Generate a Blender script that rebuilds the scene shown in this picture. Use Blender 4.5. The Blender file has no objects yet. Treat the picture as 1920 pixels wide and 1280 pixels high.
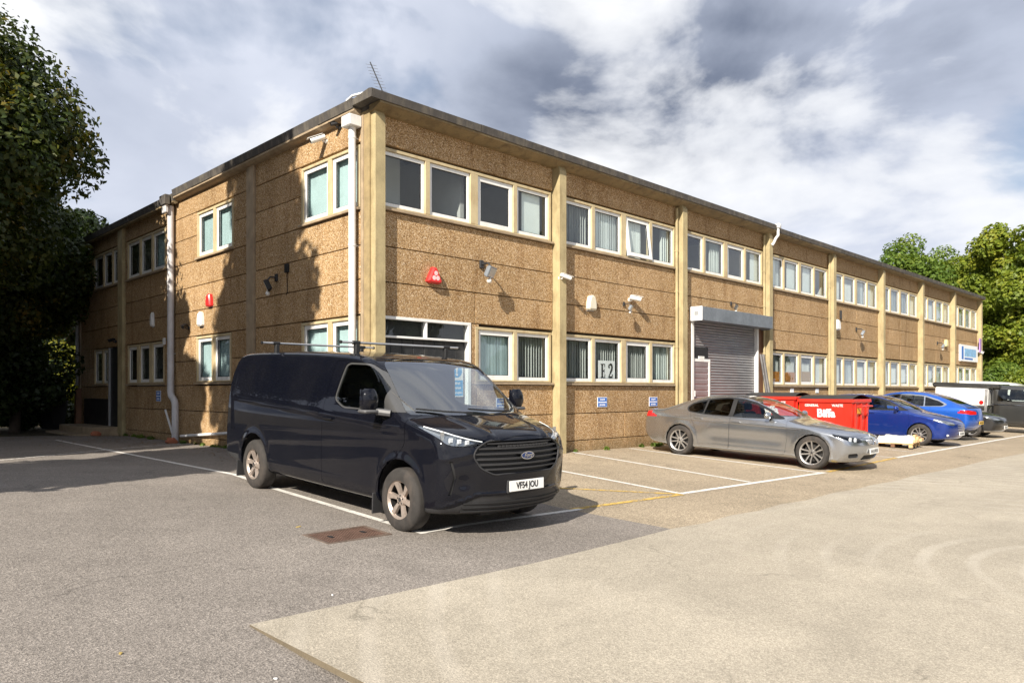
import bpy, bmesh, math, random
import numpy as np
from mathutils import Vector, Matrix
R = math.radians
scene = bpy.context.scene
COL = scene.collection
rng = np.random.default_rng(7)
random.seed(7)

# ------------------------------------------------------------------ camera, sky, sun, exposure
cam_data = bpy.data.cameras.new('camera')
cam = bpy.data.objects.new('camera', cam_data); COL.objects.link(cam)
CAM = Vector((-7.5695, -11.3083, 1.40))
YAW = 0.79178
cam.location = CAM
cam.rotation_euler = (R(90), 0, YAW - R(90))
cam_data.sensor_width = 36; cam_data.lens = 26.211; cam_data.shift_y = 0.0486
cam_data.clip_start = 0.05; cam_data.clip_end = 2000
scene.camera = cam
SUN_D = Vector((1.4, 0.55, -1.0)).normalized()      # direction the light travels
sun_el = math.asin(-SUN_D.z); sun_az = math.atan2(-SUN_D.x, -SUN_D.y)

world = bpy.data.worlds.new('World'); scene.world = world; world.use_nodes = True
wn = world.node_tree.nodes; wl = world.node_tree.links; wn.clear()
def wnode(t, **kw):
    n = wn.new(t)
    for k, v in kw.items(): setattr(n, k, v)
    return n
def wmath(op, a, b=None, clamp=False):
    n = wnode('ShaderNodeMath', operation=op, use_clamp=clamp)
    for i, s in enumerate((a, b)):
        if s is None: continue
        if isinstance(s, (int, float)): n.inputs[i].default_value = s
        else: wl.new(s, n.inputs[i])
    return n.outputs[0]
sky = wnode('ShaderNodeTexSky', sky_type='NISHITA', sun_disc=False, sun_elevation=sun_el, sun_rotation=sun_az,
            air_density=1.0, dust_density=0.6, ozone_density=1.5)
tc = wnode('ShaderNodeTexCoord')
sep = wnode('ShaderNodeSeparateXYZ'); wl.new(tc.outputs['Generated'], sep.inputs[0])
comb = wnode('ShaderNodeCombineXYZ')                      # cloud layer: squashed a little towards the horizon
zk = wmath('MULTIPLY', wmath('POWER', wmath('MAXIMUM', sep.outputs[2], 0.001), 0.8), 1.8)
wl.new(sep.outputs[0], comb.inputs[0]); wl.new(sep.outputs[1], comb.inputs[1]); wl.new(zk, comb.inputs[2])
def wnoise(scale, detail, rough, dist, loc):
    m = wnode('ShaderNodeMapping'); m.inputs['Location'].default_value = loc; wl.new(comb.outputs[0], m.inputs[0])
    n = wnode('ShaderNodeTexNoise'); n.inputs['Scale'].default_value = scale; n.inputs['Detail'].default_value = detail
    n.inputs['Roughness'].default_value = rough; n.inputs['Distortion'].default_value = dist
    wl.new(m.outputs[0], n.inputs['Vector']); return n.outputs['Fac']
def wramp(fac, stops):
    r = wnode('ShaderNodeValToRGB'); wl.new(fac, r.inputs[0]); e = r.color_ramp.elements
    while len(e) < len(stops): e.new(0.5)
    for el, (p, c) in zip(e, stops): el.position = p; el.color = (*c, 1)
    return r.outputs[0]
SKY_OFF = (-33.0, -8.0, 1.0)
n_big = wnoise(1.5, 4, 0.5, 0.25, SKY_OFF)
n_det = wnoise(3.4, 14, 0.54, 0.25, (SKY_OFF[0] + 3.7, SKY_OFF[1] - 2.2, 5.1))
n_mid = wnoise(2.3, 3, 0.5, 0.2, (SKY_OFF[0] + 8.2, SKY_OFF[1] + 1.3, 3.9))
cover = wramp(wmath('ADD', wmath('MULTIPLY', wnoise(1.7, 5, 0.5, 0.3, (SKY_OFF[0] - 9.1, SKY_OFF[1] + 6.4, 2.2)), 0.72), wmath('MULTIPLY', n_det, 0.28)), [(0.36, (0, 0, 0)), (0.44, (1, 1, 1))])
grey_c = wramp(wmath('ADD', wmath('MULTIPLY', n_big, 0.7), wmath('MULTIPLY', n_det, 0.3)), [(0.36, (1.9, 2.25, 3.1)), (0.455, (5.0, 5.5, 6.7)), (0.58, (7.0, 7.45, 8.6))])
puff = wramp(wmath('ADD', wmath('MULTIPLY', n_det, 0.62), wmath('MULTIPLY', n_mid, 0.38)), [(0.495, (0, 0, 0)), (0.54, (0.55, 0.55, 0.55)), (0.62, (1, 1, 1))])
mixp = wnode('ShaderNodeMix', data_type='RGBA'); wl.new(puff, mixp.inputs[0]); wl.new(grey_c, mixp.inputs[6]); mixp.inputs[7].default_value = (9.7, 9.8, 10.0, 1)
shade = mixp.outputs[2]
SKY_K = 1.0
mixc = wnode('ShaderNodeMix', data_type='RGBA'); wl.new(cover, mixc.inputs[0]); wl.new(sky.outputs[0], mixc.inputs[6]); wl.new(shade, mixc.inputs[7])
bg = wnode('ShaderNodeBackground'); bg.inputs[1].default_value = 0.062; wl.new(mixc.outputs[2], bg.inputs[0])
wo = wnode('ShaderNodeOutputWorld'); wl.new(bg.outputs[0], wo.inputs[0])

sun_data = bpy.data.lights.new('sun', 'SUN'); sun_data.energy = 5.0; sun_data.angle = R(0.53); sun_data.color = (1.0, 0.92, 0.80)
sun = bpy.data.objects.new('sun', sun_data); COL.objects.link(sun)
sun.rotation_euler = SUN_D.to_track_quat('-Z', 'Y').to_euler(); sun.location = (-30, -15, 30)
vs = scene.view_settings
vs.view_transform = 'Standard'; vs.look = 'None'; vs.gamma = 1; vs.exposure = 0.80; vs.use_curve_mapping = False
scene.cycles.max_bounces = 8; scene.cycles.transparent_max_bounces = 16

# ------------------------------------------------------------------ helpers: object properties
def tag(o, label=None, cat=None, group=None, kind=None):
    if label: o['label'] = label
    if cat: o['category'] = cat
    if group: o['group'] = group
    if kind: o['kind'] = kind
    return o
def empty(name, loc=(0, 0, 0), rot=(0, 0, 0), label=None, cat=None, group=None, scale=1.0):
    o = bpy.data.objects.new(name, None); COL.objects.link(o); o.location = loc; o.rotation_euler = rot
    o.scale = (scale,) * 3; o.empty_display_size = 0.2
    return tag(o, label, cat, group)
def link(name, me, parent=None, loc=None, rot=None):
    o = bpy.data.objects.new(name, me); COL.objects.link(o); o.parent = parent
    if loc is not None: o.location = loc
    if rot is not None: o.rotation_euler = rot
    return o
def copy_tree(o, parent=None):
    c = o.copy(); COL.objects.link(c); c.parent = parent
    for ch in o.children: copy_tree(ch, c)
    return c
def gz(x, y):                                                     # height of the sloping yard
    y = max(y, -14.0)
    return 0.06 - 0.01 * min(max(x, -25), 45) + 0.042 * min(0.0, y)

# ------------------------------------------------------------------ helpers: mesh collector
class MB:
    def __init__(s): s.v = []; s.f = []; s.m = []
    def add(s, vs_, fs_, mi=0, M=None):
        b = len(s.v)
        s.v += [tuple(M @ Vector(p)) for p in vs_] if M is not None else [tuple(p) for p in vs_]
        s.f += [tuple(b + i for i in f) for f in fs_]; s.m += [mi] * len(fs_); return s
    def box(s, x0, x1, y0, y1, z0, z1, mi=0, M=None, bev=0.0):
        if bev <= 0:
            return s.add([(x0, y0, z0), (x1, y0, z0), (x1, y1, z0), (x0, y1, z0), (x0, y0, z1), (x1, y0, z1), (x1, y1, z1), (x0, y1, z1)],
                         [(0, 3, 2, 1), (4, 5, 6, 7), (0, 1, 5, 4), (1, 2, 6, 5), (2, 3, 7, 6), (3, 0, 4, 7)], mi, M)
        vs_ = []; idx = {}
        X = (x0, x1); Y = (y0, y1); Z = (z0, z1); sg = (1, -1)
        for i in (0, 1):
            for j in (0, 1):
                for k in (0, 1):
                    for ax in range(3):
                        p = [X[i] + sg[i] * bev, Y[j] + sg[j] * bev, Z[k] + sg[k] * bev]
                        p[ax] = (X[i], Y[j], Z[k])[ax]
                        idx[i, j, k, ax] = len(vs_); vs_.append(tuple(p))
        g = lambda i, j, k, a: idx[i, j, k, a]
        fs_ = []
        for i in (0, 1): q = [g(i, 0, 0, 0), g(i, 1, 0, 0), g(i, 1, 1, 0), g(i, 0, 1, 0)]; fs_.append(q if i else q[::-1])
        for j in (0, 1): q = [g(0, j, 0, 1), g(1, j, 0, 1), g(1, j, 1, 1), g(0, j, 1, 1)]; fs_.append(q[::-1] if j else q)
        for k in (0, 1): q = [g(0, 0, k, 2), g(1, 0, k, 2), g(1, 1, k, 2), g(0, 1, k, 2)]; fs_.append(q if k else q[::-1])
        for j in (0, 1):
            for k in (0, 1): q = [g(0, j, k, 1), g(1, j, k, 1), g(1, j, k, 2), g(0, j, k, 2)]; fs_.append(q if (j == 0) == (k == 1) else q[::-1])
        for i in (0, 1):
            for k in (0, 1): q = [g(i, 0, k, 0), g(i, 1, k, 0), g(i, 1, k, 2), g(i, 0, k, 2)]; fs_.append(q if (i == 1) == (k == 1) else q[::-1])
        for i in (0, 1):
            for j in (0, 1): q = [g(i, j, 0, 0), g(i, j, 1, 0), g(i, j, 1, 1), g(i, j, 0, 1)]; fs_.append(q if (i == 1) == (j == 0) else q[::-1])
        for i in (0, 1):
            for j in (0, 1):
                for k in (0, 1):
                    q = [g(i, j, k, 0), g(i, j, k, 1), g(i, j, k, 2)]; fs_.append(q if (i + j + k) % 2 else q[::-1])
        return s.add(vs_, fs_, mi, M)
    def prism(s, poly, axis, a, b, mi=0, M=None):                   # poly in the two other axes (x,y,z order), extruded along axis
        def P(u, v, w): return {'x': (w, u, v), 'y': (u, w, v), 'z': (u, v, w)}[axis]
        n = len(poly)
        ar = sum(poly[i][0] * poly[(i + 1) % n][1] - poly[(i + 1) % n][0] * poly[i][1] for i in range(n))
        if (ar < 0): poly = poly[::-1]
        vs_ = [P(u, v, a) for u, v in poly] + [P(u, v, b) for u, v in poly]
        flip = (axis == 'y') != (b < a)
        fs_ = [tuple(range(n))[::-1], tuple(range(n, 2 * n))] + [(i, (i + 1) % n, n + (i + 1) % n, n + i) for i in range(n)]
        if flip: fs_ = [f[::-1] for f in fs_]
        return s.add(vs_, fs_, mi, M)
    def tube(s, pts, r, n=8, mi=0, M=None, cap=True):
        pts = [Vector(p) for p in pts]; rs = r if isinstance(r, (list, tuple)) else [r] * len(pts)
        vs_ = []; up = None
        for i, p in enumerate(pts):
            t = (pts[min(i + 1, len(pts) - 1)] - pts[max(i - 1, 0)]).normalized()
            if up is None:
                a = Vector((0, 0, 1)) if abs(t.z) < 0.9 else Vector((1, 0, 0)); up = (a - t * a.dot(t)).normalized()
            else: up = (up - t * up.dot(t)).normalized()
            q = t.cross(up)
            for k in range(n):
                an = 2 * math.pi * k / n; vs_.append(p + (up * math.cos(an) + q * math.sin(an)) * rs[i])
        fs_ = [(i * n + k, i * n + (k + 1) % n, (i + 1) * n + (k + 1) % n, (i + 1) * n + k) for i in range(len(pts) - 1) for k in range(n)]
        if cap: fs_ += [tuple(range(n))[::-1], tuple(range((len(pts) - 1) * n, len(pts) * n))]
        return s.add(vs_, fs_, mi, M)
    def lathe(s, prof, n=24, axis='z', mi=0, M=None, closed=False):  # prof: (radius, height along axis)
        vs_ = []
        for r, h in prof:
            for k in range(n):
                a = 2 * math.pi * k / n; u, v = r * math.cos(a), r * math.sin(a)
                vs_.append({'z': (u, v, h), 'y': (v, h, u), 'x': (h, u, v)}[axis])
        m = len(prof); fs_ = []
        for i in range(m if closed else m - 1):
            j = (i + 1) % m
            for k in range(n): fs_.append((i * n + k, i * n + (k + 1) % n, j * n + (k + 1) % n, j * n + k))
        return s.add(vs_, fs_, mi, M)
    def disc(s, c, r, nrm, n=20, mi=0, M=None):
        c = Vector(c); t = Vector(nrm).normalized(); a = Vector((0, 0, 1)) if abs(t.z) < 0.9 else Vector((1, 0, 0))
        u = (a - t * a.dot(t)).normalized(); q = t.cross(u)
        return s.add([c + (u * math.cos(2 * math.pi * k / n) + q * math.sin(2 * math.pi * k / n)) * r for k in range(n)], [tuple(range(n))], mi, M)
    def ball(s, c, r, n=12, m=8, mi=0, M=None):
        rx, ry, rz = r if isinstance(r, (tuple, list)) else (r, r, r)
        vs_ = [(c[0], c[1], c[2] + rz)]
        for i in range(1, m):
            t = math.pi * i / m
            for k in range(n):
                a = 2 * math.pi * k / n; vs_.append((c[0] + rx * math.sin(t) * math.cos(a), c[1] + ry * math.sin(t) * math.sin(a), c[2] + rz * math.cos(t)))
        vs_.append((c[0], c[1], c[2] - rz)); L = len(vs_) - 1
        fs_ = [(0, 1 + k, 1 + (k + 1) % n) for k in range(n)]
        for i in range(m - 2):
            for k in range(n): fs_.append((1 + i * n + k, 1 + (i + 1) * n + k, 1 + (i + 1) * n + (k + 1) % n, 1 + i * n + (k + 1) % n))
        fs_ += [(L, 1 + (m - 2) * n + (k + 1) % n, 1 + (m - 2) * n + k) for k in range(n)]
        return s.add(vs_, fs_, mi, M)
    def mesh(s, name, mats, smooth=None):
        me = bpy.data.meshes.new(name); me.from_pydata(s.v, [], s.f)
        for m in (mats if isinstance(mats, (list, tuple)) else [mats]): me.materials.append(m)
        me.polygons.foreach_set('material_index', s.m)
        if smooth is not None:
            me.polygons.foreach_set('use_smooth', [True] * len(s.f)); me.set_sharp_from_angle(angle=R(smooth))
        me.update(); return me
    def build(s, name, mats, parent=None, loc=None, rot=None, smooth=None):
        return link(name, s.mesh(name, mats, smooth), parent, loc, rot)
def mat_rot(axis, deg): return Matrix.Rotation(R(deg), 4, axis)
def T(x, y, z): return Matrix.Translation((x, y, z))

_text_cache = {}
def text_mesh(body, bold=0.0, shear=0.0):                           # centred lettering of height about 1 in the xy plane
    key = (body, bold, shear)
    if key in _text_cache: return _text_cache[key]
    cu = bpy.data.curves.new('lettering', 'FONT'); cu.body = body; cu.size = 1.0; cu.offset = bold; cu.shear = shear
    cu.extrude = 0.004; cu.resolution_u = 3; cu.align_x = 'CENTER'; cu.align_y = 'CENTER'
    ob = bpy.data.objects.new('lettering', cu); COL.objects.link(ob)
    dg = bpy.context.evaluated_depsgraph_get(); me = bpy.data.meshes.new_from_object(ob.evaluated_get(dg))
    bpy.data.objects.remove(ob); bpy.data.curves.remove(cu)
    d = ([tuple(v.co) for v in me.vertices], [tuple(p.vertices) for p in me.polygons]); bpy.data.meshes.remove(me)
    _text_cache[key] = d; return d
for _t in (('Biffa', 0.035), ('GENERAL', 0.01), ('WASTE', 0.01), ('Ford', 0.004, 0.35), ('VF54 JOU', 0.02), ('!', 0.04)):
    text_mesh(*_t)
def put_text(mb, body, M, sx, sy, mi=0, bold=0.0, shear=0.0):       # M maps xy plane to the surface, z outward
    v, f = text_mesh(body, bold, shear)
    return mb.add([(p[0] * sx, p[1] * sy, p[2] * 0.5) for p in v], f, mi, M)

def put_marks(mb, M, w, h, n, seed, mi=0):                           # print too small to read: a row of uneven strokes
    r = random.Random(seed); st = w / n
    for k in range(n):
        x = -w / 2 + st * k; mb.box(x + st * 0.12, x + st * r.uniform(0.6, 0.9), -h * r.uniform(0.3, 0.5), h * r.uniform(0.3, 0.5), 0, 0.001, mi, M)
    return mb

# ------------------------------------------------------------------ helpers: materials
def nodes_of(name):
    m = bpy.data.materials.new(name); m.use_nodes = True; nt = m.node_tree; nt.nodes.clear()
    out = nt.nodes.new('ShaderNodeOutputMaterial'); return m, nt, out
class NT:
    def __init__(s, nt): s.nt = nt
    def n(s, t, **kw):
        x = s.nt.nodes.new(t)
        for k, v in kw.items(): setattr(x, k, v)
        return x
    def l(s, a, b): s.nt.links.new(a, b)
    def pos(s, scale=(1, 1, 1)):
        g = s.n('ShaderNodeNewGeometry'); m = s.n('ShaderNodeMapping'); m.inputs['Scale'].default_value = scale
        s.l(g.outputs['Position'], m.inputs[0]); return m.outputs[0]
    def noise(s, vec, scale, detail=4, rough=0.55, dist=0.0):
        x = s.n('ShaderNodeTexNoise'); x.inputs['Scale'].default_value = scale; x.inputs['Detail'].default_value = detail
        x.inputs['Roughness'].default_value = rough; x.inputs['Distortion'].default_value = dist; s.l(vec, x.inputs['Vector']); return x.outputs['Fac']
    def voro(s, vec, scale, feature='F1'):
        x = s.n('ShaderNodeTexVoronoi', feature=feature); x.inputs['Scale'].default_value = scale; s.l(vec, x.inputs['Vector']); return x
    def ramp(s, fac, stops, interp='LINEAR'):
        r = s.n('ShaderNodeValToRGB'); s.l(fac, r.inputs[0]); r.color_ramp.interpolation = interp; e = r.color_ramp.elements
        while len(e) < len(stops): e.new(0.5)
        for el, (p, c) in zip(e, stops): el.position = p; el.color = (c, c, c, 1) if isinstance(c, (int, float)) else (*c, 1)
        return r.outputs[0]
    def mix(s, fac, a, b, mode='MIX'):
        x = s.n('ShaderNodeMix', data_type='RGBA', blend_type=mode)
        for i, q in ((0, fac), (6, a), (7, b)):
            if isinstance(q, (int, float)): x.inputs[i].default_value = q if i == 0 else (q, q, q, 1)
            elif isinstance(q, tuple): x.inputs[i].default_value = (*q, 1)
            else: s.l(q, x.inputs[i])
        return x.outputs[2]
    def math(s, op, a, b=0.0):
        x = s.n('ShaderNodeMath', operation=op)
        for i, q in ((0, a), (1, b)):
            if isinstance(q, (int, float)): x.inputs[i].default_value = q
            else: s.l(q, x.inputs[i])
        return x.outputs[0]
    def bump(s, h, strength=0.3, dist=0.01):
        b = s.n('ShaderNodeBump'); b.inputs['Strength'].default_value = strength; b.inputs['Distance'].default_value = dist; s.l(h, b.inputs['Height']); return b.outputs[0]
    def bsdf(s, out, color, rough=0.5, metal=0.0, coat=0.0, normal=None, spec=0.5, trans=None, coat_rough=0.04, coat_ior=1.5):
        p = s.n('ShaderNodeBsdfPrincipled')
        for k, q in (('Base Color', color), ('Roughness', rough), ('Metallic', metal), ('Coat Weight', coat), ('Specular IOR Level', spec), ('Coat Roughness', coat_rough)):
            if isinstance(q, (int, float)): p.inputs[k].default_value = q
            elif isinstance(q, tuple): p.inputs[k].default_value = (*q, 1)
            else: s.l(q, p.inputs[k])
        p.inputs['Coat IOR'].default_value = coat_ior
        if normal is not None: s.l(normal, p.inputs['Normal'])
        if out is not None: s.l(p.outputs[0], out.inputs[0])
        return p.outputs[0]
def plain(name, c, rough=0.5, metal=0.0, coat=0.0, var=0.12, vs=3.0, fine=60.0, bump=0.0, spec=0.5, dirt=None, dirt_amt=0.35):
    m, nt, out = nodes_of(name); N = NT(nt); P = N.pos()
    a = N.noise(P, vs, 6, 0.6); b = N.noise(P, fine, 3, 0.6)
    k = N.math('ADD', N.math('MULTIPLY', a, 0.65), N.math('MULTIPLY', b, 0.35))
    lo = tuple(x * (1 - var * 2.2) for x in c); hi = tuple(min(1, x * (1 + var * 2.2)) for x in c)
    colr = N.ramp(k, [(0.25, lo), (0.75, hi)])
    if dirt is not None:
        d = N.ramp(N.noise(N.pos((1, 1, 0.35)), 5.0, 8, 0.65), [(0.48, 0.0), (0.72, dirt_amt)])
        colr = N.mix(d, colr, dirt)
    rr = N.ramp(a, [(0.3, max(0.0, rough - 0.08)), (0.7, min(1, rough + 0.08))])
    nm = N.bump(b, bump, 0.004) if bump else None
    N.bsdf(out, colr, rr, metal, coat, nm, spec); return m
def paint(name, c, rough=0.35, metal=0.3, dust=0.12, coat=1.0, spec=0.5, cior=1.5):       # car paint: clear coat, faint dust
    m, nt, out = nodes_of(name); N = NT(nt); P = N.pos()
    d = N.ramp(N.noise(P, 1.7, 8, 0.62), [(0.42, 0.0), (0.78, dust)])
    colr = N.mix(d, c, (0.16, 0.145, 0.125))
    cr = N.ramp(N.noise(P, 2.6, 6, 0.6), [(0.3, 0.01), (0.75, 0.045)])
    N.bsdf(out, colr, rough, metal, coat, None, spec, coat_rough=cr, coat_ior=cior); return m
def glass(name, tint=(0.85, 0.9, 0.88), boost=0.04, wav=0.0):
    m, nt, out = nodes_of(name); N = NT(nt)
    tr = N.n('ShaderNodeBsdfTransparent'); tr.inputs[0].default_value = (*tint, 1)
    gl = N.n('ShaderNodeBsdfGlossy'); gl.inputs['Roughness'].default_value = 0.0; gl.inputs[0].default_value = (0.95, 0.97, 1, 1)
    lw = N.n('ShaderNodeLayerWeight'); lw.inputs[0].default_value = 0.5
    fr5 = N.math('POWER', lw.outputs['Facing'], 4.0)
    if wav:
        bm = N.bump(N.noise(N.pos(), 1.6, 2, 0.5), wav, 0.02); N.l(bm, gl.inputs['Normal'])
    f = N.math('ADD', N.math('MULTIPLY', fr5, 0.8), boost); mxv = N.n('ShaderNodeClamp'); N.l(f, mxv.inputs[0]); f = mxv.outputs[0]
    mx = N.n('ShaderNodeMixShader'); N.l(f, mx.inputs[0]); N.l(tr.outputs[0], mx.inputs[1]); N.l(gl.outputs[0], mx.inputs[2]); N.l(mx.outputs[0], out.inputs[0]); return m
def leafmat(name, stops, trans=0.35):
    m, nt, out = nodes_of(name); N = NT(nt)
    g = N.n('ShaderNodeNewGeometry')
    big = N.noise(N.pos(), 0.55, 3, 0.6)
    k = N.math('ADD', N.math('MULTIPLY', g.outputs['Random Per Island'], 0.28), N.math('MULTIPLY', N.math('SUBTRACT', big, 0.16), 1.06))
    c = N.ramp(k, stops)
    b = N.bsdf(None, c, 0.5, spec=0.35)
    t = N.n('ShaderNodeBsdfTranslucent'); N.l(N.mix(1.0, c, (1.0, 1.0, 0.45), 'MULTIPLY'), t.inputs[0])
    mx = N.n('ShaderNodeMixShader'); mx.inputs[0].default_value = trans; N.l(b, mx.inputs[1]); N.l(t.outputs[0], mx.inputs[2]); N.l(mx.outputs[0], out.inputs[0]); return m

# ------------------------------------------------------------------ materials
def aggregate():
    m, nt, out = nodes_of('pebble_aggregate'); N = NT(nt); P = N.pos()
    v = N.voro(P, 78.0); w = N.voro(P, 40.0)
    sepc = N.n('ShaderNodeSeparateColor'); N.l(v.outputs['Color'], sepc.inputs[0])
    sepd = N.n('ShaderNodeSeparateColor'); N.l(w.outputs['Color'], sepd.inputs[0])
    c1 = N.ramp(sepc.outputs[0], [(0.0, (0.085, 0.048, 0.022)), (0.22, (0.235, 0.142, 0.062)), (0.5, (0.37, 0.240, 0.115)), (0.76, (0.485, 0.335, 0.180)), (0.90, (0.64, 0.50, 0.33)), (1.0, (0.80, 0.70, 0.56))])
    c2 = N.ramp(sepd.outputs[1], [(0.0, (0.20, 0.11, 0.05)), (0.5, (0.47, 0.30, 0.145)), (1.0, (0.72, 0.55, 0.36))])
    c = N.mix(0.08, N.mix(0.12, c1, c2), (0.37, 0.245, 0.12))
    st = N.ramp(N.noise(N.pos((1.4, 1.4, 0.28)), 2.2, 9, 0.65), [(0.32, (0.72, 0.66, 0.60)), (0.50, (1, 1, 1))])       # rain streaks
    big = N.ramp(N.noise(P, 0.55, 4, 0.6), [(0.3, (0.86, 0.84, 0.80)), (0.7, (1.06, 1.03, 1.0))])
    c = N.mix(1.0, N.mix(1.0, c, st, 'MULTIPLY'), big, 'MULTIPLY')
    sx = N.n('ShaderNodeSeparateXYZ'); N.l(P, sx.inputs[0])
    foot = N.math('ADD', sx.outputs[2], N.math('MULTIPLY', N.noise(P, 3.0, 6, 0.65), 0.7))
    c = N.mix(N.ramp(foot, [(0.22, 0.62), (0.70, 0.0)]), c, (0.10, 0.085, 0.045))
    oi = N.n('ShaderNodeObjectInfo')
    c = N.mix(1.0, c, N.ramp(oi.outputs['Random'], [(0.0, (0.90, 0.89, 0.87)), (1.0, (1.06, 1.05, 1.04))]), 'MULTIPLY')
    h = N.math('ADD', N.math('MULTIPLY', v.outputs['Distance'], -1.0), N.math('MULTIPLY', w.outputs['Distance'], -0.5))
    N.bsdf(out, c, 0.85, normal=N.bump(h, 0.35, 0.008), spec=0.25); return m
def ground_mat(name, base, speck, vs, sc, stops_big, rough=0.9, bump=0.5, marks=0.0, light=(0.5, 0.46, 0.40), cracks=0.0):
    m, nt, out = nodes_of(name); N = NT(nt); P = N.pos()
    v = N.voro(P, vs); s = N.n('ShaderNodeSeparateColor'); N.l(v.outputs['Color'], s.inputs[0])
    v2 = N.voro(P, vs * 0.6); s2 = N.n('ShaderNodeSeparateColor'); N.l(v2.outputs['Color'], s2.inputs[0])
    k = N.math('ADD', N.math('MULTIPLY', s.outputs[0], 0.62), N.math('MULTIPLY', s2.outputs[1], 0.38))
    c = N.ramp(k, [(0.02, tuple(x * (1 - speck) for x in base)), (0.5, base), (0.86, tuple(x * (1 + speck) for x in base)), (1.0, tuple(x * (1 + speck * 1.7) for x in base))])
    b1 = N.ramp(N.noise(P, 0.33, 7, 0.62, 0.4), stops_big); b2 = N.ramp(N.noise(P, 1.9, 8, 0.66, 0.3), [(0.32, 0.91), (0.68, 1.07)])
    c = N.mix(1.0, N.mix(1.0, c, b1, 'MULTIPLY'), b2, 'MULTIPLY')
    if marks:                                                          # scuffs left by turning tyres
        for cx, cy, fr, sd in ((1.5, -11.6, 1.7, 1.0),):
            mp = N.n('ShaderNodeMapping'); mp.inputs['Location'].default_value = (-cx, -cy, 0); N.l(N.pos(), mp.inputs[0])
            wv = N.n('ShaderNodeTexWave', wave_type='RINGS', rings_direction='SPHERICAL'); wv.inputs['Scale'].default_value = fr * 0.42
            wv.inputs['Distortion'].default_value = 2.2; wv.inputs['Detail'].default_value = 4; wv.inputs['Detail Scale'].default_value = 0.7
            N.l(mp.outputs[0], wv.inputs['Vector'])
            gate = N.ramp(N.noise(P, 0.21, 3, 0.5), [(0.42, 0.0), (0.62, marks)])
            f = N.math('MULTIPLY', N.ramp(wv.outputs['Fac'], [(0.70, 0.0), (0.97, 1.0)]), gate)
            c = N.mix(f, c, light)
        st = N.math('MULTIPLY', N.ramp(N.noise(N.pos((0.25, 1.6, 1)), 0.9, 6, 0.6), [(0.52, 0.0), (0.75, 0.35)]), 1.0)
        c = N.mix(st, c, tuple(x * 0.72 for x in base))
    if cracks:
        wv_ = N.n('ShaderNodeVectorMath', operation='ADD'); N.l(P, wv_.inputs[0]); nn = N.n('ShaderNodeTexNoise'); nn.inputs['Scale'].default_value = 1.3; nn.inputs['Detail'].default_value = 6; N.l(P, nn.inputs['Vector']); N.l(nn.outputs['Color'], wv_.inputs[1])
        ve = N.n('ShaderNodeTexVoronoi', feature='DISTANCE_TO_EDGE'); ve.inputs['Scale'].default_value = 0.42; N.l(wv_.outputs[0], ve.inputs['Vector'])
        cr_ = N.math('MULTIPLY', N.ramp(ve.outputs['Distance'], [(0.0, 1.0), (0.006, 0.0)]), N.ramp(N.noise(P, 0.5, 4, 0.6), [(0.50, 0.0), (0.60, cracks)]))
        c = N.mix(cr_, c, tuple(x * 0.35 for x in base))
        oil = N.ramp(N.noise(N.pos((1, 0.55, 1)), 0.75, 4, 0.5), [(0.66, 0.0), (0.78, 0.5)]); c = N.mix(oil, c, tuple(x * 0.45 for x in base))
    dk = N.ramp(N.noise(N.pos(), 5.5, 3, 0.5), [(0.735, 0.0), (0.77, 0.55)])                     # small spots
    c = N.mix(dk, c, tuple(x * 0.45 for x in base))
    h = N.math('ADD', v.outputs['Distance'], N.math('MULTIPLY', v2.outputs['Distance'], 1.2))
    N.bsdf(out, c, rough, normal=N.bump(h, bump, 0.008), spec=0.2); return m
def worn_paint(name, c, wear):
    m, nt, out = nodes_of(name); N = NT(nt); P = N.pos()
    n1 = N.noise(P, 9.0, 9, 0.72); n2 = N.noise(P, 45.0, 3, 0.6)
    k = N.math('ADD', N.math('MULTIPLY', n1, 0.7), N.math('MULTIPLY', n2, 0.3))
    col_ = N.mix(N.ramp(N.noise(P, 2.0, 6, 0.6), [(0.4, 0.0), (0.8, 0.4)]), c, tuple(x * 0.62 for x in c))
    b = N.bsdf(None, col_, 0.8, spec=0.25)
    tr = N.n('ShaderNodeBsdfTransparent'); mx = N.n('ShaderNodeMixShader')
    N.l(N.ramp(k, [(wear - 0.05, 0.0), (wear + 0.06, 1.0)]), mx.inputs[0]); N.l(tr.outputs[0], mx.inputs[1]); N.l(b, mx.inputs[2]); N.l(mx.outputs[0], out.inputs[0]); return m
def shutter_mat():
    m, nt, out = nodes_of('galvanised_slats'); N = NT(nt); P = N.pos((1, 1, 1))
    a = N.noise(N.pos((0.6, 0.6, 5)), 3.0, 6, 0.6)
    c = N.ramp(a, [(0.3, (0.19, 0.19, 0.20)), (0.7, (0.31, 0.305, 0.305))])
    c = N.mix(N.ramp(N.noise(P, 1.1, 6, 0.6), [(0.45, 0.0), (0.75, 0.5)]), c, (0.24, 0.18, 0.17))
    N.bsdf(out, c, 0.5, 0.25); return m
M_AGG = aggregate()
M_CREAM = plain('cream_masonry_paint', (0.405, 0.330, 0.180), 0.75, var=0.15, vs=2.5, fine=45, bump=0.5, dirt=(0.20, 0.145, 0.07), dirt_amt=0.7)
M_TIMBER = plain('cream_window_timber', (0.50, 0.41, 0.245), 0.6, var=0.10, dirt=(0.33, 0.20, 0.09), dirt_amt=0.6)
M_SILL = plain('weathered_sill_stone', (0.34, 0.26, 0.17), 0.85, var=0.18, vs=4, bump=0.4, dirt=(0.10, 0.07, 0.05))
M_SOFFIT = plain('stained_soffit_paint', (0.25, 0.185, 0.095), 0.8, var=0.2, vs=2.0, bump=0.3, dirt=(0.12, 0.08, 0.045), dirt_amt=0.9)
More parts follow.
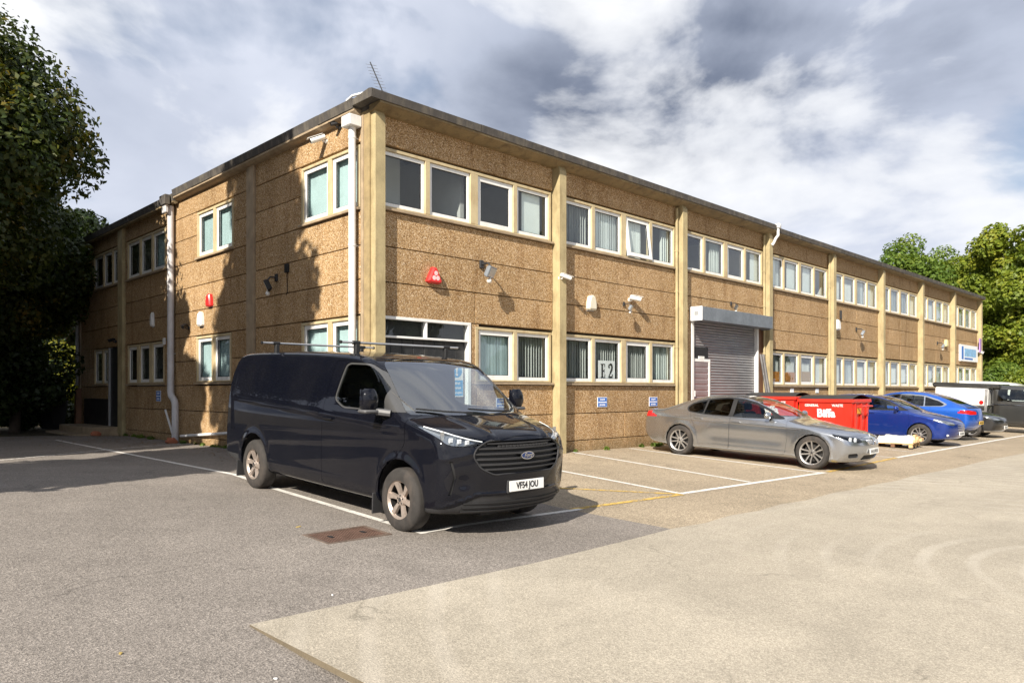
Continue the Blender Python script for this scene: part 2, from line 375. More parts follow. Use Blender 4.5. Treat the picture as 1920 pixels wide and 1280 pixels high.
M_FELT = plain('roof_felt_edge', (0.065, 0.058, 0.052), 0.9, var=0.25, vs=5, bump=0.6, dirt=(0.22, 0.19, 0.14), dirt_amt=0.5)
M_CORE = plain('joint_mortar_dark', (0.085, 0.062, 0.043), 0.95)
M_INNER = plain('painted_plaster_inside', (0.55, 0.56, 0.55), 0.9, var=0.05)
M_FLOORIN = plain('carpet_inside', (0.10, 0.10, 0.11), 0.95)
M_WHITE = plain('white_upvc', (0.78, 0.78, 0.76), 0.35, var=0.03, dirt=(0.45, 0.40, 0.32), dirt_amt=0.3)
M_PIPEW = plain('white_pipe_plastic', (0.76, 0.76, 0.76), 0.4, var=0.05, dirt=(0.40, 0.36, 0.30), dirt_amt=0.4)
M_PIPEG = plain('grey_pipe_plastic', (0.33, 0.33, 0.34), 0.45, var=0.1, dirt=(0.2, 0.17, 0.13))
M_BLIND = plain('blind_fabric_grey', (0.62, 0.65, 0.64), 0.85, var=0.05)
M_TEAL = plain('blind_fabric_teal', (0.42, 0.54, 0.56), 0.85, var=0.06)
M_PALE = plain('blind_fabric_pale', (0.72, 0.78, 0.77), 0.85, var=0.05)
M_GLASS = glass('window_glass', (0.955, 0.975, 0.97), 0.03, 0.05)
M_GALV = plain('galvanised_steel', (0.21, 0.235, 0.265), 0.45, 0.4, var=0.16, vs=2.5, fine=12)
M_SHUT = shutter_mat()
M_BROWN = plain('brown_stained_timber', (0.17, 0.085, 0.045), 0.7, var=0.2, bump=0.3)
M_BLACK = plain('matt_black', (0.012, 0.012, 0.013), 0.6, var=0.2)
M_RUBBER = plain('tyre_rubber', (0.030, 0.027, 0.025), 0.85, var=0.25, vs=12, fine=120, bump=0.3, dirt=(0.13, 0.10, 0.08), dirt_amt=0.4)
M_PLASTIC = plain('dark_grey_plastic', (0.028, 0.028, 0.030), 0.55, var=0.15, bump=0.2)
M_LIN = plain('dark_cabin_lining', (0.020, 0.020, 0.022), 0.9)
M_STEEL = plain('dull_steel', (0.60, 0.60, 0.60), 0.38, 0.9, var=0.12)
M_CHROME = plain('chrome', (0.75, 0.76, 0.78), 0.10, 1.0, var=0.02)
M_ALLOY = plain('alloy_wheel_silver', (0.50, 0.49, 0.48), 0.32, 0.75, var=0.08, dirt=(0.14, 0.10, 0.07), dirt_amt=0.4)
M_RUST = plain('rusty_iron', (0.085, 0.050, 0.038), 0.85, 0.2, var=0.25, vs=8, bump=0.6, dirt=(0.07, 0.045, 0.035), dirt_amt=0.8)
M_RED = plain('red_bin_paint', (0.62, 0.026, 0.014), 0.35, 0.0, 0.3, var=0.06, dirt=(0.30, 0.05, 0.03))
M_REDA = plain('red_alarm_plastic', (0.66, 0.03, 0.03), 0.35, var=0.05)
M_BLUE = plain('sign_blue', (0.045, 0.16, 0.50), 0.4, var=0.06)
M_LBLUE = plain('sign_light_blue', (0.02, 0.33, 0.68), 0.4, var=0.05)
M_SIGNW = plain('sign_white', (0.82, 0.83, 0.84), 0.4, var=0.03)
M_INK = plain('sign_black', (0.02, 0.02, 0.022), 0.5, var=0.05)
M_PLATEW = plain('number_plate_white', (0.80, 0.80, 0.78), 0.35, var=0.03)
M_PLATEY = plain('number_plate_yellow', (0.72, 0.45, 0.02), 0.35, var=0.03)
M_WOOD = plain('raw_pallet_wood', (0.55, 0.38, 0.19), 0.8, var=0.18, vs=6, bump=0.4)
M_WOODD = plain('dark_board_wood', (0.50, 0.20, 0.035), 0.55, var=0.2, vs=4)
M_CARD = plain('brown_cardboard', (0.40, 0.25, 0.12), 0.9, var=0.08)
M_SHEET = plain('crumpled_white_wrap', (0.72, 0.70, 0.66), 0.5, var=0.06)
M_HLENS = glass('headlamp_lens', (0.92, 0.94, 0.95), 0.06)
M_REFL = plain('lamp_reflector', (0.42, 0.44, 0.46), 0.18, 0.9, var=0.04)
M_LED = plain('lamp_white_lens', (0.82, 0.83, 0.84), 0.15, var=0.02)
M_REDL = plain('red_lamp_lens', (0.55, 0.012, 0.012), 0.12, 0.0, 0.8, var=0.04)
M_AMBER = plain('amber_lens', (0.62, 0.26, 0.02), 0.2, var=0.04)
M_CARGL = glass('car_glass', (0.72, 0.78, 0.77), 0.07)
M_SCREEN = glass('windscreen_glass', (0.74, 0.80, 0.80), 0.23)
M_CARDK = glass('car_privacy_glass', (0.10, 0.11, 0.11), 0.06)
M_PVAN = paint('paint_dark_navy', (0.0030, 0.0036, 0.0072), 0.5, 0.0, 0.02, 0.85, 0.05, 1.45)
M_PGREY = paint('paint_grey_metallic', (0.45, 0.468, 0.50), 0.22, 0.92, 0.03)
M_PBLUE = paint('paint_deep_blue', (0.006, 0.034, 0.235), 0.3, 0.5, 0.05)
M_PAZUR = paint('paint_azure_blue', (0.008, 0.105, 0.52), 0.35, 0.5, 0.06)
M_PBLK = paint('paint_black', (0.010, 0.010, 0.011), 0.35, 0.2, 0.08)
M_PDGR = paint('paint_dark_grey', (0.030, 0.031, 0.031), 0.4, 0.3, 0.10)
M_PWHT = paint('paint_white', (0.74, 0.74, 0.73), 0.4, 0.0, 0.10)
M_ASPH = ground_mat('yard_asphalt', (0.232, 0.208, 0.186), 0.50, 120, 1, [(0.3, 0.84), (0.7, 1.10)], 0.9, 0.5, cracks=0.5)
M_ROAD = ground_mat('pale_worn_road', (0.375, 0.335, 0.270), 0.30, 130, 1, [(0.3, 0.86), (0.7, 1.08)], 0.9, 0.35, 0.5, (0.52, 0.475, 0.405), cracks=0.5)
M_STRIP = ground_mat('old_parking_surface', (0.335, 0.276, 0.200), 0.50, 95, 1, [(0.3, 0.82), (0.7, 1.12)], 0.92, 0.5, cracks=0.8)
M_EDGE = plain('slab_edge_grit', (0.13, 0.105, 0.07), 0.95, var=0.2, bump=0.5)
M_EARTH = ground_mat('leafy_earth', (0.085, 0.070, 0.042), 0.6, 18, 1, [(0.3, 0.7), (0.7, 1.2)], 0.95, 0.8)
M_LINEW = worn_paint('white_line_paint', (0.72, 0.70, 0.66), 0.40)
M_LINEO = worn_paint('worn_white_line_paint', (0.68, 0.65, 0.60), 0.46)
M_LINEY = worn_paint('yellow_line_paint', (0.64, 0.43, 0.11), 0.47)
M_BARK = plain('bark', (0.085, 0.065, 0.048), 0.95, var=0.3, vs=6, fine=30, bump=0.8)
M_BRONZE = plain('dusty_bronze_alloy', (0.46, 0.39, 0.34), 0.38, 0.6, var=0.10, dirt=(0.10, 0.06, 0.04), dirt_amt=0.6)
M_TRIM = plain('pale_window_trim', (0.06, 0.06, 0.06), 0.2, 0.0, 0.6, var=0.05)
M_POLE = plain('dark_pole_steel', (0.20, 0.19, 0.185), 0.45, 0.6, var=0.15)
M_BARREL = plain('dark_rim_barrel', (0.045, 0.043, 0.042), 0.5, 0.4, var=0.15)

# ------------------------------------------------------------------ the setting: ground, yard, road, parking strip
def clip(poly, axis, val, keep_less):
    out = []
    for i in range(len(poly)):
        a, b = poly[i], poly[(i + 1) % len(poly)]
        ia = (a[axis] <= val) == keep_less or a[axis] == val; ib = (b[axis] <= val) == keep_less or b[axis] == val
        if ia: out.append(a)
        if ia != ib:
            t = (val - a[axis]) / (b[axis] - a[axis]); out.append((a[0] + t * (b[0] - a[0]), a[1] + t * (b[1] - a[1])))
    return out
def sheet(name, polys, dz, mat, kind='structure', skirt=None, parent=None):
    mb = MB()
    for poly in polys:
        cells = [poly]
        for ax, val in ((1, 0.0), (1, -14.0), (0, -25.0), (0, 45.0)):
            nxt = []
            for c in cells:
                for k in (True, False):
                    q = clip(c, ax, val, k)
                    if len(q) > 2: nxt.append(q)
            cells = nxt
        for c in cells:
            ar = sum(c[i][0] * c[(i + 1) % len(c)][1] - c[(i + 1) % len(c)][0] * c[i][1] for i in range(len(c)))
            if abs(ar) < 1e-5: continue
            if ar < 0: c = c[::-1]
            mb.add([(x, y, gz(x, y) + dz) for x, y in c], [tuple(range(len(c)))])
    if skirt:
        for (x0, y0), (x1, y1) in zip(skirt[:-1], skirt[1:]):
            mb.add([(x0, y0, gz(x0, y0) + dz), (x1, y1, gz(x1, y1) + dz), (x1, y1, gz(x1, y1) - 0.02), (x0, y0, gz(x0, y0) - 0.02)], [(0, 1, 2, 3)], 1)
    o = mb.build(name, [mat, M_EDGE] if skirt else mat, parent)
    if kind and parent is None: tag(o, kind=kind)
    return o
sheet('ground', [[(-300, -300), (300, -300), (300, 300), (-300, 300)]], -0.03, M_EARTH)
sheet('asphalt_yard', [[(-40, -6.5), (-5.3, -6.5), (-5.3, 0.2), (-40, 0.2)], [(-5.3, -6.62), (-0.13, -6.62), (-0.13, -6.46), (-0.20, -5.2), (-0.10, 0.2), (-5.3, 0.2)], [(-40, 0.2), (0.02, 0.2), (0.02, 12.5), (-2.0, 14.2), (-40, 15.5)], [(-40, -40), (-5.3, -40), (-5.3, -6.5), (-40, -6.5)]], 0.004, M_ASPH)
sheet('parking_strip', [[(-0.11, -7.4), (70, -7.4), (70, 0.2), (-0.09, 0.2), (-0.19, -5.2)]], 0.0, M_STRIP)
redge = [(-5.33, -6.56), (-4.2, -6.57), (-2.6, -6.58), (-1.2, -6.52), (-0.15, -6.45), (0.5, -6.50), (1.2, -6.42), (1.9, -6.47), (2.7, -6.40), (3.4, -6.46), (4.6, -6.38), (5.4, -6.44), (6.2, -6.39), (7.3, -6.45), (8.5, -6.36), (11.0, -6.44), (14.0, -6.36), (18, -6.42), (25, -6.36), (40, -6.45), (120, -6.5)]
sheet('road', [[a, b, (b[0], -45), (a[0], -45)] for a, b in zip(redge[:-1], redge[1:])], 0.016, M_ROAD, skirt=[(-5.33, -45)] + redge[:5])
def stripe(pts, w, name, mat, dz, label=None):
    mb = MB()
    L = [Vector((x, y, 0)) for x, y in pts]; dense = []
    for a, b in zip(L[:-1], L[1:]):
        n = max(1, int((b - a).length / 0.8)); dense += [a.lerp(b, i / n) for i in range(n)]
    dense.append(L[-1]); rows = []
    for i, p in enumerate(dense):
        t = (dense[min(i + 1, len(dense) - 1)] - dense[max(i - 1, 0)]).normalized(); n = Vector((-t.y, t.x, 0)) * w / 2
        rows.append([(q.x, q.y, gz(q.x, q.y) + dz) for q in (p - n, p + n)])
    for a, b in zip(rows[:-1], rows[1:]): mb.add([a[0], b[0], b[1], a[1]], [(0, 1, 2, 3)])
    return tag(mb.build(name, mat), kind='structure')
stripe([(-2.20, 11.6), (-2.43, 0.12), (-2.57, -1.56), (-2.64, -4.99)], 0.095, 'white_bay_line', M_LINEW, 0.009)
stripe([(-2.60, -4.93), (-2.0, -4.90), (-0.06, -4.99)], 0.09, 'white_bay_line', M_LINEW, 0.0092)
stripe([(5.43, -0.12), (4.58, -4.95)], 0.095, 'white_bay_line', M_LINEW, 0.006)
stripe([(2.95, -0.10), (2.32, -4.93)], 0.095, 'white_bay_line', M_LINEW, 0.006)
stripe([(7.55, -0.15), (7.25, -5.05)], 0.095, 'white_bay_line', M_LINEW, 0.006)
stripe([(2.29, -4.99), (7.36, -5.09)], 0.11, 'white_bay_line', M_LINEW, 0.0065)
stripe([(12.4, -4.78), (27.5, -4.35), (40, -4.3)], 0.11, 'white_bay_line', M_LINEW, 0.0065)
stripe([(-0.20, -4.92), (2.26, -5.05)], 0.10, 'yellow_bay_line', M_LINEY, 0.0072)
stripe([(0.25, -2.6), (1.05, -3.58), (2.24, -4.98)], 0.09, 'yellow_bay_line', M_LINEY, 0.0068)
stripe([(7.5, -5.08), (12.3, -4.80)], 0.10, 'yellow_bay_line', M_LINEY, 0.0066)
stripe([(-6.4, 4.1), (-4.56, 5.35), (-1.53, 7.5), (-0.05, 8.0)], 0.09, 'pale_yard_streak', M_LINEO, 0.0085)  # pale patchy streak across the left yard, in the bay line material
for x in (9.9, 12.3, 14.7, 17.1, 19.5, 21.9, 24.3): stripe([(x + 0.25, -0.15), (x, -4.75)], 0.095, 'white_bay_line', M_LINEO, 0.006)

# ------------------------------------------------------------------ the office building
BLD = empty('office_building', (0, 0, 0), label='long two storey office block clad in brown pebble panels with cream columns', cat='building')
LX, LY = 40.0, 17.85
def fb(mb, side, u0, u1, w0, w1, z0, z1, mi=0, bev=0.0):             # box on a facade: u along it, w outward
    if side == 'F': return mb.box(u0, u1, -w1, -w0, z0, z1, mi, None, bev)
    return mb.box(-w1, -w0, u0, u1, z0, z1, mi, None, bev)
def fp(side, u, w, z): return (u, -w, z) if side == 'F' else (-w, u, z)
def part(mb, name, mat, smooth=None, parent=None): return mb.build(name, mat, parent or BLD, smooth=smooth)
GAP = 0.009
def panel(side, u0, u1, z0, z1):
    mb = MB(); d = random.uniform(-0.004, 0.004)
    fb(mb, side, u0 + GAP, u1 - GAP, -0.115, d, z0 + GAP, z1 - GAP, 0, 0.006); part(mb, 'wall_panel', M_AGG)
def core(side, u0, u1, z0, z1):
    mb = MB(); fb(mb, side, u0, u1, -0.26, -0.03 if False else -0.117, z0, z1); part(mb, 'wall_core', M_CORE)
# --- blinds (shared meshes by kind and size, placed as children of their window)
def blind_mesh(kind, w, h, seed):
    r = random.Random(seed); mb = MB()
    if kind == 'sheet': mb.box(-w / 2, w / 2, -0.004, 0.004, 0, h)
    else:
        ang = {'half': 68, 'shut': 7, 'open': 80}[kind]; n = max(2, int(w / 0.082)); st = w / n
        for i in range(n):
            if kind == 'half' and r.random() < 0.06: continue
            M = T(-w / 2 + st * (i + 0.5), 0, 0) @ mat_rot('Z', ang + r.uniform(-7, 7))
            mb.box(-0.0445, 0.0445, -0.0012, 0.0012, 0.02 + r.uniform(0, 0.015), h, 0, M)
        mb.box(-w / 2, w / 2, -0.02, 0.02, h, h + 0.035)
    return mb
def window(side, u0, u1, z0, z1, fw=0.07, blind=None, bm=None, wpl=-0.06, span=(0, 1), tilt=0.0, boards=None, top=1.0):
    mb = MB(); d0, d1 = wpl - 0.03, wpl + 0.03
    hb = fw
    for a in ((u0, u1, z0, z0 + hb), (u0, u1, z1 - hb, z1)): fb(mb, side, a[0], a[1], d0, d1, a[2], a[3], 0, 0.006)
    for a in ((u0, u0 + fw), (u1 - fw, u1)): fb(mb, side, a[0], a[1], d0 + 0.001, d1 - 0.001, z0 + hb - 0.002, z1 - hb + 0.002, 0, 0.004)
    # thin dark gasket inside the frame
    g = 0.012
    for a in ((u0 + fw, u1 - fw, z0 + hb, z0 + hb + g), (u0 + fw, u1 - fw, z1 - hb - g, z1 - hb)): fb(mb, side, a[0], a[1], wpl - 0.012, wpl + 0.012, a[2], a[3], 1)
    for a in ((u0 + fw, u0 + fw + g), (u1 - fw - g, u1 - fw)): fb(mb, side, a[0], a[1], wpl - 0.012, wpl + 0.012, z0 + hb + g, z1 - hb - g, 1)
    o = part(mb, 'window', [M_WHITE, M_PLASTIC])
    pm = MB(); fb(pm, side, u0 + fw - 0.004, u1 - fw + 0.004, wpl - 0.004, wpl + 0.003, z0 + hb - 0.004, z1 - hb + 0.004)
    pane = pm.build('pane', M_GLASS, o)
    if tilt:                                                           # top hung sash pushed out at the bottom
        for q in (o,):
            pv = Vector(fp(side, (u0 + u1) / 2, wpl, z1)); ax = 'X' if side == 'F' else 'Y'
            q.matrix_world = T(*pv) @ mat_rot(ax, -tilt if side == 'F' else tilt) @ T(*(-pv)); 
    if blind:
        a, b = u0 + 0.03 + span[0] * (u1 - u0 - 0.06), u0 + 0.03 + span[1] * (u1 - u0 - 0.06)
        h = z1 - z0 - 0.02
        bmsh = blind_mesh(blind, b - a, h, int(u0 * 97 + z0 * 13))
        c = fp(side, (a + b) / 2, wpl - (0.075 if blind in ('shut', 'sheet') else 0.11), z0 + 0.005)
        p_ = None if tilt else o
        bo = bmsh.build('blind', bm or M_BLIND, o if not tilt else BLD, c, (0, 0, 0 if side == 'F' else -R(90)))
    if boards:
        a, b, zt, m_ = boards; q = MB(); fb(q, side, u0 + a, u0 + b, wpl - 0.06, wpl - 0.045, z0 + 0.01, z0 + zt); q.build('board', m_, o)
    return o
def surround(side, groups, z0, z1, name='window_surround'):           # cream timber frame: list of window spans, with bars between
    mb = MB(); a, b = groups[0][0], groups[-1][1]
    fb(mb, side, a - 0.07, b + 0.07, -0.112, 0.004, z1, z1 + 0.055, 0, 0.004)
    fb(mb, side, a - 0.07, b + 0.07, -0.112, 0.002, z0 - 0.03, z0, 0, 0.004)
    fb(mb, side, a - 0.07, a, -0.112, 0.003, z0, z1, 0, 0.004); fb(mb, side, b, b + 0.07, -0.112, 0.003, z0, z1, 0, 0.004)
    for (p0, p1), (q0, q1) in zip(groups[:-1], groups[1:]): fb(mb, side, p1, q0, -0.112, 0.005, z0, z1, 0, 0.004)
    part(mb, name, M_TIMBER)
    ms = MB()
    pts = [(-0.112, z0 - 0.032), (0.065, z0 - 0.045), (0.065, z0 - 0.085), (-0.112, z0 - 0.085)]
    if side == 'F': ms.prism([(-w, z) for w, z in pts], 'x', a - 0.10, b + 0.10)
    else: ms.prism([(-w, z) for w, z in pts], 'y', a - 0.10, b + 0.10)
    part(ms, 'sill', M_SILL)
WIN = [(0.24, 1.27), (1.38, 2.42), (2.62, 3.64), (3.75, 4.76)]
UZ0, UZ1, LZ0, LZ1 = 4.79, 5.80, 1.63, 2.66
B = 5.0
up_style = {0: [(None, None, (0, 1)), (None, None, (0, 1)), (None, None, (0, 1)), ('sheet', M_PALE, (0.25, 0.85))],
            1: [('half', M_BLIND, (0, 1)), ('shut', M_PALE, (0, 1)), ('shut', M_PALE, (0, .8)), ('open', M_PALE, (0.6, 1))],
            2: [(None, None, (0, 1)), ('half', M_PALE, (.25, 1)), ('sheet', M_PALE, (0, .3)), ('sheet', M_PALE, (.5, 1))]}
lo_style = {0: [None, None, ('shut', M_TEAL, (0, 1)), ('half', M_BLIND, (0, 1))],
            1: [('half', M_BLIND, (0, 1)), ('half', M_BLIND, (0, 1)), ('half', M_BLIND, (0, 1)), ('half', M_PALE, (0, 1))]}
rs = random.Random(21)
for i in range(8):
    x0 = i * B; a0 = x0 + (0.26 if i == 0 else 0.11); a1 = x0 + B - 0.11
    panel('F', a0, a1, 5.90, 6.44)
    core('F', a0, a1, 5.88, 6.46)
    for zt, zb in ((4.70, 4.05), (4.05, 3.40), (3.40, 2.77)):
        if i == 2 and zb < 3.5: continue
        if i >= 4 or (i == 0 and zb < 3): panel('F', a0, x0 + 2.55, zb, zt); panel('F', x0 + 2.55, a1, zb, zt)
        else: panel('F', a0, a1, zb, zt)
    core('F', a0, a1, 3.36 if i == 2 else 2.75, 4.72)
    if i == 2:
        panel('F', a0, a1, 3.62, 4.05)
    la = 2.60 if i == 0 else a0
    if i != 2:
        for zt, zb in ((1.54, 0.88), (0.88, 0.25), (0.25, -0.55)):
            if i == 1 and zt < 1.5 and zt > 0.5: panel('F', a0, x0 + 2.55, zb, zt); panel('F', x0 + 2.55, a1, zb, zt)
            else: panel('F', la if i == 0 else a0, a1, zb, zt)
        core('F', la, a1, -0.6, 1.56)
    if i == 0: panel('F', 2.43, 2.66, 1.54, 2.77); panel('F', 2.43, 2.60, 0.25, 1.54); panel('F', 2.43, 2.60, -0.5, 0.25)
    gs = [(x0 + p, x0 + q) for p, q in WIN]
    surround('F', gs, UZ0, UZ1)
    for k, (p, q) in enumerate(gs):
        st = up_style.get(i, None)
        if st: bl, bmx, sp = st[k]
        else: bl, bmx, sp = rs.choice([('half', M_BLIND, (0, 1)), ('shut', M_PALE, (0, 1)), (None, None, (0, 1)), ('sheet', M_PALE, (.4, 1)), ('open', M_BLIND, (.3, 1))])
        window('F', p, q, UZ0, UZ1, 0.10 if (k == 2 and i < 3) else 0.07, bl, bmx, span=sp, tilt=7 if (i == 1 and k == 2) else 0)
    if i != 2:
        lg = gs[2:] if i == 0 else gs
        surround('F', lg, LZ0, LZ1)
        for k, (p, q) in enumerate(lg):
            kk = k + 2 if i == 0 else k
            if i in lo_style: bl, bmx, sp = lo_style[i][kk]
            else: bl, bmx, sp = rs.choice([('half', M_BLIND, (0, 1)), ('half', M_BLIND, (0, 1)), ('shut', M_PALE, (0, 1)), ('open', M_BLIND, (0, 1))])
            bd = None
            if i == 3:
                bl = 'half'; bd = [(0.06, 0.97, 0.42, M_WOODD), (0.06, 0.98, 0.42, M_WOODD), (0.06, 0.97, 0.46, M_CARD), None][kk]
            window('F', p, q, LZ0, LZ1, 0.10 if kk == 2 else 0.07, bl, bmx, span=sp, boards=bd)
# columns along the front
def column(x0, x1, ztop=6.50, d=0.21):
    mb = MB()
    mb.prism([(0.10, -0.6), (-d, -0.6), (-d, ztop - 0.16), (-d + 0.07, ztop - 0.02), (0.10, ztop - 0.02)], 'x', x0, x1)
    part(mb, 'column', M_CREAM)
for i in range(9):
    if i == 0: column(0.04, 0.25, d=0.14)
    elif i == 8: column(LX - 0.12, LX + 0.11)
    else: column(i * B - 0.11, i * B + 0.11)
# left facade
LB = [(0.27, 4.46), (4.82, 9.05), (9.05, 13.11), (13.55, 17.68)]
rows = [(6.44, 5.93), (5.93, 5.34), (5.34, 4.70), (4.70, 4.06), (4.06, 3.44), (3.44, 2.80), (2.80, 2.17), (2.17, 1.55), (1.55, 0.90), (0.90, 0.25), (0.25, -0.5)]
LU = [[(0.38, 1.27), (1.41, 2.36)], [(5.65, 6.57), (6.70, 7.60)], [(9.88, 10.77), (10.89, 11.76), (11.87, 12.86)], [(13.62, 14.27), (14.38, 15.19), (15.30, 16.21)]]
LLo = [[(0.38, 1.27), (1.41, 2.36)], [(5.77, 6.63), (6.79, 7.66)], [(9.99, 10.81), (11.06, 11.85), (12.08, 12.82)], [(14.78, 15.25), (15.37, 16.15)]]
for bi, (a, b) in enumerate(LB):
    for zt, zb in rows:
        cut = None
        if zb >= 4.69 and zt <= 5.94: cut = (LU[bi][0][0] - 0.08, LU[bi][-1][1] + 0.08)
        if zb >= 1.54 and zt <= 2.81: cut = (LLo[bi][0][0] - 0.08, LLo[bi][-1][1] + 0.08)
        segs = [(a, b)] if not cut else [s for s in ((a, cut[0]), (cut[1], b)) if s[1] - s[0] > 0.05]
        if bi == 3 and zt <= 2.81:                                      # doorway next to the cream column
            segs = [(max(s[0], 14.70), s[1]) for s in segs if s[1] > 14.75]
        for s in segs: panel('L', s[0], s[1], zb, zt); core('L', s[0] - 0.02, s[1] + 0.02, zb - 0.01, zt + 0.01)
    for gs, z0, z1, up in ((LU[bi], UZ0, 5.84, 1), (LLo[bi], 1.66, 2.72, 0)):
        surround('L', gs, z0, z1)
        for k, (p, q) in enumerate(gs):
            if bi < 2: st = ('shut', M_TEAL)
            elif bi == 2: st = [('half', M_TEAL), (None, None), (None, None)][k] if up else [(None, None)] * 3 and (None, None)
            else: st = (None, None)
            window('L', p, q, z0, z1, 0.085, *st)
def lcol(y0, y1, d, mat, zb=-0.6, zt=6.46):
    mb = MB(); mb.box(-d, 0.10, y0, y1, zb, zt, 0, None, 0.008); part(mb, 'column', mat)
lcol(4.47, 4.81, 0.05, M_SILL); lcol(13.12, 13.54, 0.09, M_CREAM); lcol(17.69, 17.88, 0.05, M_SILL)
mb = MB(); mb.box(0.0, 0.12, 0.0, 0.26, -0.6, 6.46, 0, None, 0.006); part(mb, 'column', plain('weathered_pier', (0.30, 0.225, 0.115), 0.85, var=0.2, vs=5, fine=70, bump=0.5))
mb = MB(); mb.box(-0.012, 0.0, 0.17, 0.26, -0.6, 6.40); part(mb, 'column_cover_strip', M_SILL)
# inner floors, partitions and back walls
def inner(name, mat, *b):
    mb = MB(); mb.box(*b); part(mb, name, mat)
inner('floor_slab', M_FLOORIN, 0.27, LX - 0.02, 0.27, LY - 0.3, -0.5, 0.12); inner('floor_slab', M_INNER, 0.28, LX - 0.02, 0.28, LY - 0.3, 3.28, 3.50)
inner('inner_wall', M_INNER, 0.29, LX - 0.03, 3.9, 4.02, 0.13, 6.43); inner('inner_wall', M_INNER, 3.6, 3.72, 4.03, LY - 0.31, 0.13, 6.43)
for x in (2.45, 5.0, 10.0, 15.0, 20.0, 25.0, 30.0, 35.0): inner('inner_wall', M_INNER, x - 0.05, x + 0.05, 0.30, 3.89, 0.14, 6.42)
for y in (4.64, 9.05, 13.3): inner('inner_wall', M_INNER, 0.30, 3.59, y - 0.05, y + 0.05, 0.14, 6.42)
inner('back_wall', M_AGG, 0.0, LX, LY - 0.28, LY, -0.6, 6.46); inner('end_wall', M_AGG, LX - 0.26, LX - 0.015, 0.13, LY - 0.285, -0.6, 6.455)
# door frame detail seen through the first upper window
mb = MB(); mb.box(0.9, 1.85, 3.86, 3.895, 3.51, 5.6); part(mb, 'inner_door', plain('inner_door_grey', (0.36, 0.38, 0.40), 0.6))
mb = MB(); mb.box(0.30, 1.62, 1.30, 1.37, 3.51, 6.42); iw = part(mb, 'inner_wall', plain('white_partition', (0.80, 0.82, 0.82), 0.8, var=0.03))
mb = MB(); mb.box(0.62, 0.66, 1.27, 1.298, 3.51, 5.60); mb.box(0.30, 0.66, 1.27, 1.298, 5.60, 5.64); mb.build('door_trim', M_PIPEG, iw)
# roof, eaves
inner('roof', M_FELT, 0.0, LX, 0.0, LY, 6.462, 6.60)
def eave(poly, axis, a, b, name, mat): mb = MB(); mb.prism(poly, axis, a, b); part(mb, name, mat)
OV = 0.36
for a, b, dz, ov in ((-0.20, 15.2, 0.0, OV), (15.203, LX + 0.2, -0.05, OV - 0.04)):
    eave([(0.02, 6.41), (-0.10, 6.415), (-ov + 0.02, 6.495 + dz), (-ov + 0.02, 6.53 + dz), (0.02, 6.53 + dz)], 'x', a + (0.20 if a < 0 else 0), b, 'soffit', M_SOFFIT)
    n = int((b - a) / 1.25)
    for k in range(n):
        s0 = a + (b - a) * k / n; s1 = a + (b - a) * (k + 1) / n; j = random.uniform(-0.008, 0.008)
        eave([(0.25, 6.532 + dz), (-ov + j, 6.532 + dz), (-ov - 0.012 + j, 6.68 + dz + j), (-ov + 0.08, 6.70 + dz + j), (0.25, 6.64 + dz)], 'x', s0 + 0.002, s1 - 0.002, 'fascia', M_FELT)
for a, b, dz in ((0.255, 8.85, 0.0), (8.853, 13.4, -0.10), (13.403, LY + 0.2, -0.10)):
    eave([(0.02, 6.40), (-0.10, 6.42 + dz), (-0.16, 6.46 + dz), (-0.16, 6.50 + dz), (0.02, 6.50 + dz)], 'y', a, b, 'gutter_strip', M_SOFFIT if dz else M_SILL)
    n = max(2, int((b - a) / 1.1))
    for k in range(n):
        s0 = a + (b - a) * k / n; s1 = a + (b - a) * (k + 1) / n; j = random.uniform(-0.008, 0.008)
        eave([(0.25, 6.503 + dz), (-0.17 + j, 6.503 + dz), (-0.20 + j, 6.67 + dz + j), (-0.12, 6.69 + dz), (0.25, 6.62 + dz)], 'y', s0 + 0.002, s1 - 0.002, 'fascia', M_FELT)
# downpipes
def pipe(pts, r, mat, name='downpipe', clips=(), side='L', hopper=None, sleeves=()):
    mb = MB(); mb.tube(pts, r, 14); o = part(mb, name, mat, 50)
    for z in clips:
        q = MB(); c = Vector(fp(side, pts[0][1] if side == 'L' else pts[0][0], -pts[0][0] if side == 'L' else -pts[0][1], z))
        q.lathe([(r + 0.008, z - 0.02), (r + 0.008, z + 0.02)], 14, 'z', 0, T(c.x, c.y, 0)); 
        e = Vector(fp(side, c.y if side == 'L' else c.x, 0.0, z)); q.tube([c, e], 0.012, 6)
        q.build('pipe_clip', mat, o)
    if hopper:
        q = MB(); q.box(*hopper, 0, None, 0.012); q.build('hopper', M_FELT if mat is M_PIPEG else mat, o)
    return o
pipe([(-0.125, 0.36, 6.30), (-0.125, 0.36, -0.1)], 0.067, M_PIPEW, clips=(6.0, 4.05, 2.1), hopper=(-0.27, -0.012, 0.22, 0.50, 6.18, 6.38))
pg = pipe([(-0.12, 9.12, 6.30), (-0.12, 9.12, 1.40), (-0.13, 9.05, 1.28), (-0.15, 8.78, 1.16), (-0.16, 8.70, 1.05), (-0.16, 8.70, 0.10)], 0.085, plain('pale_pipe_plastic', (0.56, 0.55, 0.56), 0.45, var=0.1, dirt=(0.25, 0.2, 0.15)), clips=(4.3, 2.4), hopper=(-0.30, -0.22, 9.0, 9.25, 6.10, 6.35))
q = MB(); q.box(-0.34, -0.205, 8.93, 9.33, 6.30, 6.56, 0, None, 0.01); q.build('hopper', M_FELT, pg)
pipe([(-0.11, 17.80, 6.2), (-0.11, 17.80, 1.6)], 0.05, M_PIPEG)
mb = MB(); mb.tube([(-0.10, 8.95, 0.16), (-0.10, 9.55, 0.90)], 0.028, 8); part(mb, 'waste_pipe', M_PIPEW, 50)
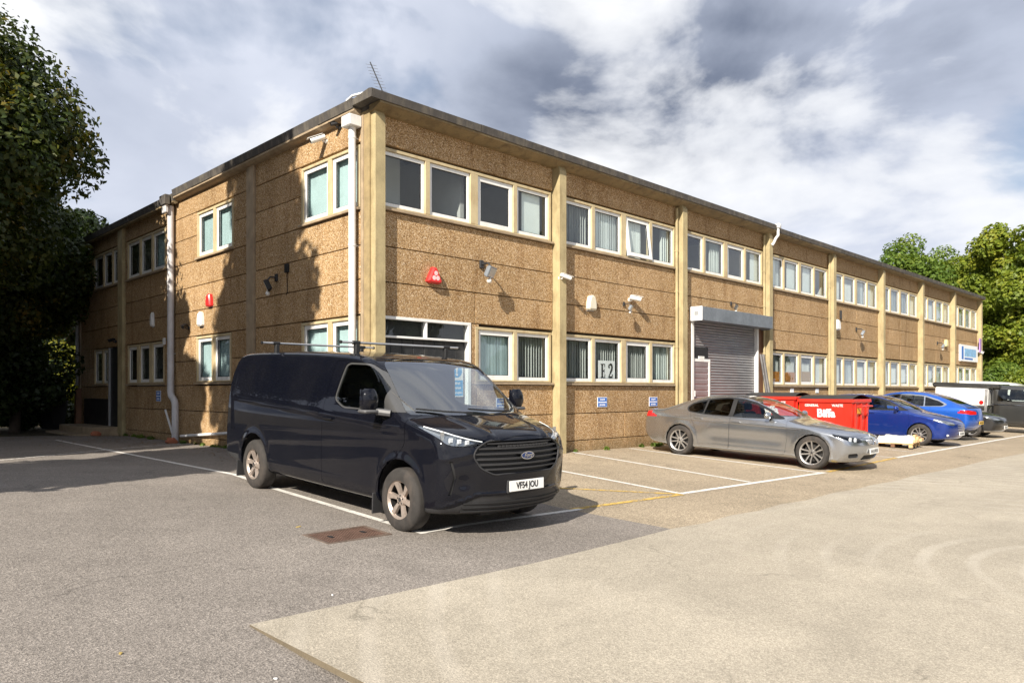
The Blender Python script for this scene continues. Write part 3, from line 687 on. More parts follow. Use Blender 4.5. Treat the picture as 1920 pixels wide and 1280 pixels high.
mb = MB(); mb.tube([(-0.09, 8.5, 0.24), (-0.09, 5.2, 0.46), (-0.09, 2.0, 0.55)], 0.035, 8); part(mb, 'waste_pipe', M_PIPEW, 50)
for x, r in ((9.80, 0.04), (14.80, 0.035), (19.82, 0.04)):
    pipe([(x, -0.07, 6.35), (x, -0.07, -0.2)], r, M_CREAM, clips=(5.2, 4.1, 2.6), side='F')
mb = MB(); mb.tube([(15.02, -0.22, 6.05), (15.06, -0.26, 6.12), (15.10, -0.30, 6.25), (15.12, -0.38, 6.36), (15.12, -0.38, 6.60)], 0.045, 10); mb.box(15.04, 15.20, -0.45, -0.31, 6.58, 6.72, 0, None, 0.01); part(mb, 'overflow_pipe', M_PIPEW, 50)
# front entrance beside the corner column
mb = MB()
for b_ in ((0.262, 2.425, -0.10, 0.012, 2.725, 2.78), (2.345, 2.424, -0.10, 0.010, -0.3, 2.725), (0.262, 2.345, -0.09, 0.004, 2.385, 2.425), (1.28, 1.32, -0.09, 0.0, 2.425, 2.725)):
    fb(mb, 'F', *b_, 0, 0.004)
fr = part(mb, 'door_frame', M_WHITE)
core('F', 0.262, 2.43, 2.785, 2.80)
M_DOORB = plain('black_stained_boards', (0.017, 0.018, 0.020), 0.45, var=0.3, vs=6, dirt=(0.08, 0.075, 0.07), dirt_amt=0.4)
for k in range(8):
    mb = MB(); u0 = 0.27 + k * 0.259; fb(mb, 'F', u0 + 0.003, u0 + 0.256, -0.14, -0.095 + random.uniform(-0.003, 0.003), -0.3, 2.365, 0, 0.006); mb.build('door_board', M_DOORB, fr)
for a, b in ((0.27, 1.278), (1.322, 2.343)):
    mb = MB(); fb(mb, 'F', a, b, -0.07, -0.064, 2.427, 2.722); mb.build('pane', M_GLASS, fr)
mb = MB(); fb(mb, 'F', 0.262, 2.43, -0.30, -0.16, -0.3, 2.79); part(mb, 'door_backing', M_BLACK)
mb = MB(); fb(mb, 'F', 0.262, 2.43, -0.60, 0.25, -0.5, 0.075, 0, 0.01); part(mb, 'doorstep', M_SILL)
# roller shutter in the third bay
mb = MB(); n = 44; zt, zb, u0, u1 = 3.40, -0.15, 10.74, 14.45; prof = []
for k in range(n + 1):
    z = zt + (zb - zt) * k / n; prof += [(-0.10, z), (-0.085, z - 0.012), (-0.072, z - 0.04), (-0.085, z - 0.066)]
vs_ = [(u0, -w, z) for w, z in prof] + [(u1, -w, z) for w, z in prof]; m_ = len(prof)
mb.add(vs_, [(k, k + 1, m_ + k + 1, m_ + k) for k in range(m_ - 1)]); part(mb, 'roller_shutter', M_SHUT)
inner('shutter_void', M_BLACK, 10.12, 14.88, 0.30, 0.36, -0.4, 3.5)
for b_ in ((10.62, 10.74, -0.11, 0.03), (14.45, 14.54, -0.11, 0.02)): mb = MB(); fb(mb, 'F', *b_, -0.3, 3.40, 0, 0.006); part(mb, 'shutter_guide', M_WHITE)
mb = MB(); fb(mb, 'F', 10.115, 10.615, -0.115, 0.0, -0.4, 3.615, 0, 0.006); part(mb, 'wall_panel', M_AGG)
mb = MB(); fb(mb, 'F', 14.545, 14.885, -0.115, -0.01, -0.4, 3.615, 0, 0.006); part(mb, 'timber_jamb', M_BROWN)
mb = MB(); fb(mb, 'F', 10.56, 14.72, 0.005, 0.40, 3.36, 3.74, 0, 0.008); sb = part(mb, 'shutter_box', M_GALV)
mb = MB(); fb(mb, 'F', 10.535, 10.559, 0.005, 0.402, 3.355, 3.745, 0, 0.004); ec = mb.build('end_cap', M_SIGNW, sb)
mb = MB(); mb.box(10.529, 10.534, -0.30, -0.16, 3.50, 3.62); mb.build('maker_mark', plain('mark_grey', (0.30, 0.31, 0.32), 0.5), sb)
mb = MB(); fb(mb, 'F', 14.70, 14.76, 0.0, 0.30, 3.33, 3.37); mb.build('bracket', M_GALV, sb)
for u in (11.8, 12.85, 13.8):
    mb = MB(); fb(mb, 'F', u, u + 0.012, 0.4005, 0.403, 3.365, 3.735); mb.build('seam', M_GALV, sb)
# wicket door let into the shutter
mb = MB()
for b_ in ((10.76, 10.84, -0.2, 2.32), (11.62, 11.70, -0.2, 2.32), (10.84, 11.62, 2.24, 2.32)): fb(mb, 'F', b_[0], b_[1], -0.07, -0.03, b_[2], b_[3], 0, 0.004)
wd = part(mb, 'wicket_door', M_WHITE)
mb = MB(); prof = []
for k in range(15):
    z = 2.24 - k * 0.165; prof += [(-0.055, z), (-0.042, z - 0.03), (-0.042, z - 0.13), (-0.055, z - 0.16)]
mb.add([(10.84, -w, z) for w, z in prof] + [(11.62, -w, z) for w, z in prof], [(k, k + 1, len(prof) + k + 1, len(prof) + k) for k in range(len(prof) - 1)]); mb.build('door_slats', plain('mauve_steel_slats', (0.27, 0.22, 0.22), 0.5, 0.3, var=0.1), wd)
mb = MB(); fb(mb, 'F', 10.78, 10.83, -0.03, 0.02, 1.25, 1.42, 0, 0.004); fb(mb, 'F', 10.77, 10.81, -0.03, 0.0, 0.95, 1.05); mb.build('handle', M_WHITE, wd)
mb = MB(); fb(mb, 'F', 10.76, 11.64, -0.071, -0.066, 2.36, 2.66); part(mb, 'dark_opening', M_BLACK)
mb = MB(); fb(mb, 'F', 11.1, 11.4, -0.065, -0.04, 2.325, 2.40, 0, 0.004); part(mb, 'shutter_bracket', M_WHITE)
# side door and steps at the far end of the left facade
mb = MB(); mb.box(0.11, 0.13, 13.56, 14.69, -0.2, 2.80); part(mb, 'doorway_void', M_BLACK)
mb = MB(); mb.box(0.03, 0.075, 13.58, 14.62, 0.28, 2.76, 0, None, 0.004); sd = part(mb, 'side_door', M_BLACK)
mb = MB(); mb.box(-0.02, 0.10, 14.62, 14.695, 0.28, 2.78, 0, None, 0.004); mb.build('door_jamb', M_STEEL, sd)
mb = MB(); mb.box(-0.035, -0.006, 14.75, 17.25, 0.20, 1.16, 0, None, 0.004); part(mb, 'black_panel', M_BLACK)
for k, (a, b) in enumerate(((0.55, 0.22), (0.95, 0.02))):
    mb = MB(); mb.box(-a - 0.25, 0.0, 13.56 - 0.1 * k, 17.2, -0.2, b + 0.08, 0, None, 0.02); part(mb, 'step', M_SILL)
mb = MB(); mb.box(-0.27, -0.09, 17.30, 17.5, -0.2, 1.5, 0, None, 0.01); part(mb, 'timber_post', M_BROWN)

# ------------------------------------------------------------------ vehicles: bodies meshed from their three outlines
def chaikin(P, n=2):
    P = np.array(P, float)
    for _ in range(n):
        Q = np.roll(P, -1, 0); P = np.stack([0.75 * P + 0.25 * Q, 0.25 * P + 0.75 * Q], 1).reshape(-1, 2)
    return P
class Field2:                                                        # signed distance to an outline, tabled
    def __init__(s, poly, lo, hi, h=0.0125, smooth=2):
        P = chaikin(poly, smooth); s.lo = np.array(lo); s.h = h
        nx, ny = [int(math.ceil((hi[i] - lo[i]) / h)) + 1 for i in (0, 1)]
        X, Y = np.meshgrid(lo[0] + h * np.arange(nx), lo[1] + h * np.arange(ny), indexing='ij')
        d = np.full(X.shape, 1e9); ins = np.zeros(X.shape, bool); Q = np.roll(P, -1, 0)
        for (ax, ay), (bx, by) in zip(P, Q):
            ex, ey = bx - ax, by - ay; wx, wy = X - ax, Y - ay
            t = np.clip((wx * ex + wy * ey) / (ex * ex + ey * ey + 1e-12), 0, 1)
            d = np.minimum(d, (wx - t * ex) ** 2 + (wy - t * ey) ** 2)
            c = (ay > Y) != (by > Y)
            if ay != by: ins ^= c & (X < (bx - ax) * (Y - ay) / (by - ay) + ax)
        s.t = np.where(ins, -1, 1) * np.sqrt(d); s.n = (nx, ny)
    def __call__(s, x, y):
        u = np.clip((x - s.lo[0]) / s.h, 0, s.n[0] - 1.001); v = np.clip((y - s.lo[1]) / s.h, 0, s.n[1] - 1.001)
        i = u.astype(int); j = v.astype(int); fu = u - i; fv = v - j; t = s.t
        return (t[i, j] * (1 - fu) + t[i + 1, j] * fu) * (1 - fv) + (t[i, j + 1] * (1 - fu) + t[i + 1, j + 1] * fu) * fv
def sst(x, a, b):
    t = np.clip((x - a) / (b - a), 0, 1); return t * t * (3 - 2 * t)
def rint(a, b, r):
    return np.minimum(np.maximum(a, b), -r) + np.sqrt(np.maximum(a + r, 0) ** 2 + np.maximum(b + r, 0) ** 2)
def make_field(sp):
    L0, L1, W, H = sp['x0'] - 0.15, sp['x1'] + 0.15, sp['w'] + 0.12, sp['h'] + 0.15
    fs = Field2(sp['side'], (L0 - 0.3, -0.1), (L1 + 0.6, H + 0.2))
    pl = sp['plan']; fpn = Field2([(x, y) for x, y in pl] + [(x, -y) for x, y in pl[::-1]], (L0, -W), (L1, W))
    fr = sp['front']; ff = Field2([(y, z) for y, z in fr] + [(-y, z) for y, z in fr[::-1]], (-W, -0.1), (W, H + 0.2))
    def d(p):
        x, y, z = p[:, 0], np.abs(p[:, 1]), p[:, 2]; yr = y / sp['w']
        xs = x + sp['bowf'] * yr ** 2.3 * sst(x, *sp['bowfx']) - sp['bowr'] * yr ** 2.3 * sst(-x, *sp['bowrx'])
        zs = z + sp['crown'] * yr ** 2 * sst(z, sp['h'] * 0.35, sp['h'] * 0.7)
        a = fs(xs, zs); fl = np.zeros_like(x)
        for ax in sp['axles']:
            rr = np.hypot(x - ax, z - sp['wr']); fl += sp['flare'] * np.exp(-((rr - sp['arch'] - 0.02) / 0.06) ** 2) * (z < 1.0)
        b = ff(y, z); c = fpn(x, y)
        if 'detail' in sp: fl = fl + sp['detail'](x, y, z)
        if 'nose' in sp: a = a - sp['nose'](x, y, z)
        e = rint(b, c, sp.get('rbc', 0.06)) - fl
        return rint(a, e, sp.get('r', 0.07))
    return d
def grad(d, p, h=0.012):
    g = np.stack([d(p + np.eye(3)[i] * h) - d(p - np.eye(3)[i] * h) for i in range(3)], 1); return g / (np.linalg.norm(g, axis=1, keepdims=True) + 1e-9)
def surface_net(d, lo, hi, h):
    n = [int(math.ceil((hi[i] - lo[i]) / h)) + 1 for i in range(3)]
    ax = [lo[i] + h * np.arange(n[i]) for i in range(3)]
    G = np.stack(np.meshgrid(*ax, indexing='ij'), -1).reshape(-1, 3); V = d(G).reshape(n)
    ins = V < 0; c = ins[:-1, :-1, :-1].astype(int)
    for i in (0, 1):
        for j in (0, 1):
            for k in (0, 1):
                if i + j + k: c = c + ins[i:n[0] - 1 + i, j:n[1] - 1 + j, k:n[2] - 1 + k]
    act = (c > 0) & (c < 8); idx = -np.ones(act.shape, int); idx[act] = np.arange(act.sum()); cells = np.argwhere(act)
    acc = np.zeros((len(cells), 3)); cnt = np.zeros(len(cells))
    corners = [(i, j, k) for i in (0, 1) for j in (0, 1) for k in (0, 1)]
    for a in corners:
        for axn in range(3):
            if a[axn]: continue
            b = list(a); b[axn] = 1
            va = V[cells[:, 0] + a[0], cells[:, 1] + a[1], cells[:, 2] + a[2]]; vb = V[cells[:, 0] + b[0], cells[:, 1] + b[1], cells[:, 2] + b[2]]
            m = (va < 0) != (vb < 0); t = np.where(m, va / (va - vb + 1e-12), 0); q = np.tile(np.array(a, float), (len(cells), 1)); q[:, axn] = t
            acc[m] += q[m]; cnt[m] += 1
    P = np.array(lo) + h * (cells + acc / cnt[:, None]); quads = []
    for axn in range(3):
        o1, o2 = [(1, 2), (2, 0), (0, 1)][axn]
        s0 = [slice(None)] * 3; s1 = [slice(None)] * 3; s0[axn] = slice(0, -1); s1[axn] = slice(1, None)
        ch = ins[tuple(s0)] != ins[tuple(s1)]; E = np.argwhere(ch)
        E = E[(E[:, o1] > 0) & (E[:, o2] > 0) & (E[:, o1] < n[o1] - 1) & (E[:, o2] < n[o2] - 1)]
        a = ins[E[:, 0], E[:, 1], E[:, 2]]
        def cell(d1, d2):
            q = E.copy(); q[:, o1] -= d1; q[:, o2] -= d2; return idx[q[:, 0], q[:, 1], q[:, 2]]
        q = np.stack([cell(1, 1), cell(0, 1), cell(0, 0), cell(1, 0)], 1); q[~a] = q[~a][:, ::-1]; quads.append(q)
    for _ in range(4):
        P = P - d(P)[:, None] * grad(d, P) * 0.9
    return P, np.concatenate(quads)
PLN = {'xz': (0, 2, 1), 'yz': (1, 2, 0), 'xy': (0, 1, 2)}
class Body:
    def __init__(s, sp, h):
        s.sp = sp; s.d = make_field(sp); s.h = h
        P, Q = surface_net(s.d, (sp['x0'] - 2.2 * h, -sp['w'] - 2.2 * h - 0.03, 0.05), (sp['x1'] + 2.2 * h, sp['w'] + 2.2 * h + 0.03, sp['h'] + 2.2 * h), h)
        me = bpy.data.meshes.new('tmp'); me.from_pydata(P.tolist(), [], Q.tolist()); s.bm = bmesh.new(); s.bm.from_mesh(me); bpy.data.meshes.remove(me)
        s.bm.normal_update()
        s.lay = s.bm.faces.layers.int.new('pid'); s.names = ['body']
    def region(s, name, plane, poly, cond, only=None):
        """faces of the shell that lie inside an outline drawn in one of the three views become their own part"""
        if name not in s.names: s.names.append(name)
        pid = s.names.index(name); a, b, c = PLN[plane]; P = np.array(poly, float)
        lo = P.min(0) - 2.5 * s.h; hi = P.max(0) + 2.5 * s.h
        okp = None if only is None else {s.names.index(o) for o in only if o in s.names}
        def cand(): 
            out = []
            for f in s.bm.faces:
                q = f.calc_center_median()
                if lo[0] < q[a] < hi[0] and lo[1] < q[b] < hi[1] and (okp is None or f[s.lay] in okp) and cond(q, f.normal): out.append(f)
            return out
        fs = [(f, *(lambda q: (q[a], q[b]))(f.calc_center_median())) for f in cand()]; n = len(P); rj = 1.6 * s.h
        for i in range(n):
            p, q = P[i].tolist(), P[(i + 1) % n].tolist(); e = (q[0] - p[0], q[1] - p[1]); ln = math.hypot(*e)
            if ln < 1e-6: continue
            m = 1.2 * s.h; sub = []
            nx, ny = e[1] / ln, -e[0] / ln
            for f, fx, fy in fs:
                fx -= p[0]; fy -= p[1]
                if abs(fx * nx + fy * ny) > rj: continue
                tq = (fx * e[0] + fy * e[1]) / ln
                if tq < -2.5 * s.h or tq > ln + 2.5 * s.h or not f.is_valid: continue
                vs2 = [(v.co[a] - p[0], v.co[b] - p[1]) for v in f.verts]
                dd = [x * nx + y * ny for x, y in vs2]; 
                if min(dd) > -1e-6 or max(dd) < 1e-6: continue
                tt = [(x * e[0] + y * e[1]) / ln for x, y in vs2]
                if max(tt) < -m or min(tt) > ln + m: continue
                sub.append(f)
            if not sub: continue
            co = [0, 0, 0]; no = [0, 0, 0]; co[a], co[b] = p; no[a], no[b] = nx, ny
            geom = set(sub); 
            for f in sub: geom.update(f.edges); geom.update(f.verts)
            r = bmesh.ops.bisect_plane(s.bm, geom=list(geom), dist=1e-5, plane_co=co, plane_no=no)
            new = [g for g in r['geom'] if isinstance(g, bmesh.types.BMFace)]
            seen = set(sub); fs += [(f, *(lambda q: (q[a], q[b]))(f.calc_center_median())) for f in new if f not in seen]
        s.bm.normal_update()
        for f in cand():
            q = f.calc_center_median(); x, y = q[a], q[b]; ins = False
            for i in range(n):
                (x1, y1), (x2, y2) = P[i], P[(i + 1) % n]
                if (y1 > y) != (y2 > y) and x < (x2 - x1) * (y - y1) / (y2 - y1) + x1: ins = not ins
            if ins: f[s.lay] = pid
    def finish(s, root, table, lining=('body',), lin_off=0.035):
        """table: part name -> (object name, material, gap, depth, flange, parent name)"""
        s.bm.verts.index_update(); s.bm.verts.ensure_lookup_table()
        V = np.array([v.co[:] for v in s.bm.verts]); Nn = grad(s.d, V)
        by = {}
        for f in s.bm.faces: by.setdefault(s.names[f[s.lay]], []).append([v.index for v in f.verts])
        objs = {}
        # split regions of one name into connected pieces (left and right windows, lamps and doors are separate parts)
        for name in [n for n in s.names if n in by and n in table]:
            oname, mat, gap, depth, flange, par = table[name]
            for fl in pieces(by[name]):
                o = shell_part(oname, mat, V, Nn, fl, gap, depth, flange, objs_parent(objs, par, V, fl) or root)
                objs.setdefault(name, []).append((o, V[np.unique(np.concatenate(fl))].mean(0)))
        lf = [f for n in lining if n in by for f in by[n]]
        if lf: shell_part('cabin_lining', M_LIN, V, Nn, [f[::-1] for f in lf], 0, lin_off, 0, root, flip=True)
        s.bm.free(); return objs
def objs_parent(objs, par, V, fl):
    if not par or par not in objs: return None
    c = V[np.unique(np.concatenate(fl))].mean(0); return min(objs[par], key=lambda t: np.linalg.norm(t[1] - c))[0]
def pieces(fl):
    parent = {}
    def find(a):
        while parent.setdefault(a, a) != a: parent[a] = parent[parent[a]]; a = parent[a]
        return a
    for f in fl:
        r = find(f[0])
        for v in f[1:]: parent[find(v)] = r
    out = {}
    for f in fl: out.setdefault(find(f[0]), []).append(f)
    return [v for v in out.values() if len(v) > 2]
def shell_part(name, mat, V, Nn, fl, gap, depth, flange, parent, flip=False):
    ids = np.unique(np.concatenate(fl)); mp = {int(k): i for i, k in enumerate(ids)}
    P = V[ids].copy(); N = Nn[ids].copy(); F = [[mp[v] for v in f] for f in fl]
    ec = {}
    for f in F:
        a = f[-1]
        for b in f:
            k = (a, b) if a < b else (b, a); ec[k] = None if k in ec else (a, b, f); a = b
    bd = [(a, b, P[f].mean(0)) for a, b, f in (v for v in ec.values() if v)]
    if gap and bd:
        sh = np.zeros_like(P)
        for a, b, c in bd:
            e = P[b] - P[a]; ln = np.linalg.norm(e); 
            if ln < 1e-7: continue
            e = e / ln; nf = (N[a] + N[b]); nf = nf / (np.linalg.norm(nf) + 1e-9); q = np.cross(nf, e); q = q if np.dot(q, c - (P[a] + P[b]) / 2) > 0 else -q
            sh[a] += q; sh[b] += q
        ln = np.linalg.norm(sh, axis=1, keepdims=True); P = P + np.where(ln > 1e-6, sh / (ln + 1e-9), 0) * gap
    P = P - N * depth
    verts = P.tolist(); faces = list(F); nl = []
    sg = -1.0 if flip else 1.0
    NL = (sg * N).tolist()
    for f in F: nl += [NL[v] for v in f]
    if flange and bd:
        for a, b, c in bd:
            k = len(verts); verts += [P[a].tolist(), P[b].tolist(), (P[b] - N[b] * flange).tolist(), (P[a] - N[a] * flange).tolist()]
            faces.append([k + 1, k, k + 3, k + 2]); fn = np.cross(P[a] - P[b], -N[a]); fn = fn / (np.linalg.norm(fn) + 1e-9); nl += [tuple(fn)] * 4
    me = bpy.data.meshes.new(name); me.from_pydata(verts, [], faces); me.materials.append(mat)
    me.polygons.foreach_set('use_smooth', [True] * len(faces)); me.normals_split_custom_set(nl); me.update()
    return link(name, me, parent)
def rnd(poly, r=0.05, n=3):                                            # round the corners of an outline
    out = []; m = len(poly)
    for i in range(m):
        p = Vector(poly[i]); a = Vector(poly[i - 1]); b = Vector(poly[(i + 1) % m])
        k = r[i] if isinstance(r, (list, tuple)) else r
        k = min(k, (a - p).length * 0.45, (b - p).length * 0.45); p0 = p + (a - p).normalized() * k; p1 = p + (b - p).normalized() * k
        for j in range(n + 1):
            t = j / n; out.append(tuple(p0 * (1 - t) ** 2 + p * 2 * t * (1 - t) + p1 * t * t))
    return out
def circ(cx, cz, r, n=18): return [(cx + r * math.cos(2 * math.pi * k / n), cz + r * math.sin(2 * math.pi * k / n)) for k in range(n)]
def wheel(root, x, y, r, rim_r, width, spokes, style, mrim=None, zc=None):
    """outer face towards +y when y > 0"""
    o_ = empty('wheel', (x, y, r if zc is None else zc), (0, 0, 0 if y > 0 else math.pi)); o_.parent = root
    w = width; mrim = mrim or M_ALLOY
    mb = MB(); k = r - rim_r
    mb.lathe([(rim_r - 0.012, -w / 2), (rim_r + 0.2 * k, -w / 2 - 0.004), (rim_r + 0.62 * k, -w / 2 + 0.002), (r - 0.012, -w / 2 + 0.022), (r, -w / 2 + 0.045), (r, w / 2 - 0.045), (r - 0.012, w / 2 - 0.022), (rim_r + 0.62 * k, w / 2 - 0.002), (rim_r + 0.2 * k, w / 2 + 0.004), (rim_r - 0.012, w / 2)], 40, 'y')
    mb.build('tyre', M_RUBBER, o_, smooth=35)
    mb = MB()
    yo = w / 2 - 0.004
    mb.lathe([(rim_r - 0.010, -w / 2), (rim_r - 0.03, -w * 0.3), (rim_r - 0.035, yo - 0.03)], 40, 'y', 1)
    mb.lathe([(rim_r - 0.035, yo - 0.03), (rim_r - 0.016, yo - 0.006), (rim_r - 0.002, yo), (rim_r + 0.004, yo - 0.006)], 40, 'y')
    hub = 0.062; dish = yo - 0.022
    for sidx in range(spokes):
        a = 2 * math.pi * sidx / spokes + 0.3
        offs = [(-0.052, 0.034), (0.052, 0.034)] if style == 'twin' else [(0.0, 0.075 if style == 'wide' else 0.05)]
        for of, wd in offs:
            r0, r1 = hub * 0.7, rim_r - 0.018
            pts = []
            w0, w1 = wd * (0.62 if style == 'wide' else 0.8), wd * (1.15 if style == 'wide' else 0.95)
            o0, o1 = of * 0.45, of * 1.05
            tw = 0.10 if style == 'wide' else 0.0
            prof = [(r0, o0, w0, dish - 0.012), ((r0 + r1) / 2, (o0 + o1) / 2 + tw * 0.35 * rim_r, (w0 + w1) / 2 * 0.9, dish), (r1, o1 + tw * rim_r, w1, yo - 0.012)]
            vs_ = []
            for rr, o__, ww, yy in prof:
                for sx, dy in ((-1, -0.03), (-0.75, 0), (0.75, 0), (1, -0.03)):
                    lx, lz = o__ + sx * ww / 2, rr; vs_.append((lx * math.cos(a) + lz * math.sin(a), yy + dy, -lx * math.sin(a) + lz * math.cos(a)))
            fs_ = [(i * 4 + j, i * 4 + j + 1, (i + 1) * 4 + j + 1, (i + 1) * 4 + j) for i in range(2) for j in range(3)]
            mb.add(vs_, [f[::-1] for f in fs_])
    mb.lathe([(0.0, dish + 0.006), (0.028, dish + 0.006), (0.032, dish), (hub, dish - 0.004), (hub + 0.012, dish - 0.03)], 20, 'y')
    mb.build('rim', [mrim, M_BARREL], o_, smooth=35)
    mb = MB()
    for k_ in range(5):
        a = 2 * math.pi * k_ / 5; c = (0.045 * math.sin(a), dish - 0.004, 0.045 * math.cos(a)); mb.tube([c, (c[0], dish + 0.004, c[2])], 0.009, 6)
    mb.disc((0, dish + 0.0075, 0), 0.024, (0, 1, 0), 14); mb.build('hub_cap', M_PLASTIC, o_)
    mb = MB(); mb.lathe([(0.02, 0.0), (rim_r * 0.72, 0.0), (rim_r * 0.72, -0.02), (0.02, -0.02)], 28, 'y', 0, None, True); mb.build('brake_disc', M_BARREL, o_)
    mb = MB(); mb.lathe([(rim_r - 0.02, -w / 2 + 0.01), (0.01, -w / 2 + 0.012)], 24, 'y'); mb.build('wheel_back', M_BLACK, o_)
    return o_
def arch_liner(root, x, y, r, dep, zc):
    mb = MB(); n = 14; vs_ = []; s = 1 if y > 0 else -1
    for k in range(n + 1):
        a = math.pi * (-0.06 + 1.12 * k / n); vs_ += [(x + r * math.cos(a), y - s * 0.02, zc + r * math.sin(a)), (x + r * math.cos(a), y - s * dep, zc + r * math.sin(a))]
    mb.add(vs_, [(2 * k, 2 * k + 1, 2 * k + 3, 2 * k + 2) for k in range(n)])
    mb.add([(x + r * math.cos(math.pi * (-0.06 + 1.12 * k / n)), y - s * dep, zc + r * math.sin(math.pi * (-0.06 + 1.12 * k / n))) for k in range(n + 1)], [tuple(range(n + 1))])
    mb.build('wheel_arch_liner', M_BLACK, root)
def on_front(x, y, z, yaw=0.0, pitch=0.0):                             # local frame for lettering on the nose: xy plane faces +x
    return T(x, y, z) @ mat_rot('Z', yaw) @ Matrix(((0, 0, 1, 0), (1, 0, 0, 0), (0, 1, 0, 0), (0, 0, 0, 1))) @ mat_rot('X', pitch)
def hit(field, o, dirv, tmax=6.0):
    """distance along a ray to the body surface"""
    o = np.array(o, float); dv = np.array(dirv, float); dv /= np.linalg.norm(dv); t = 0.0
    for _ in range(200):
        q = field(np.array([o + dv * t]))[0]
        if q < 0.0008: break
        t += q * 0.7
        if t > tmax: break
    return o + dv * t
def plate(root, c, M, text, mat, w=0.52, h=0.112):
    mb = MB(); mb.box(-w / 2, w / 2, -h / 2, h / 2, 0, 0.012, 0, M, 0.003)
    o = mb.build('number_plate', mat, root); q = MB(); put_text(q, text, M @ T(0, 0, 0.0135), w * 0.155, h * 0.86, 0, 0.02) if text else put_marks(q, M @ T(0, 0, 0.0125), w * 0.82, h * 0.66, 7, 3); q.build('lettering', M_INK, o); return o
def seat(root, x, y, z, mat=None):
    mb = MB(); mb.box(x - 0.24, x + 0.26, y - 0.24, y + 0.24, z, z + 0.16, 0, None, 0.05)
    mb.box(-0.07, 0.07, y - 0.23, y + 0.23, 0, 0.62, 0, T(x - 0.24, 0, z + 0.12) @ mat_rot('Y', -14), 0.05)
    mb.box(-0.05, 0.05, y - 0.13, y + 0.13, 0.64, 0.84, 0, T(x - 0.24, 0, z + 0.12) @ mat_rot('Y', -14), 0.04); mb.build('seat', mat or M_LIN, root)
SIDE = lambda lim: (lambda q, n: abs(n.y) > 0.35 and abs(q.y) > lim)

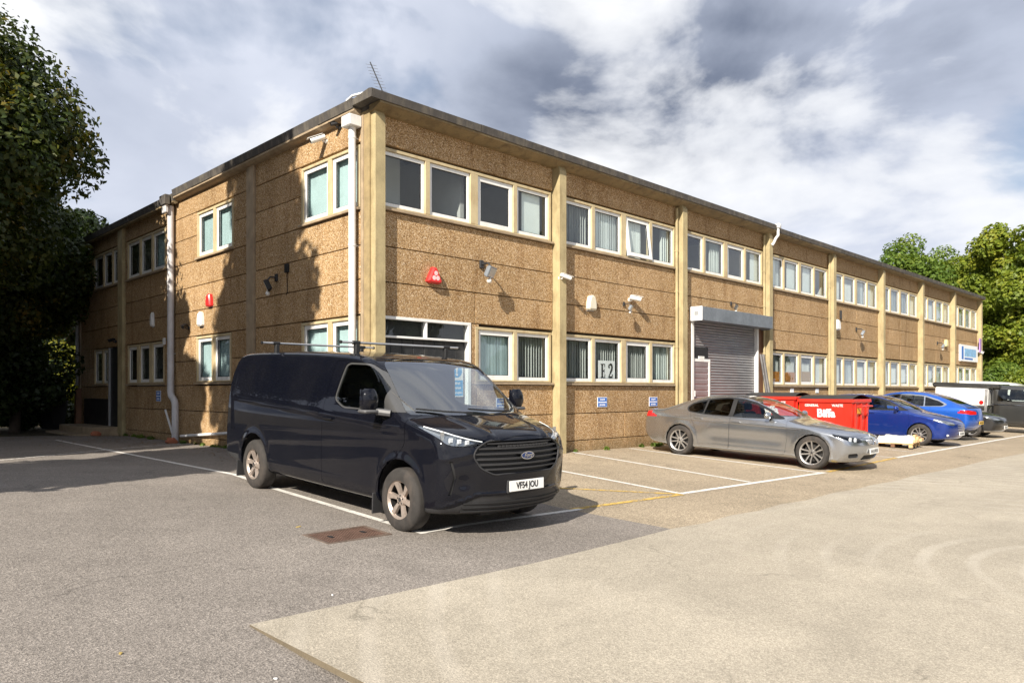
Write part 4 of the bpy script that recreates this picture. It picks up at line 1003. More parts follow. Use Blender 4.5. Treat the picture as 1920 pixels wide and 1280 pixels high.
# ------------------------------------------------------------------ the dark panel van
def build_van():
    W = 1.0
    def detail(x, y, z):
        side = (y > 0.7)
        up = sst(z, 1.20 - 0.03 * (x + 1), 1.26 - 0.03 * (x + 1)) * sst(x, -2.50, -2.25) * (1 - sst(x, -0.35, 0.08)) * (1 - sst(z, 1.55, 1.78))
        cre = 0.012 * np.exp(-((z - (1.21 - 0.03 * (x + 1))) / 0.03) ** 2) * sst(x, -2.5, -2.2) * (1 - sst(x, 1.3, 1.9))
        low = 0.010 * np.exp(-((z - 0.42) / 0.05) ** 2) * (1 - sst(np.abs(x), 1.2, 1.35))
        return (-0.013 * up + cre + low) * side
    def nose(x, y, z):
        ridge = 0.016 * np.exp(-((y - (0.40 + 0.15 * (2.6 - x))) / 0.04) ** 2) * sst(x, 1.85, 2.05) * sst(z, 0.98, 1.06) * (z < 1.32)
        dent = -0.026 * np.exp(-((y - 0.73) / 0.09) ** 2 - ((z - 0.61) / 0.085) ** 2) * sst(x, 2.0, 2.2)
        brow = 0.014 * np.exp(-((z - (0.90 - 0.25 * (y - 0.7))) / 0.03) ** 2) * sst(y, 0.62, 0.72) * sst(x, 1.9, 2.1)
        lip = 0.016 * np.exp(-((z - (0.485 - 0.42 * np.maximum(0, y - 0.58))) / 0.022) ** 2) * sst(x, 2.1, 2.3)
        return ridge + dent + brow + lip
    sp = dict(nose=nose, x0=-2.82, x1=2.70, w=W, h=1.98, bowf=0.36, bowfx=(0.3, 2.3), bowr=0.06, bowrx=(1.8, 2.6), crown=0.05, axles=(1.725, -1.725), wr=0.345, arch=0.415, flare=0.016, r=0.07, rbc=0.07, detail=detail,
        side=[(-2.70, 0.36), (-2.0, 0.27), (0, 0.25), (1.0, 0.25), (2.2, 0.245), (2.52, 0.25), (2.62, 0.30), (2.68, 0.45), (2.70, 0.62), (2.70, 0.80), (2.68, 0.97), (2.62, 1.075), (2.51, 1.13), (2.30, 1.185), (2.1, 1.23), (1.96, 1.262), (1.90, 1.29), (1.72, 1.41), (1.35, 1.655), (1.12, 1.805), (0.98, 1.872), (0.75, 1.92), (0.3, 1.955), (-0.6, 1.97), (-1.6, 1.965), (-2.3, 1.945), (-2.52, 1.92), (-2.62, 1.84), (-2.70, 1.5), (-2.76, 1.1), (-2.80, 0.7), (-2.80, 0.45)],
        plan=[(-2.81, 0.0), (-2.81, 0.86), (-2.76, 0.93), (-2.4, 0.965), (-1.7, 0.985), (0, 0.995), (1.3, 0.99), (1.9, 0.98), (2.3, 0.955), (2.55, 0.90), (2.80, 0.80), (2.80, 0)],
        front=[(0, 0.20), (0.86, 0.20), (0.93, 0.27), (0.965, 0.42), (0.985, 0.62), (0.995, 0.85), (0.99, 1.08), (0.972, 1.22), (0.945, 1.36), (0.905, 1.55), (0.86, 1.72), (0.81, 1.87), (0.74, 1.99), (0, 2.05)])
    bd = Body(sp, 0.033)
    # outlines (side view x,z; front view y,z)
    sd = lambda q, n: abs(n.y) > 0.10 and abs(q.y) > 0.55
    fr = lambda q, n: q.x > 0.9 and n.x > 0.12
    ws = rnd([(-0.86, 1.262), (-0.72, 1.80), (-0.60, 1.868), (0.60, 1.868), (0.72, 1.80), (0.86, 1.262)], [0.06, 0.05, 0.08, 0.08, 0.05, 0.06])
    bd.region('windscreen', 'yz', ws, fr, ('body',))
    door = rnd([(0.10, 0.33), (0.10, 1.20), (0.20, 1.835), (0.90, 1.845), (1.20, 1.715), (1.78, 1.27), (1.80, 0.95), (1.66, 0.80), (1.42, 0.68), (1.29, 0.45), (1.28, 0.33)], 0.05)
    bd.region('door', 'xz', door, sd, ('body',))
    trim = rnd([(0.33, 1.36), (0.42, 1.785), (0.50, 1.815), (0.95, 1.81), (1.14, 1.72), (1.74, 1.285), (0.54, 1.265)], [0.06, 0.04, 0.05, 0.1, 0.05, 0.03, 0.08])
    bd.region('window_trim', 'xz', trim, sd, ('door',))
    bd.region('side_glass', 'xz', rnd([(0.365, 1.37), (0.45, 1.765), (0.52, 1.79), (0.93, 1.785), (1.12, 1.70), (1.36, 1.528), (1.36, 1.292), (0.55, 1.29)], [0.05, 0.03, 0.04, 0.09, 0.05, 0.02, 0.02, 0.06]), sd, ('window_trim',))
    for ax in sp['axles']:
        bd.region('wheel_opening', 'xz', circ(ax, 0.375, 0.415), lambda q, n: abs(q.y) > 0.62)
    bd.region('sill', 'xz', [(-1.30, 0.20), (-1.30, 0.325), (1.29, 0.325), (1.29, 0.20)], SIDE(0.7), ('body',))
    nose = lambda q, n: q.x > 1.7 and n.x > 0.10
    hood = rnd([(2.62, -0.57), (2.60, 0.57), (2.42, 0.74), (1.75, 0.885), (1.70, 0.80), (1.93, 0.0), (1.70, -0.80), (1.75, -0.885), (2.42, -0.74)], 0.05)
    bd.region('bonnet', 'xy', hood, lambda q, n: q.z > 0.95 and n.z > 0.25 and q.x > 1.5, ('body',))
    bd.region('grille', 'yz', rnd([(-0.47, 1.035), (-0.61, 0.965), (-0.655, 0.88), (-0.58, 0.755), (-0.44, 0.685), (0.44, 0.685), (0.58, 0.755), (0.655, 0.88), (0.61, 0.965), (0.47, 1.035)], 0.04), nose, ('body', 'bonnet'))
    for s in (1, -1):
        hl = [(0.49, 1.018), (0.51, 1.035), (0.72, 1.085), (0.90, 1.175), (0.945, 1.17), (0.925, 1.085), (0.88, 1.005), (0.80, 0.975), (0.66, 0.975)]
        bd.region('headlamp', 'yz', rnd([(s * a, b) for a, b in hl], 0.02), lambda q, n: q.x > 1.85 and q.y * s > 0, ('body', 'bonnet'))
        bd.region('air_curtain', 'yz', [(s * a, b) for a, b in [(0.80, 0.66), (0.845, 0.83), (0.87, 0.83), (0.832, 0.66), (0.865, 0.48), (0.835, 0.48)]], nose, ('body',))
    bd.region('lower_bumper', 'yz', rnd([(-0.98, 0.20), (-0.98, 0.315), (-0.80, 0.345), (-0.58, 0.465), (0.58, 0.465), (0.80, 0.345), (0.98, 0.315), (0.98, 0.20)], 0.03), lambda q, n: q.x > 2.05, ('body',))
    bd.region('rear_door', 'yz', rnd([(-0.80, 0.48), (-0.72, 1.82), (0.72, 1.82), (0.80, 0.48)], 0.06), lambda q, n: q.x < -2.3 and n.x < -0.5, ('body',))
    for s in (1, -1):
        bd.region('tail_lamp', 'yz', rnd([(s * 0.84, 0.85), (s * 0.80, 1.45), (s * 0.92, 1.45), (s * 0.96, 0.85)], 0.03), lambda q, n: q.x < -2.45 and n.x < -0.6, ('body',))
    bd.region('rear_bumper', 'yz', [(-1.0, 0.2), (-1.0, 0.44), (1.0, 0.44), (1.0, 0.2)], lambda q, n: q.x < -2.25, ('body',))
    root = empty('panel_van', label='black panel van with roof bars parked nose out at the building corner', cat='van')
    G = bd.d
    parts = bd.finish(root, {
        'body': ('body', M_PVAN, 0.0, 0, 0.03, None), 'door': ('door', M_PVAN, 0.006, 0, 0.03, None), 'window_trim': ('window_trim', M_TRIM, 0.002, 0.003, 0.02, 'door'),
        'side_glass': ('side_window', M_CARGL, 0.0, 0.007, 0, 'door'), 'sill': ('sill', M_PVAN, 0.003, 0.004, 0.02, None), 'windscreen': ('windscreen', M_SCREEN, 0.002, 0.005, 0, None),
        'bonnet': ('bonnet', M_PVAN, 0.006, 0.0, 0.04, None), 'grille': ('grille', M_BLACK, 0.004, 0.05, 0.0, None), 'headlamp': ('headlamp', M_HLENS, 0.004, 0.001, 0.0, None), 'air_curtain': ('air_curtain', M_BLACK, 0.0, 0.02, 0, None),
        'lower_bumper': ('lower_bumper', M_PLASTIC, 0.003, 0.002, 0.04, None), 'rear_door': ('rear_door', M_PVAN, 0.005, 0, 0.03, None), 'tail_lamp': ('tail_lamp', M_REDL, 0.003, 0.0, 0.02, None), 'rear_bumper': ('rear_bumper', M_PLASTIC, 0.003, 0.0, 0.03, None)},
        lining=('body', 'door', 'rear_door'))
    # wheels
    for ax in sp['axles']:
        for s in (1, -1):
            wheel(root, ax, s * 0.865, 0.345, 0.222, 0.225, 6, 'wide', M_BRONZE); arch_liner(root, ax, s * 0.97, 0.425, 0.42, 0.375)
            mb = MB(); mb.box(ax - 0.465 + 0.0, ax - 0.445, s * 0.90 - 0.10, s * 0.90 + 0.07, 0.13, 0.36, 0, None, 0.004); mb.build('mud_flap', M_PLASTIC, root)
    # grille bars follow the bowed nose
    gb = MB()
    def nose_x(y, z): return hit(G, (3.2, y, z), (-1, 0, 0))[0]
    gr = parts['grille'][0][0]
    for z, hw, th in ((1.005, 0.49, 0.010), (0.955, 0.59, 0.014), (0.900, 0.63, 0.014), (0.845, 0.625, 0.014), (0.790, 0.585, 0.014), (0.740, 0.53, 0.012)):
        mb = MB(); ys = np.linspace(-hw, hw, 13); vs_ = []
        for y in ys:
            x = nose_x(y, z); vs_ += [(x - 0.045, y, z - th), (x - 0.004, y, z - th * 0.55), (x - 0.004, y, z + th * 0.55), (x - 0.045, y, z + th)]
        mb.add(vs_, [(4 * i + j, 4 * i + 4 + j, 4 * i + 5 + j, 4 * i + 1 + j) for i in range(12) for j in range(3)]); mb.build('grille_bar', M_PLASTIC, gr, smooth=30)
    mb = MB()
    for k in range(16):
        y = -0.36 + 0.048 * k; x = nose_x(y, 0.98); mb.box(x - 0.03, x - 0.006, y, y + 0.03, 0.968, 0.988)
    mb.build('grille_mesh', M_PLASTIC, gr)
    # rim round the grille
    loop = rnd([(-0.47, 1.035), (-0.61, 0.965), (-0.655, 0.88), (-0.58, 0.755), (-0.44, 0.685), (0.44, 0.685), (0.58, 0.755), (0.655, 0.88), (0.61, 0.965), (0.47, 1.035)], 0.04)
    mb = MB(); L = [Vector((nose_x(y, z) + 0.0, y, z)) for y, z in loop] ; L.append(L[0]); mb.tube(L, 0.010, 6, cap=False); mb.build('grille_rim', M_PLASTIC, gr, smooth=60)
    # emblem
    zc = 0.872; ex = nose_x(0, zc) + 0.012
    mb = MB()
    ov = [(0.098 * math.cos(2 * math.pi * k / 28), 0.042 * math.sin(2 * math.pi * k / 28)) for k in range(28)]
    mb.prism(ov, 'x', ex - 0.02, ex); em = mb.build('emblem', M_CHROME, root)
    em.location = (0, 0, zc)
    mb = MB(); mb.prism([(a * 0.90, b * 0.82) for a, b in ov], 'x', ex, ex + 0.002); mb.build('emblem_field', plain('emblem_blue', (0.01, 0.03, 0.12), 0.25), em)
    mb = MB(); put_text(mb, 'Ford', on_front(ex + 0.0045, 0, 0.002), 0.062, 0.068, 0, 0.004, 0.35); mb.build('lettering', M_CHROME, em)
    # number plate
    px = nose_x(0.25, 0.55) + 0.02
    plate(root, None, on_front(px, 0.0, 0.555, 0, -3), 'VF54 JOU', M_PLATEW)
    mb = MB(); mb.box(px - 0.06, px + 0.0, -0.28, 0.28, 0.48, 0.62, 0, None, 0.01); mb.build('plate_plinth', M_PLASTIC, root)
    # lower intake slats
    for z in (0.30, 0.345, 0.39):
        mb = MB(); ys = np.linspace(-0.72, 0.72, 13); vs_ = []
        for y in ys:
            x = nose_x(y, z) + 0.004; vs_ += [(x - 0.02, y, z - 0.012), (x + 0.006, y, z - 0.006), (x + 0.006, y, z + 0.006), (x - 0.02, y, z + 0.012)]
        mb.add(vs_, [(4 * i + j, 4 * i + 4 + j, 4 * i + 5 + j, 4 * i + 1 + j) for i in range(12) for j in range(3)]); mb.build('intake_slat', M_BLACK, root, smooth=30)
    # headlamp insides
    for hl, c in parts['headlamp']:
        s = 1 if c[1] > 0 else -1
        def hx(y, z): return hit(G, (3.2, s * y, z), (-1, 0, 0))[0]
        mb = MB(); 
        outl = [(0.52, 1.022), (0.72, 1.078), (0.88, 1.158), (0.92, 1.15), (0.90, 1.07), (0.86, 1.0), (0.79, 0.98), (0.67, 0.98)]
        mb.add([(hx(y, z) - 0.055, s * y, z) for y, z in outl], [tuple(range(len(outl)))] if s > 0 else [tuple(range(len(outl)))[::-1]]); mb.build('lamp_housing', M_REFL, hl)
        for y, z in ((0.665, 1.015), (0.735, 1.025), (0.805, 1.035)):
            mb = MB(); x = hx(y, z) - 0.03; mb.box(x - 0.02, x, s * y - 0.026, s * y + 0.026, z - 0.024, z + 0.024, 0, None, 0.006); k_ = mb.build('lamp_cell', M_LED, hl)
        mb = MB(); L = [Vector((hx(y, z) - 0.012, s * y, z)) for y, z in ((0.53, 1.024), (0.63, 1.044), (0.73, 1.074), (0.82, 1.118), (0.89, 1.156))]; mb.tube(L, 0.0065, 6); mb.build('daytime_strip', M_LED, hl, smooth=50)
        mb = MB(); x = hx(0.86, 1.07) - 0.03; mb.box(x - 0.01, x + 0.005, s * 0.86 - 0.02, s * 0.86 + 0.02, 1.03, 1.12); mb.build('indicator', M_STEEL, hl)
    # mirrors
    for s in (1, -1):
        mb = MB(); c = (1.36, s * 1.135, 1.40)
        mb.ball((0, 0, 0), (0.085, 0.115, 0.15), 16, 12, 0, T(*c) @ Matrix.Diagonal((1, 1, 1, 1)))
        mb.v = [(p[0] if p[0] > c[0] - 0.03 else c[0] - 0.03 - 0.1 * (c[0] - 0.03 - p[0]), c[1] + max(-0.1, min(0.1, p[1] - c[1])) , c[2] + max(-0.10, min(0.13, p[2] - c[2]))) for p in mb.v]
        mo = mb.build('mirror', M_PVAN, root, smooth=50)
        mb = MB(); mb.box(1.29, 1.45, s * 1.02 if s > 0 else -1.24, 1.24 if s > 0 else s * 1.02, 1.262, 1.302, 0, None, 0.015); mb.tube([(1.40, s * 1.06, 1.28), (1.52, s * 0.955, 1.265)], 0.04, 8); mb.build('mirror_arm', plain('pale_grey_plastic', (0.085, 0.085, 0.088), 0.5), mo, smooth=40)
        mb = MB(); mb.box(1.322, 1.326, s * 1.135 - 0.09, s * 1.135 + 0.09, 1.31, 1.52); mb.build('mirror_glass', M_CHROME, mo)
        # door mirror triangle
        mb = MB(); tri = [(1.39, 1.30), (1.39, 1.50), (1.70, 1.30)]; mb.add([(x, s * (abs(hit(G, (x, s * 1.6, z), (0, -s, 0))[1]) + 0.004), z) for x, z in tri], [(0, 1, 2), (2, 1, 0)]); mb.build('mirror_base', plain('mid_grey_plastic', (0.05, 0.05, 0.05), 0.5), root)
        # handle
        y0 = abs(hit(G, (0.25, s * 1.6, 1.13), (0, -s, 0))[1])
        dr = min(parts['door'], key=lambda t: abs(t[1][1] - s))[0]
        mb = MB(); mb.box(0.17, 0.36, min(s * (y0 + 0.012), s * (y0 + 0.038)), max(s * (y0 + 0.012), s * (y0 + 0.038)), 1.115, 1.145, 0, None, 0.008); mb.box(0.17, 0.19, min(s * y0, s * (y0 + 0.02)), max(s * y0, s * (y0 + 0.02)), 1.118, 1.142); mb.box(0.34, 0.36, min(s * y0, s * (y0 + 0.02)), max(s * y0, s * (y0 + 0.02)), 1.118, 1.142); mb.build('handle', M_PVAN, dr)
        # waist seam of the load bay
        mb = MB(); L = []
        for x, z in ((-2.42, 1.62), (-2.44, 1.40), (-2.40, 1.32), (-2.28, 1.27), (-1.6, 1.245), (-0.8, 1.215), (0.02, 1.185)):
            p = hit(G, (x, s * 1.6, z), (0, -s, 0)); L.append((p[0], p[1] + s * 0.001, p[2]))
        mb.tube(L, 0.008, 6); mb.build('side_moulding', M_PVAN, root, smooth=60)
    # roof bars
    for x in (-1.62, 0.42):
        z = 1.94; bar = MB(); bar.tube([(x, -0.92, z + 0.115), (x, 0.92, z + 0.115)], 0.015, 10); bo = bar.build('roof_bar', M_STEEL, root, smooth=50)
        for s in (1, -1):
            mb = MB(); mb.box(x - 0.03, x + 0.03, s * 0.70 - 0.03, s * 0.70 + 0.03, z - 0.06, z + 0.10, 0, None, 0.008); mb.box(x - 0.05, x + 0.05, s * 0.72 - 0.05, s * 0.72 + 0.05, z - 0.09, z - 0.02, 0, None, 0.01)
            mb.tube([(x, s * 0.66, z + 0.115), (x, s * 0.76, z + 0.115)], 0.024, 10); mb.build('bar_foot', M_BLACK, bo)
            mb = MB(); mb.tube([(x, s * 0.915, z + 0.115), (x, s * 0.935, z + 0.115)], 0.021, 10); mb.build('end_cap', M_BLACK, bo)
    # wipers, cowl, cabin
    for y0, y1 in ((0.55, -0.15), (-0.15, -0.75)):
        mb = MB(); a = hit(G, (3.2, y0, 1.27), (-1, 0, 0)); b = hit(G, (3.2, y1, 1.31), (-1, 0, 0)); m_ = hit(G, (3.2, (y0 + y1) / 2, 1.285), (-1, 0, 0)); mb.tube([Vector(a) + Vector((.02, 0, .012)), Vector(m_) + Vector((.02, 0, .012)), Vector(b) + Vector((.015, 0, .012))], 0.010, 6); mb.build('wiper', M_BLACK, root)
    mb = MB(); mb.box(1.15, 1.72, -0.80, 0.80, 0.75, 1.13, 0, None, 0.06); mb.box(1.30, 1.86, -0.78, 0.78, 1.0, 1.185, 0, None, 0.05); mb.build('dashboard', plain('dash_plastic', (0.055, 0.055, 0.058), 0.7, var=0.1), root)
    mb = MB(); mb.box(1.66, 1.82, -0.02, 0.34, 1.19, 1.20); mb.build('blue_paper', M_BLUE, root)
    mb = MB(); mb.box(1.60, 1.74, -0.52, -0.38, 1.19, 1.20); mb.build('white_paper', M_SIGNW, root)
    mb = MB(); ring = [(0.19 * math.cos(2 * math.pi * k / 24), 0.19 * math.sin(2 * math.pi * k / 24)) for k in range(25)]
    MM = T(0.98, -0.42, 1.16) @ mat_rot('Y', -28); mb.tube([MM @ Vector((0, a, b)) for a, b in ring], 0.014, 6, cap=False); mb.tube([MM @ Vector((0, -0.18, 0)), MM @ Vector((0, 0.18, 0))], 0.02, 6); mb.build('steering_wheel', M_LIN, root)
    for y in (-0.45, 0.02, 0.48): seat(root, 0.36, y, 0.62)
    mb = MB(); mb.box(-0.12, -0.08, -0.76, 0.76, 0.3, 1.74); mb.build('bulkhead', M_LIN, root)
    mb = MB(); mb.box(-2.4, 2.2, -0.62, 0.62, 0.27, 0.33); mb.box(-2.3, 2.3, -0.3, 0.3, 0.19, 0.27); mb.build('chassis', M_BLACK, root)
    return root
van = build_van()
VX, VY = -1.82, -2.99
van.location = (VX, VY, gz(VX, VY) + 0.005); van.rotation_euler = (0, math.atan(0.042), -R(90))

# ------------------------------------------------------------------ the cars
def build_car(name, label, sp, h, pm, gl, wheels, plates, extra=None, lamps=None, scale=1.04):
    bd = Body(sp, h); sd = SIDE(0.35)
    front = lambda q, n: q.x > sp['x1'] - 0.95; rear = lambda q, n: q.x < sp['x0'] + 0.9
    bd.region('windscreen', 'yz', rnd(gl['screen'], 0.06, 3), lambda q, n: n.x > 0.2 and n.z > 0.25 and q.x > -0.3, ('body',))
    bd.region('rear_screen', 'yz', rnd(gl['rear'], 0.06, 3), lambda q, n: n.x < -0.1 and q.x < -0.5 and q.z > gl['belt'], ('body',))
    for dn in gl['doors']: bd.region(dn[0], 'xz', rnd(dn[1], 0.05, 2), lambda q, n: abs(n.y) > 0.15 and abs(q.y) > 0.42, ('body',))
    allp = ('body',) + tuple(d[0] for d in gl['doors'])
    bd.region('window_trim', 'xz', rnd(gl['trim'], 0.05, 3), lambda q, n: abs(n.y) > 0.12 and abs(q.y) > 0.38 and q.z > gl['belt'] - 0.02, allp)
    for k, w in enumerate(gl['glass']): bd.region('glass_%d' % k, 'xz', rnd(w, 0.035, 3), lambda q, n: abs(n.y) > 0.12 and abs(q.y) > 0.38 and q.z > gl['belt'] - 0.02, ('window_trim',))
    for ax in sp['axles']: bd.region('wheel_opening', 'xz', circ(ax, sp['wr'] + 0.015, sp['arch'], 16), lambda q, n: abs(q.y) > sp['w'] - 0.38)
    bd.region('bonnet', 'xy', rnd(gl['bonnet'], 0.05, 2), lambda q, n: n.z > 0.4 and q.x > 0.4 and q.z < gl['belt'] + 0.15, ('body',))
    tab = {'body': ('body', pm, 0, 0, 0.025, None), 'window_trim': ('window_trim', gl.get('trim_mat', M_BLACK), 0.001, 0.002, 0.02, None),
           'windscreen': ('windscreen', M_CARGL, 0.001, 0.004, 0, None), 'rear_screen': ('rear_screen', M_CARDK, 0.001, 0.004, 0, None), 'bonnet': ('bonnet', pm, 0.005, 0, 0.03, None)}
    for dn in gl['doors']: tab[dn[0]] = ('door', pm, 0.0045, 0, 0.025, None)
    for k, w in enumerate(gl['glass']): tab['glass_%d' % k] = ('side_window', gl['gmat'][k], 0.0, 0.006, 0, 'window_trim')
    for nm, oname, mat, poly, end, dep in lamps or ():
        cond = (lambda q, n, s=1: q.x > sp['x1'] - 0.9 and n.x > 0.08) if end == 'f' else (lambda q, n: q.x < sp['x0'] + 0.75 and n.x < -0.08) if end == 'r' else None
        both = [poly] if min(p[0] for p in poly) < 0 else [poly, [(-a, b) for a, b in poly]]
        for pl in both:
            sgn = 0 if len(both) == 1 else (1 if pl is poly else -1)
            bd.region(nm, 'yz', rnd(pl, 0.025, 2), (lambda q, n, c=cond, g=sgn: c(q, n) and (g == 0 or q.y * g > 0)), ('body', 'bonnet'))
        tab[nm] = (oname, mat, 0.002, dep, 0.0 if dep > 0 else 0.015, None)
    root = empty(name, label=label, cat='car', scale=scale); G = bd.d
    parts = bd.finish(root, tab, lining=('body',) + tuple(d[0] for d in gl['doors']), lin_off=0.03)
    R_, rim, wd, ns, st = wheels
    for ax in sp['axles']:
        for s in (1, -1):
            wheel(root, ax, s * (sp['w'] - 0.125), R_, rim, wd, ns, st); arch_liner(root, ax, s * (sp['w'] - 0.04), sp['arch'] + 0.012, 0.34, sp['wr'] + 0.015)
    nx = lambda y, z: hit(G, (sp['x1'] + 0.6, y, z), (-1, 0, 0))[0]
    rx = lambda y, z: hit(G, (sp['x0'] - 0.6, y, z), (1, 0, 0))[0]
    sy = lambda x, z: abs(hit(G, (x, 1.6, z), (0, -1, 0))[1])
    if plates.get('f'):
        t, z = plates['f']; plate(root, None, on_front(nx(0.0, z) + 0.006, 0, z, 0, -6), t, M_PLATEW)
    if plates.get('r'):
        t, z = plates['r']; plate(root, None, T(rx(0.0, z) - 0.006, 0, z) @ Matrix(((0, 0, -1, 0), (-1, 0, 0, 0), (0, 1, 0, 0), (0, 0, 0, 1))) @ mat_rot('X', 0), t, M_PLATEY)
    for s in (1, -1):
        x, z = gl['mirror']; y = sy(x, z); mb = MB(); mb.ball((x - 0.03, s * (y + 0.13), z + 0.06), (0.075, 0.115, 0.075), 12, 8); mb.v = [(max(p[0], x - 0.06), p[1], p[2]) for p in mb.v]
        mo = mb.build('mirror', gl.get('mirror_mat', pm), root, smooth=50)
        mb = MB(); mb.tube([(x, s * (y - 0.01), z), (x - 0.02, s * (y + 0.07), z + 0.03)], 0.022, 8); mb.build('mirror_arm', M_BLACK, mo)
        for hx, hz in gl['handles']:
            y = sy(hx, hz); a, b = sorted((s * (y + 0.008), s * (y + 0.03))); mb = MB(); mb.box(hx - 0.11, hx + 0.11, a, b, hz - 0.012, hz + 0.014, 0, None, 0.007)
            a, b = sorted((s * (y - 0.01), s * (y + 0.012)))
            for e in (-0.1, 0.085): mb.box(hx + e, hx + e + 0.015, a, b, hz - 0.01, hz + 0.01)
            dr = [t for n_ in tab if tab[n_][0] == 'door' and n_ in parts for t in parts[n_]]
            d_ = min(dr, key=lambda t: abs(t[1][0] - hx) + 3 * abs(t[1][1] - s * 0.9)) if dr else (root,)
            mb.build('handle', gl.get('handle_mat', pm), d_[0])
    bz = gl['belt']
    mb = MB(); mb.box(sp['axles'][0] - 1.05, sp['axles'][0] - 0.55, -0.66, 0.66, 0.5, bz - 0.03, 0, None, 0.06); mb.build('dashboard', M_LIN, root)
    for x in (sp['axles'][0] - 1.55, sp['axles'][0] - 2.45):
        for y in (-0.36, 0.36): seat(root, x, y, 0.30)
    mb = MB(); mb.box(sp['x0'] + 0.5, sp['x1'] - 0.5, -0.55, 0.55, 0.17, 0.24); mb.build('underbody', M_BLACK, root)
    if extra: extra(root, G, nx, rx, sy, parts)
    return root
# --- grey four door coupe
def grey_detail(x, y, z):
    s = (y > 0.6)
    l1 = 0.010 * np.exp(-((z - (0.80 + 0.012 * (1 - x))) / 0.022) ** 2) * (1 - sst(x, 1.2, 1.8)) * sst(x, -2.3, -1.8)
    sc = -0.018 * np.exp(-((z - 0.50) / 0.12) ** 2) * sst(x, -0.95, -0.6) * (1 - sst(x, 0.75, 1.05)); lo = 0.014 * np.exp(-((z - 0.27) / 0.045) ** 2) * (1 - sst(np.abs(x), 1.0, 1.12))
    return (l1 + sc + lo) * s
sp_grey = dict(x0=-2.60, x1=2.36, w=0.945, h=1.40, bowf=0.30, bowfx=(0.0, 2.0), bowr=0.16, bowrx=(0.6, 2.4), crown=0.05, axles=(1.484, -1.484), wr=0.335, arch=0.355, flare=0.016, r=0.055, rbc=0.055, detail=grey_detail,
    side=[(-2.45, 0.30), (-2.2, 0.22), (-1.0, 0.19), (1.0, 0.18), (2.0, 0.17), (2.24, 0.18), (2.33, 0.26), (2.37, 0.42), (2.37, 0.56), (2.33, 0.66), (2.24, 0.72), (2.0, 0.79), (1.5, 0.875), (1.05, 0.945), (0.90, 0.985), (0.55, 1.15), (0.22, 1.285), (-0.05, 1.355), (-0.40, 1.392), (-0.8, 1.385), (-1.2, 1.325), (-1.6, 1.20), (-1.95, 1.075), (-2.12, 1.035), (-2.40, 1.015), (-2.52, 0.985), (-2.56, 0.86), (-2.60, 0.65), (-2.58, 0.45)],
    plan=[(-2.64, 0), (-2.64, 0.70), (-2.50, 0.83), (-2.1, 0.905), (-1.484, 0.94), (-0.5, 0.925), (0.5, 0.92), (1.484, 0.935), (1.9, 0.905), (2.2, 0.83), (2.48, 0.68), (2.48, 0)],
    front=[(0, 0.14), (0.80, 0.14), (0.88, 0.20), (0.925, 0.34), (0.945, 0.55), (0.94, 0.72), (0.905, 0.86), (0.85, 0.94), (0.79, 1.0), (0.72, 1.12), (0.645, 1.25), (0.56, 1.37), (0.45, 1.46), (0, 1.5)])
def grey_extra(root, G, nx, rx, sy, parts):
    for s in (1, -1):                                                     # kidney grilles and intakes
        mb = MB(); o = [(0.04, 0.60), (0.06, 0.655), (0.27, 0.66), (0.31, 0.63), (0.27, 0.545), (0.08, 0.525)]
        mb.add([(nx(s * y, z) + 0.004, s * y, z) for y, z in o], [tuple(range(6)) if s > 0 else tuple(range(6))[::-1]]); g = mb.build('grille', M_BLACK, root)
        L = [Vector((nx(s * y, z) + 0.008, s * y, z)) for y, z in o]; mb = MB(); mb.tube(L + [L[0]], 0.011, 6); mb.build('grille_rim', M_CHROME, g, smooth=60)
        for k in range(6):
            y = 0.075 + 0.036 * k; mb = MB(); mb.tube([(nx(s * y, 0.55) + 0.006, s * y, 0.55), (nx(s * y, 0.64) + 0.006, s * y, 0.64)], 0.005, 4); mb.build('grille_bar', M_STEEL, g)
        L = [(x, s * (sy(x, z) + 0.003), z) for x, z in ((0.98, 0.775), (1.25, 0.765))]; mb = MB(); mb.tube(L, 0.009, 6); mb.build('wing_trim', M_CHROME, root)
        for o_ in parts.get('headlamp', []):
            if o_[1][1] * s < 0: continue
            for y, z in ((0.60, 0.625), (0.71, 0.635)):
                mb = MB(); x = nx(s * y, z) - 0.03; mb.lathe([(0.0, 0.012), (0.036, 0.012), (0.044, 0.0), (0.044, -0.02)], 16, 'x', 0, T(x, s * y, z)); mb.build('lamp_ring', M_LED, o_[0], smooth=40)
    mb = MB(); mb.disc((nx(0, 0.70) + 0.006, 0, 0.70), 0.04, (1, 0, 0.5), 18); mb.build('badge', M_SIGNW, root)
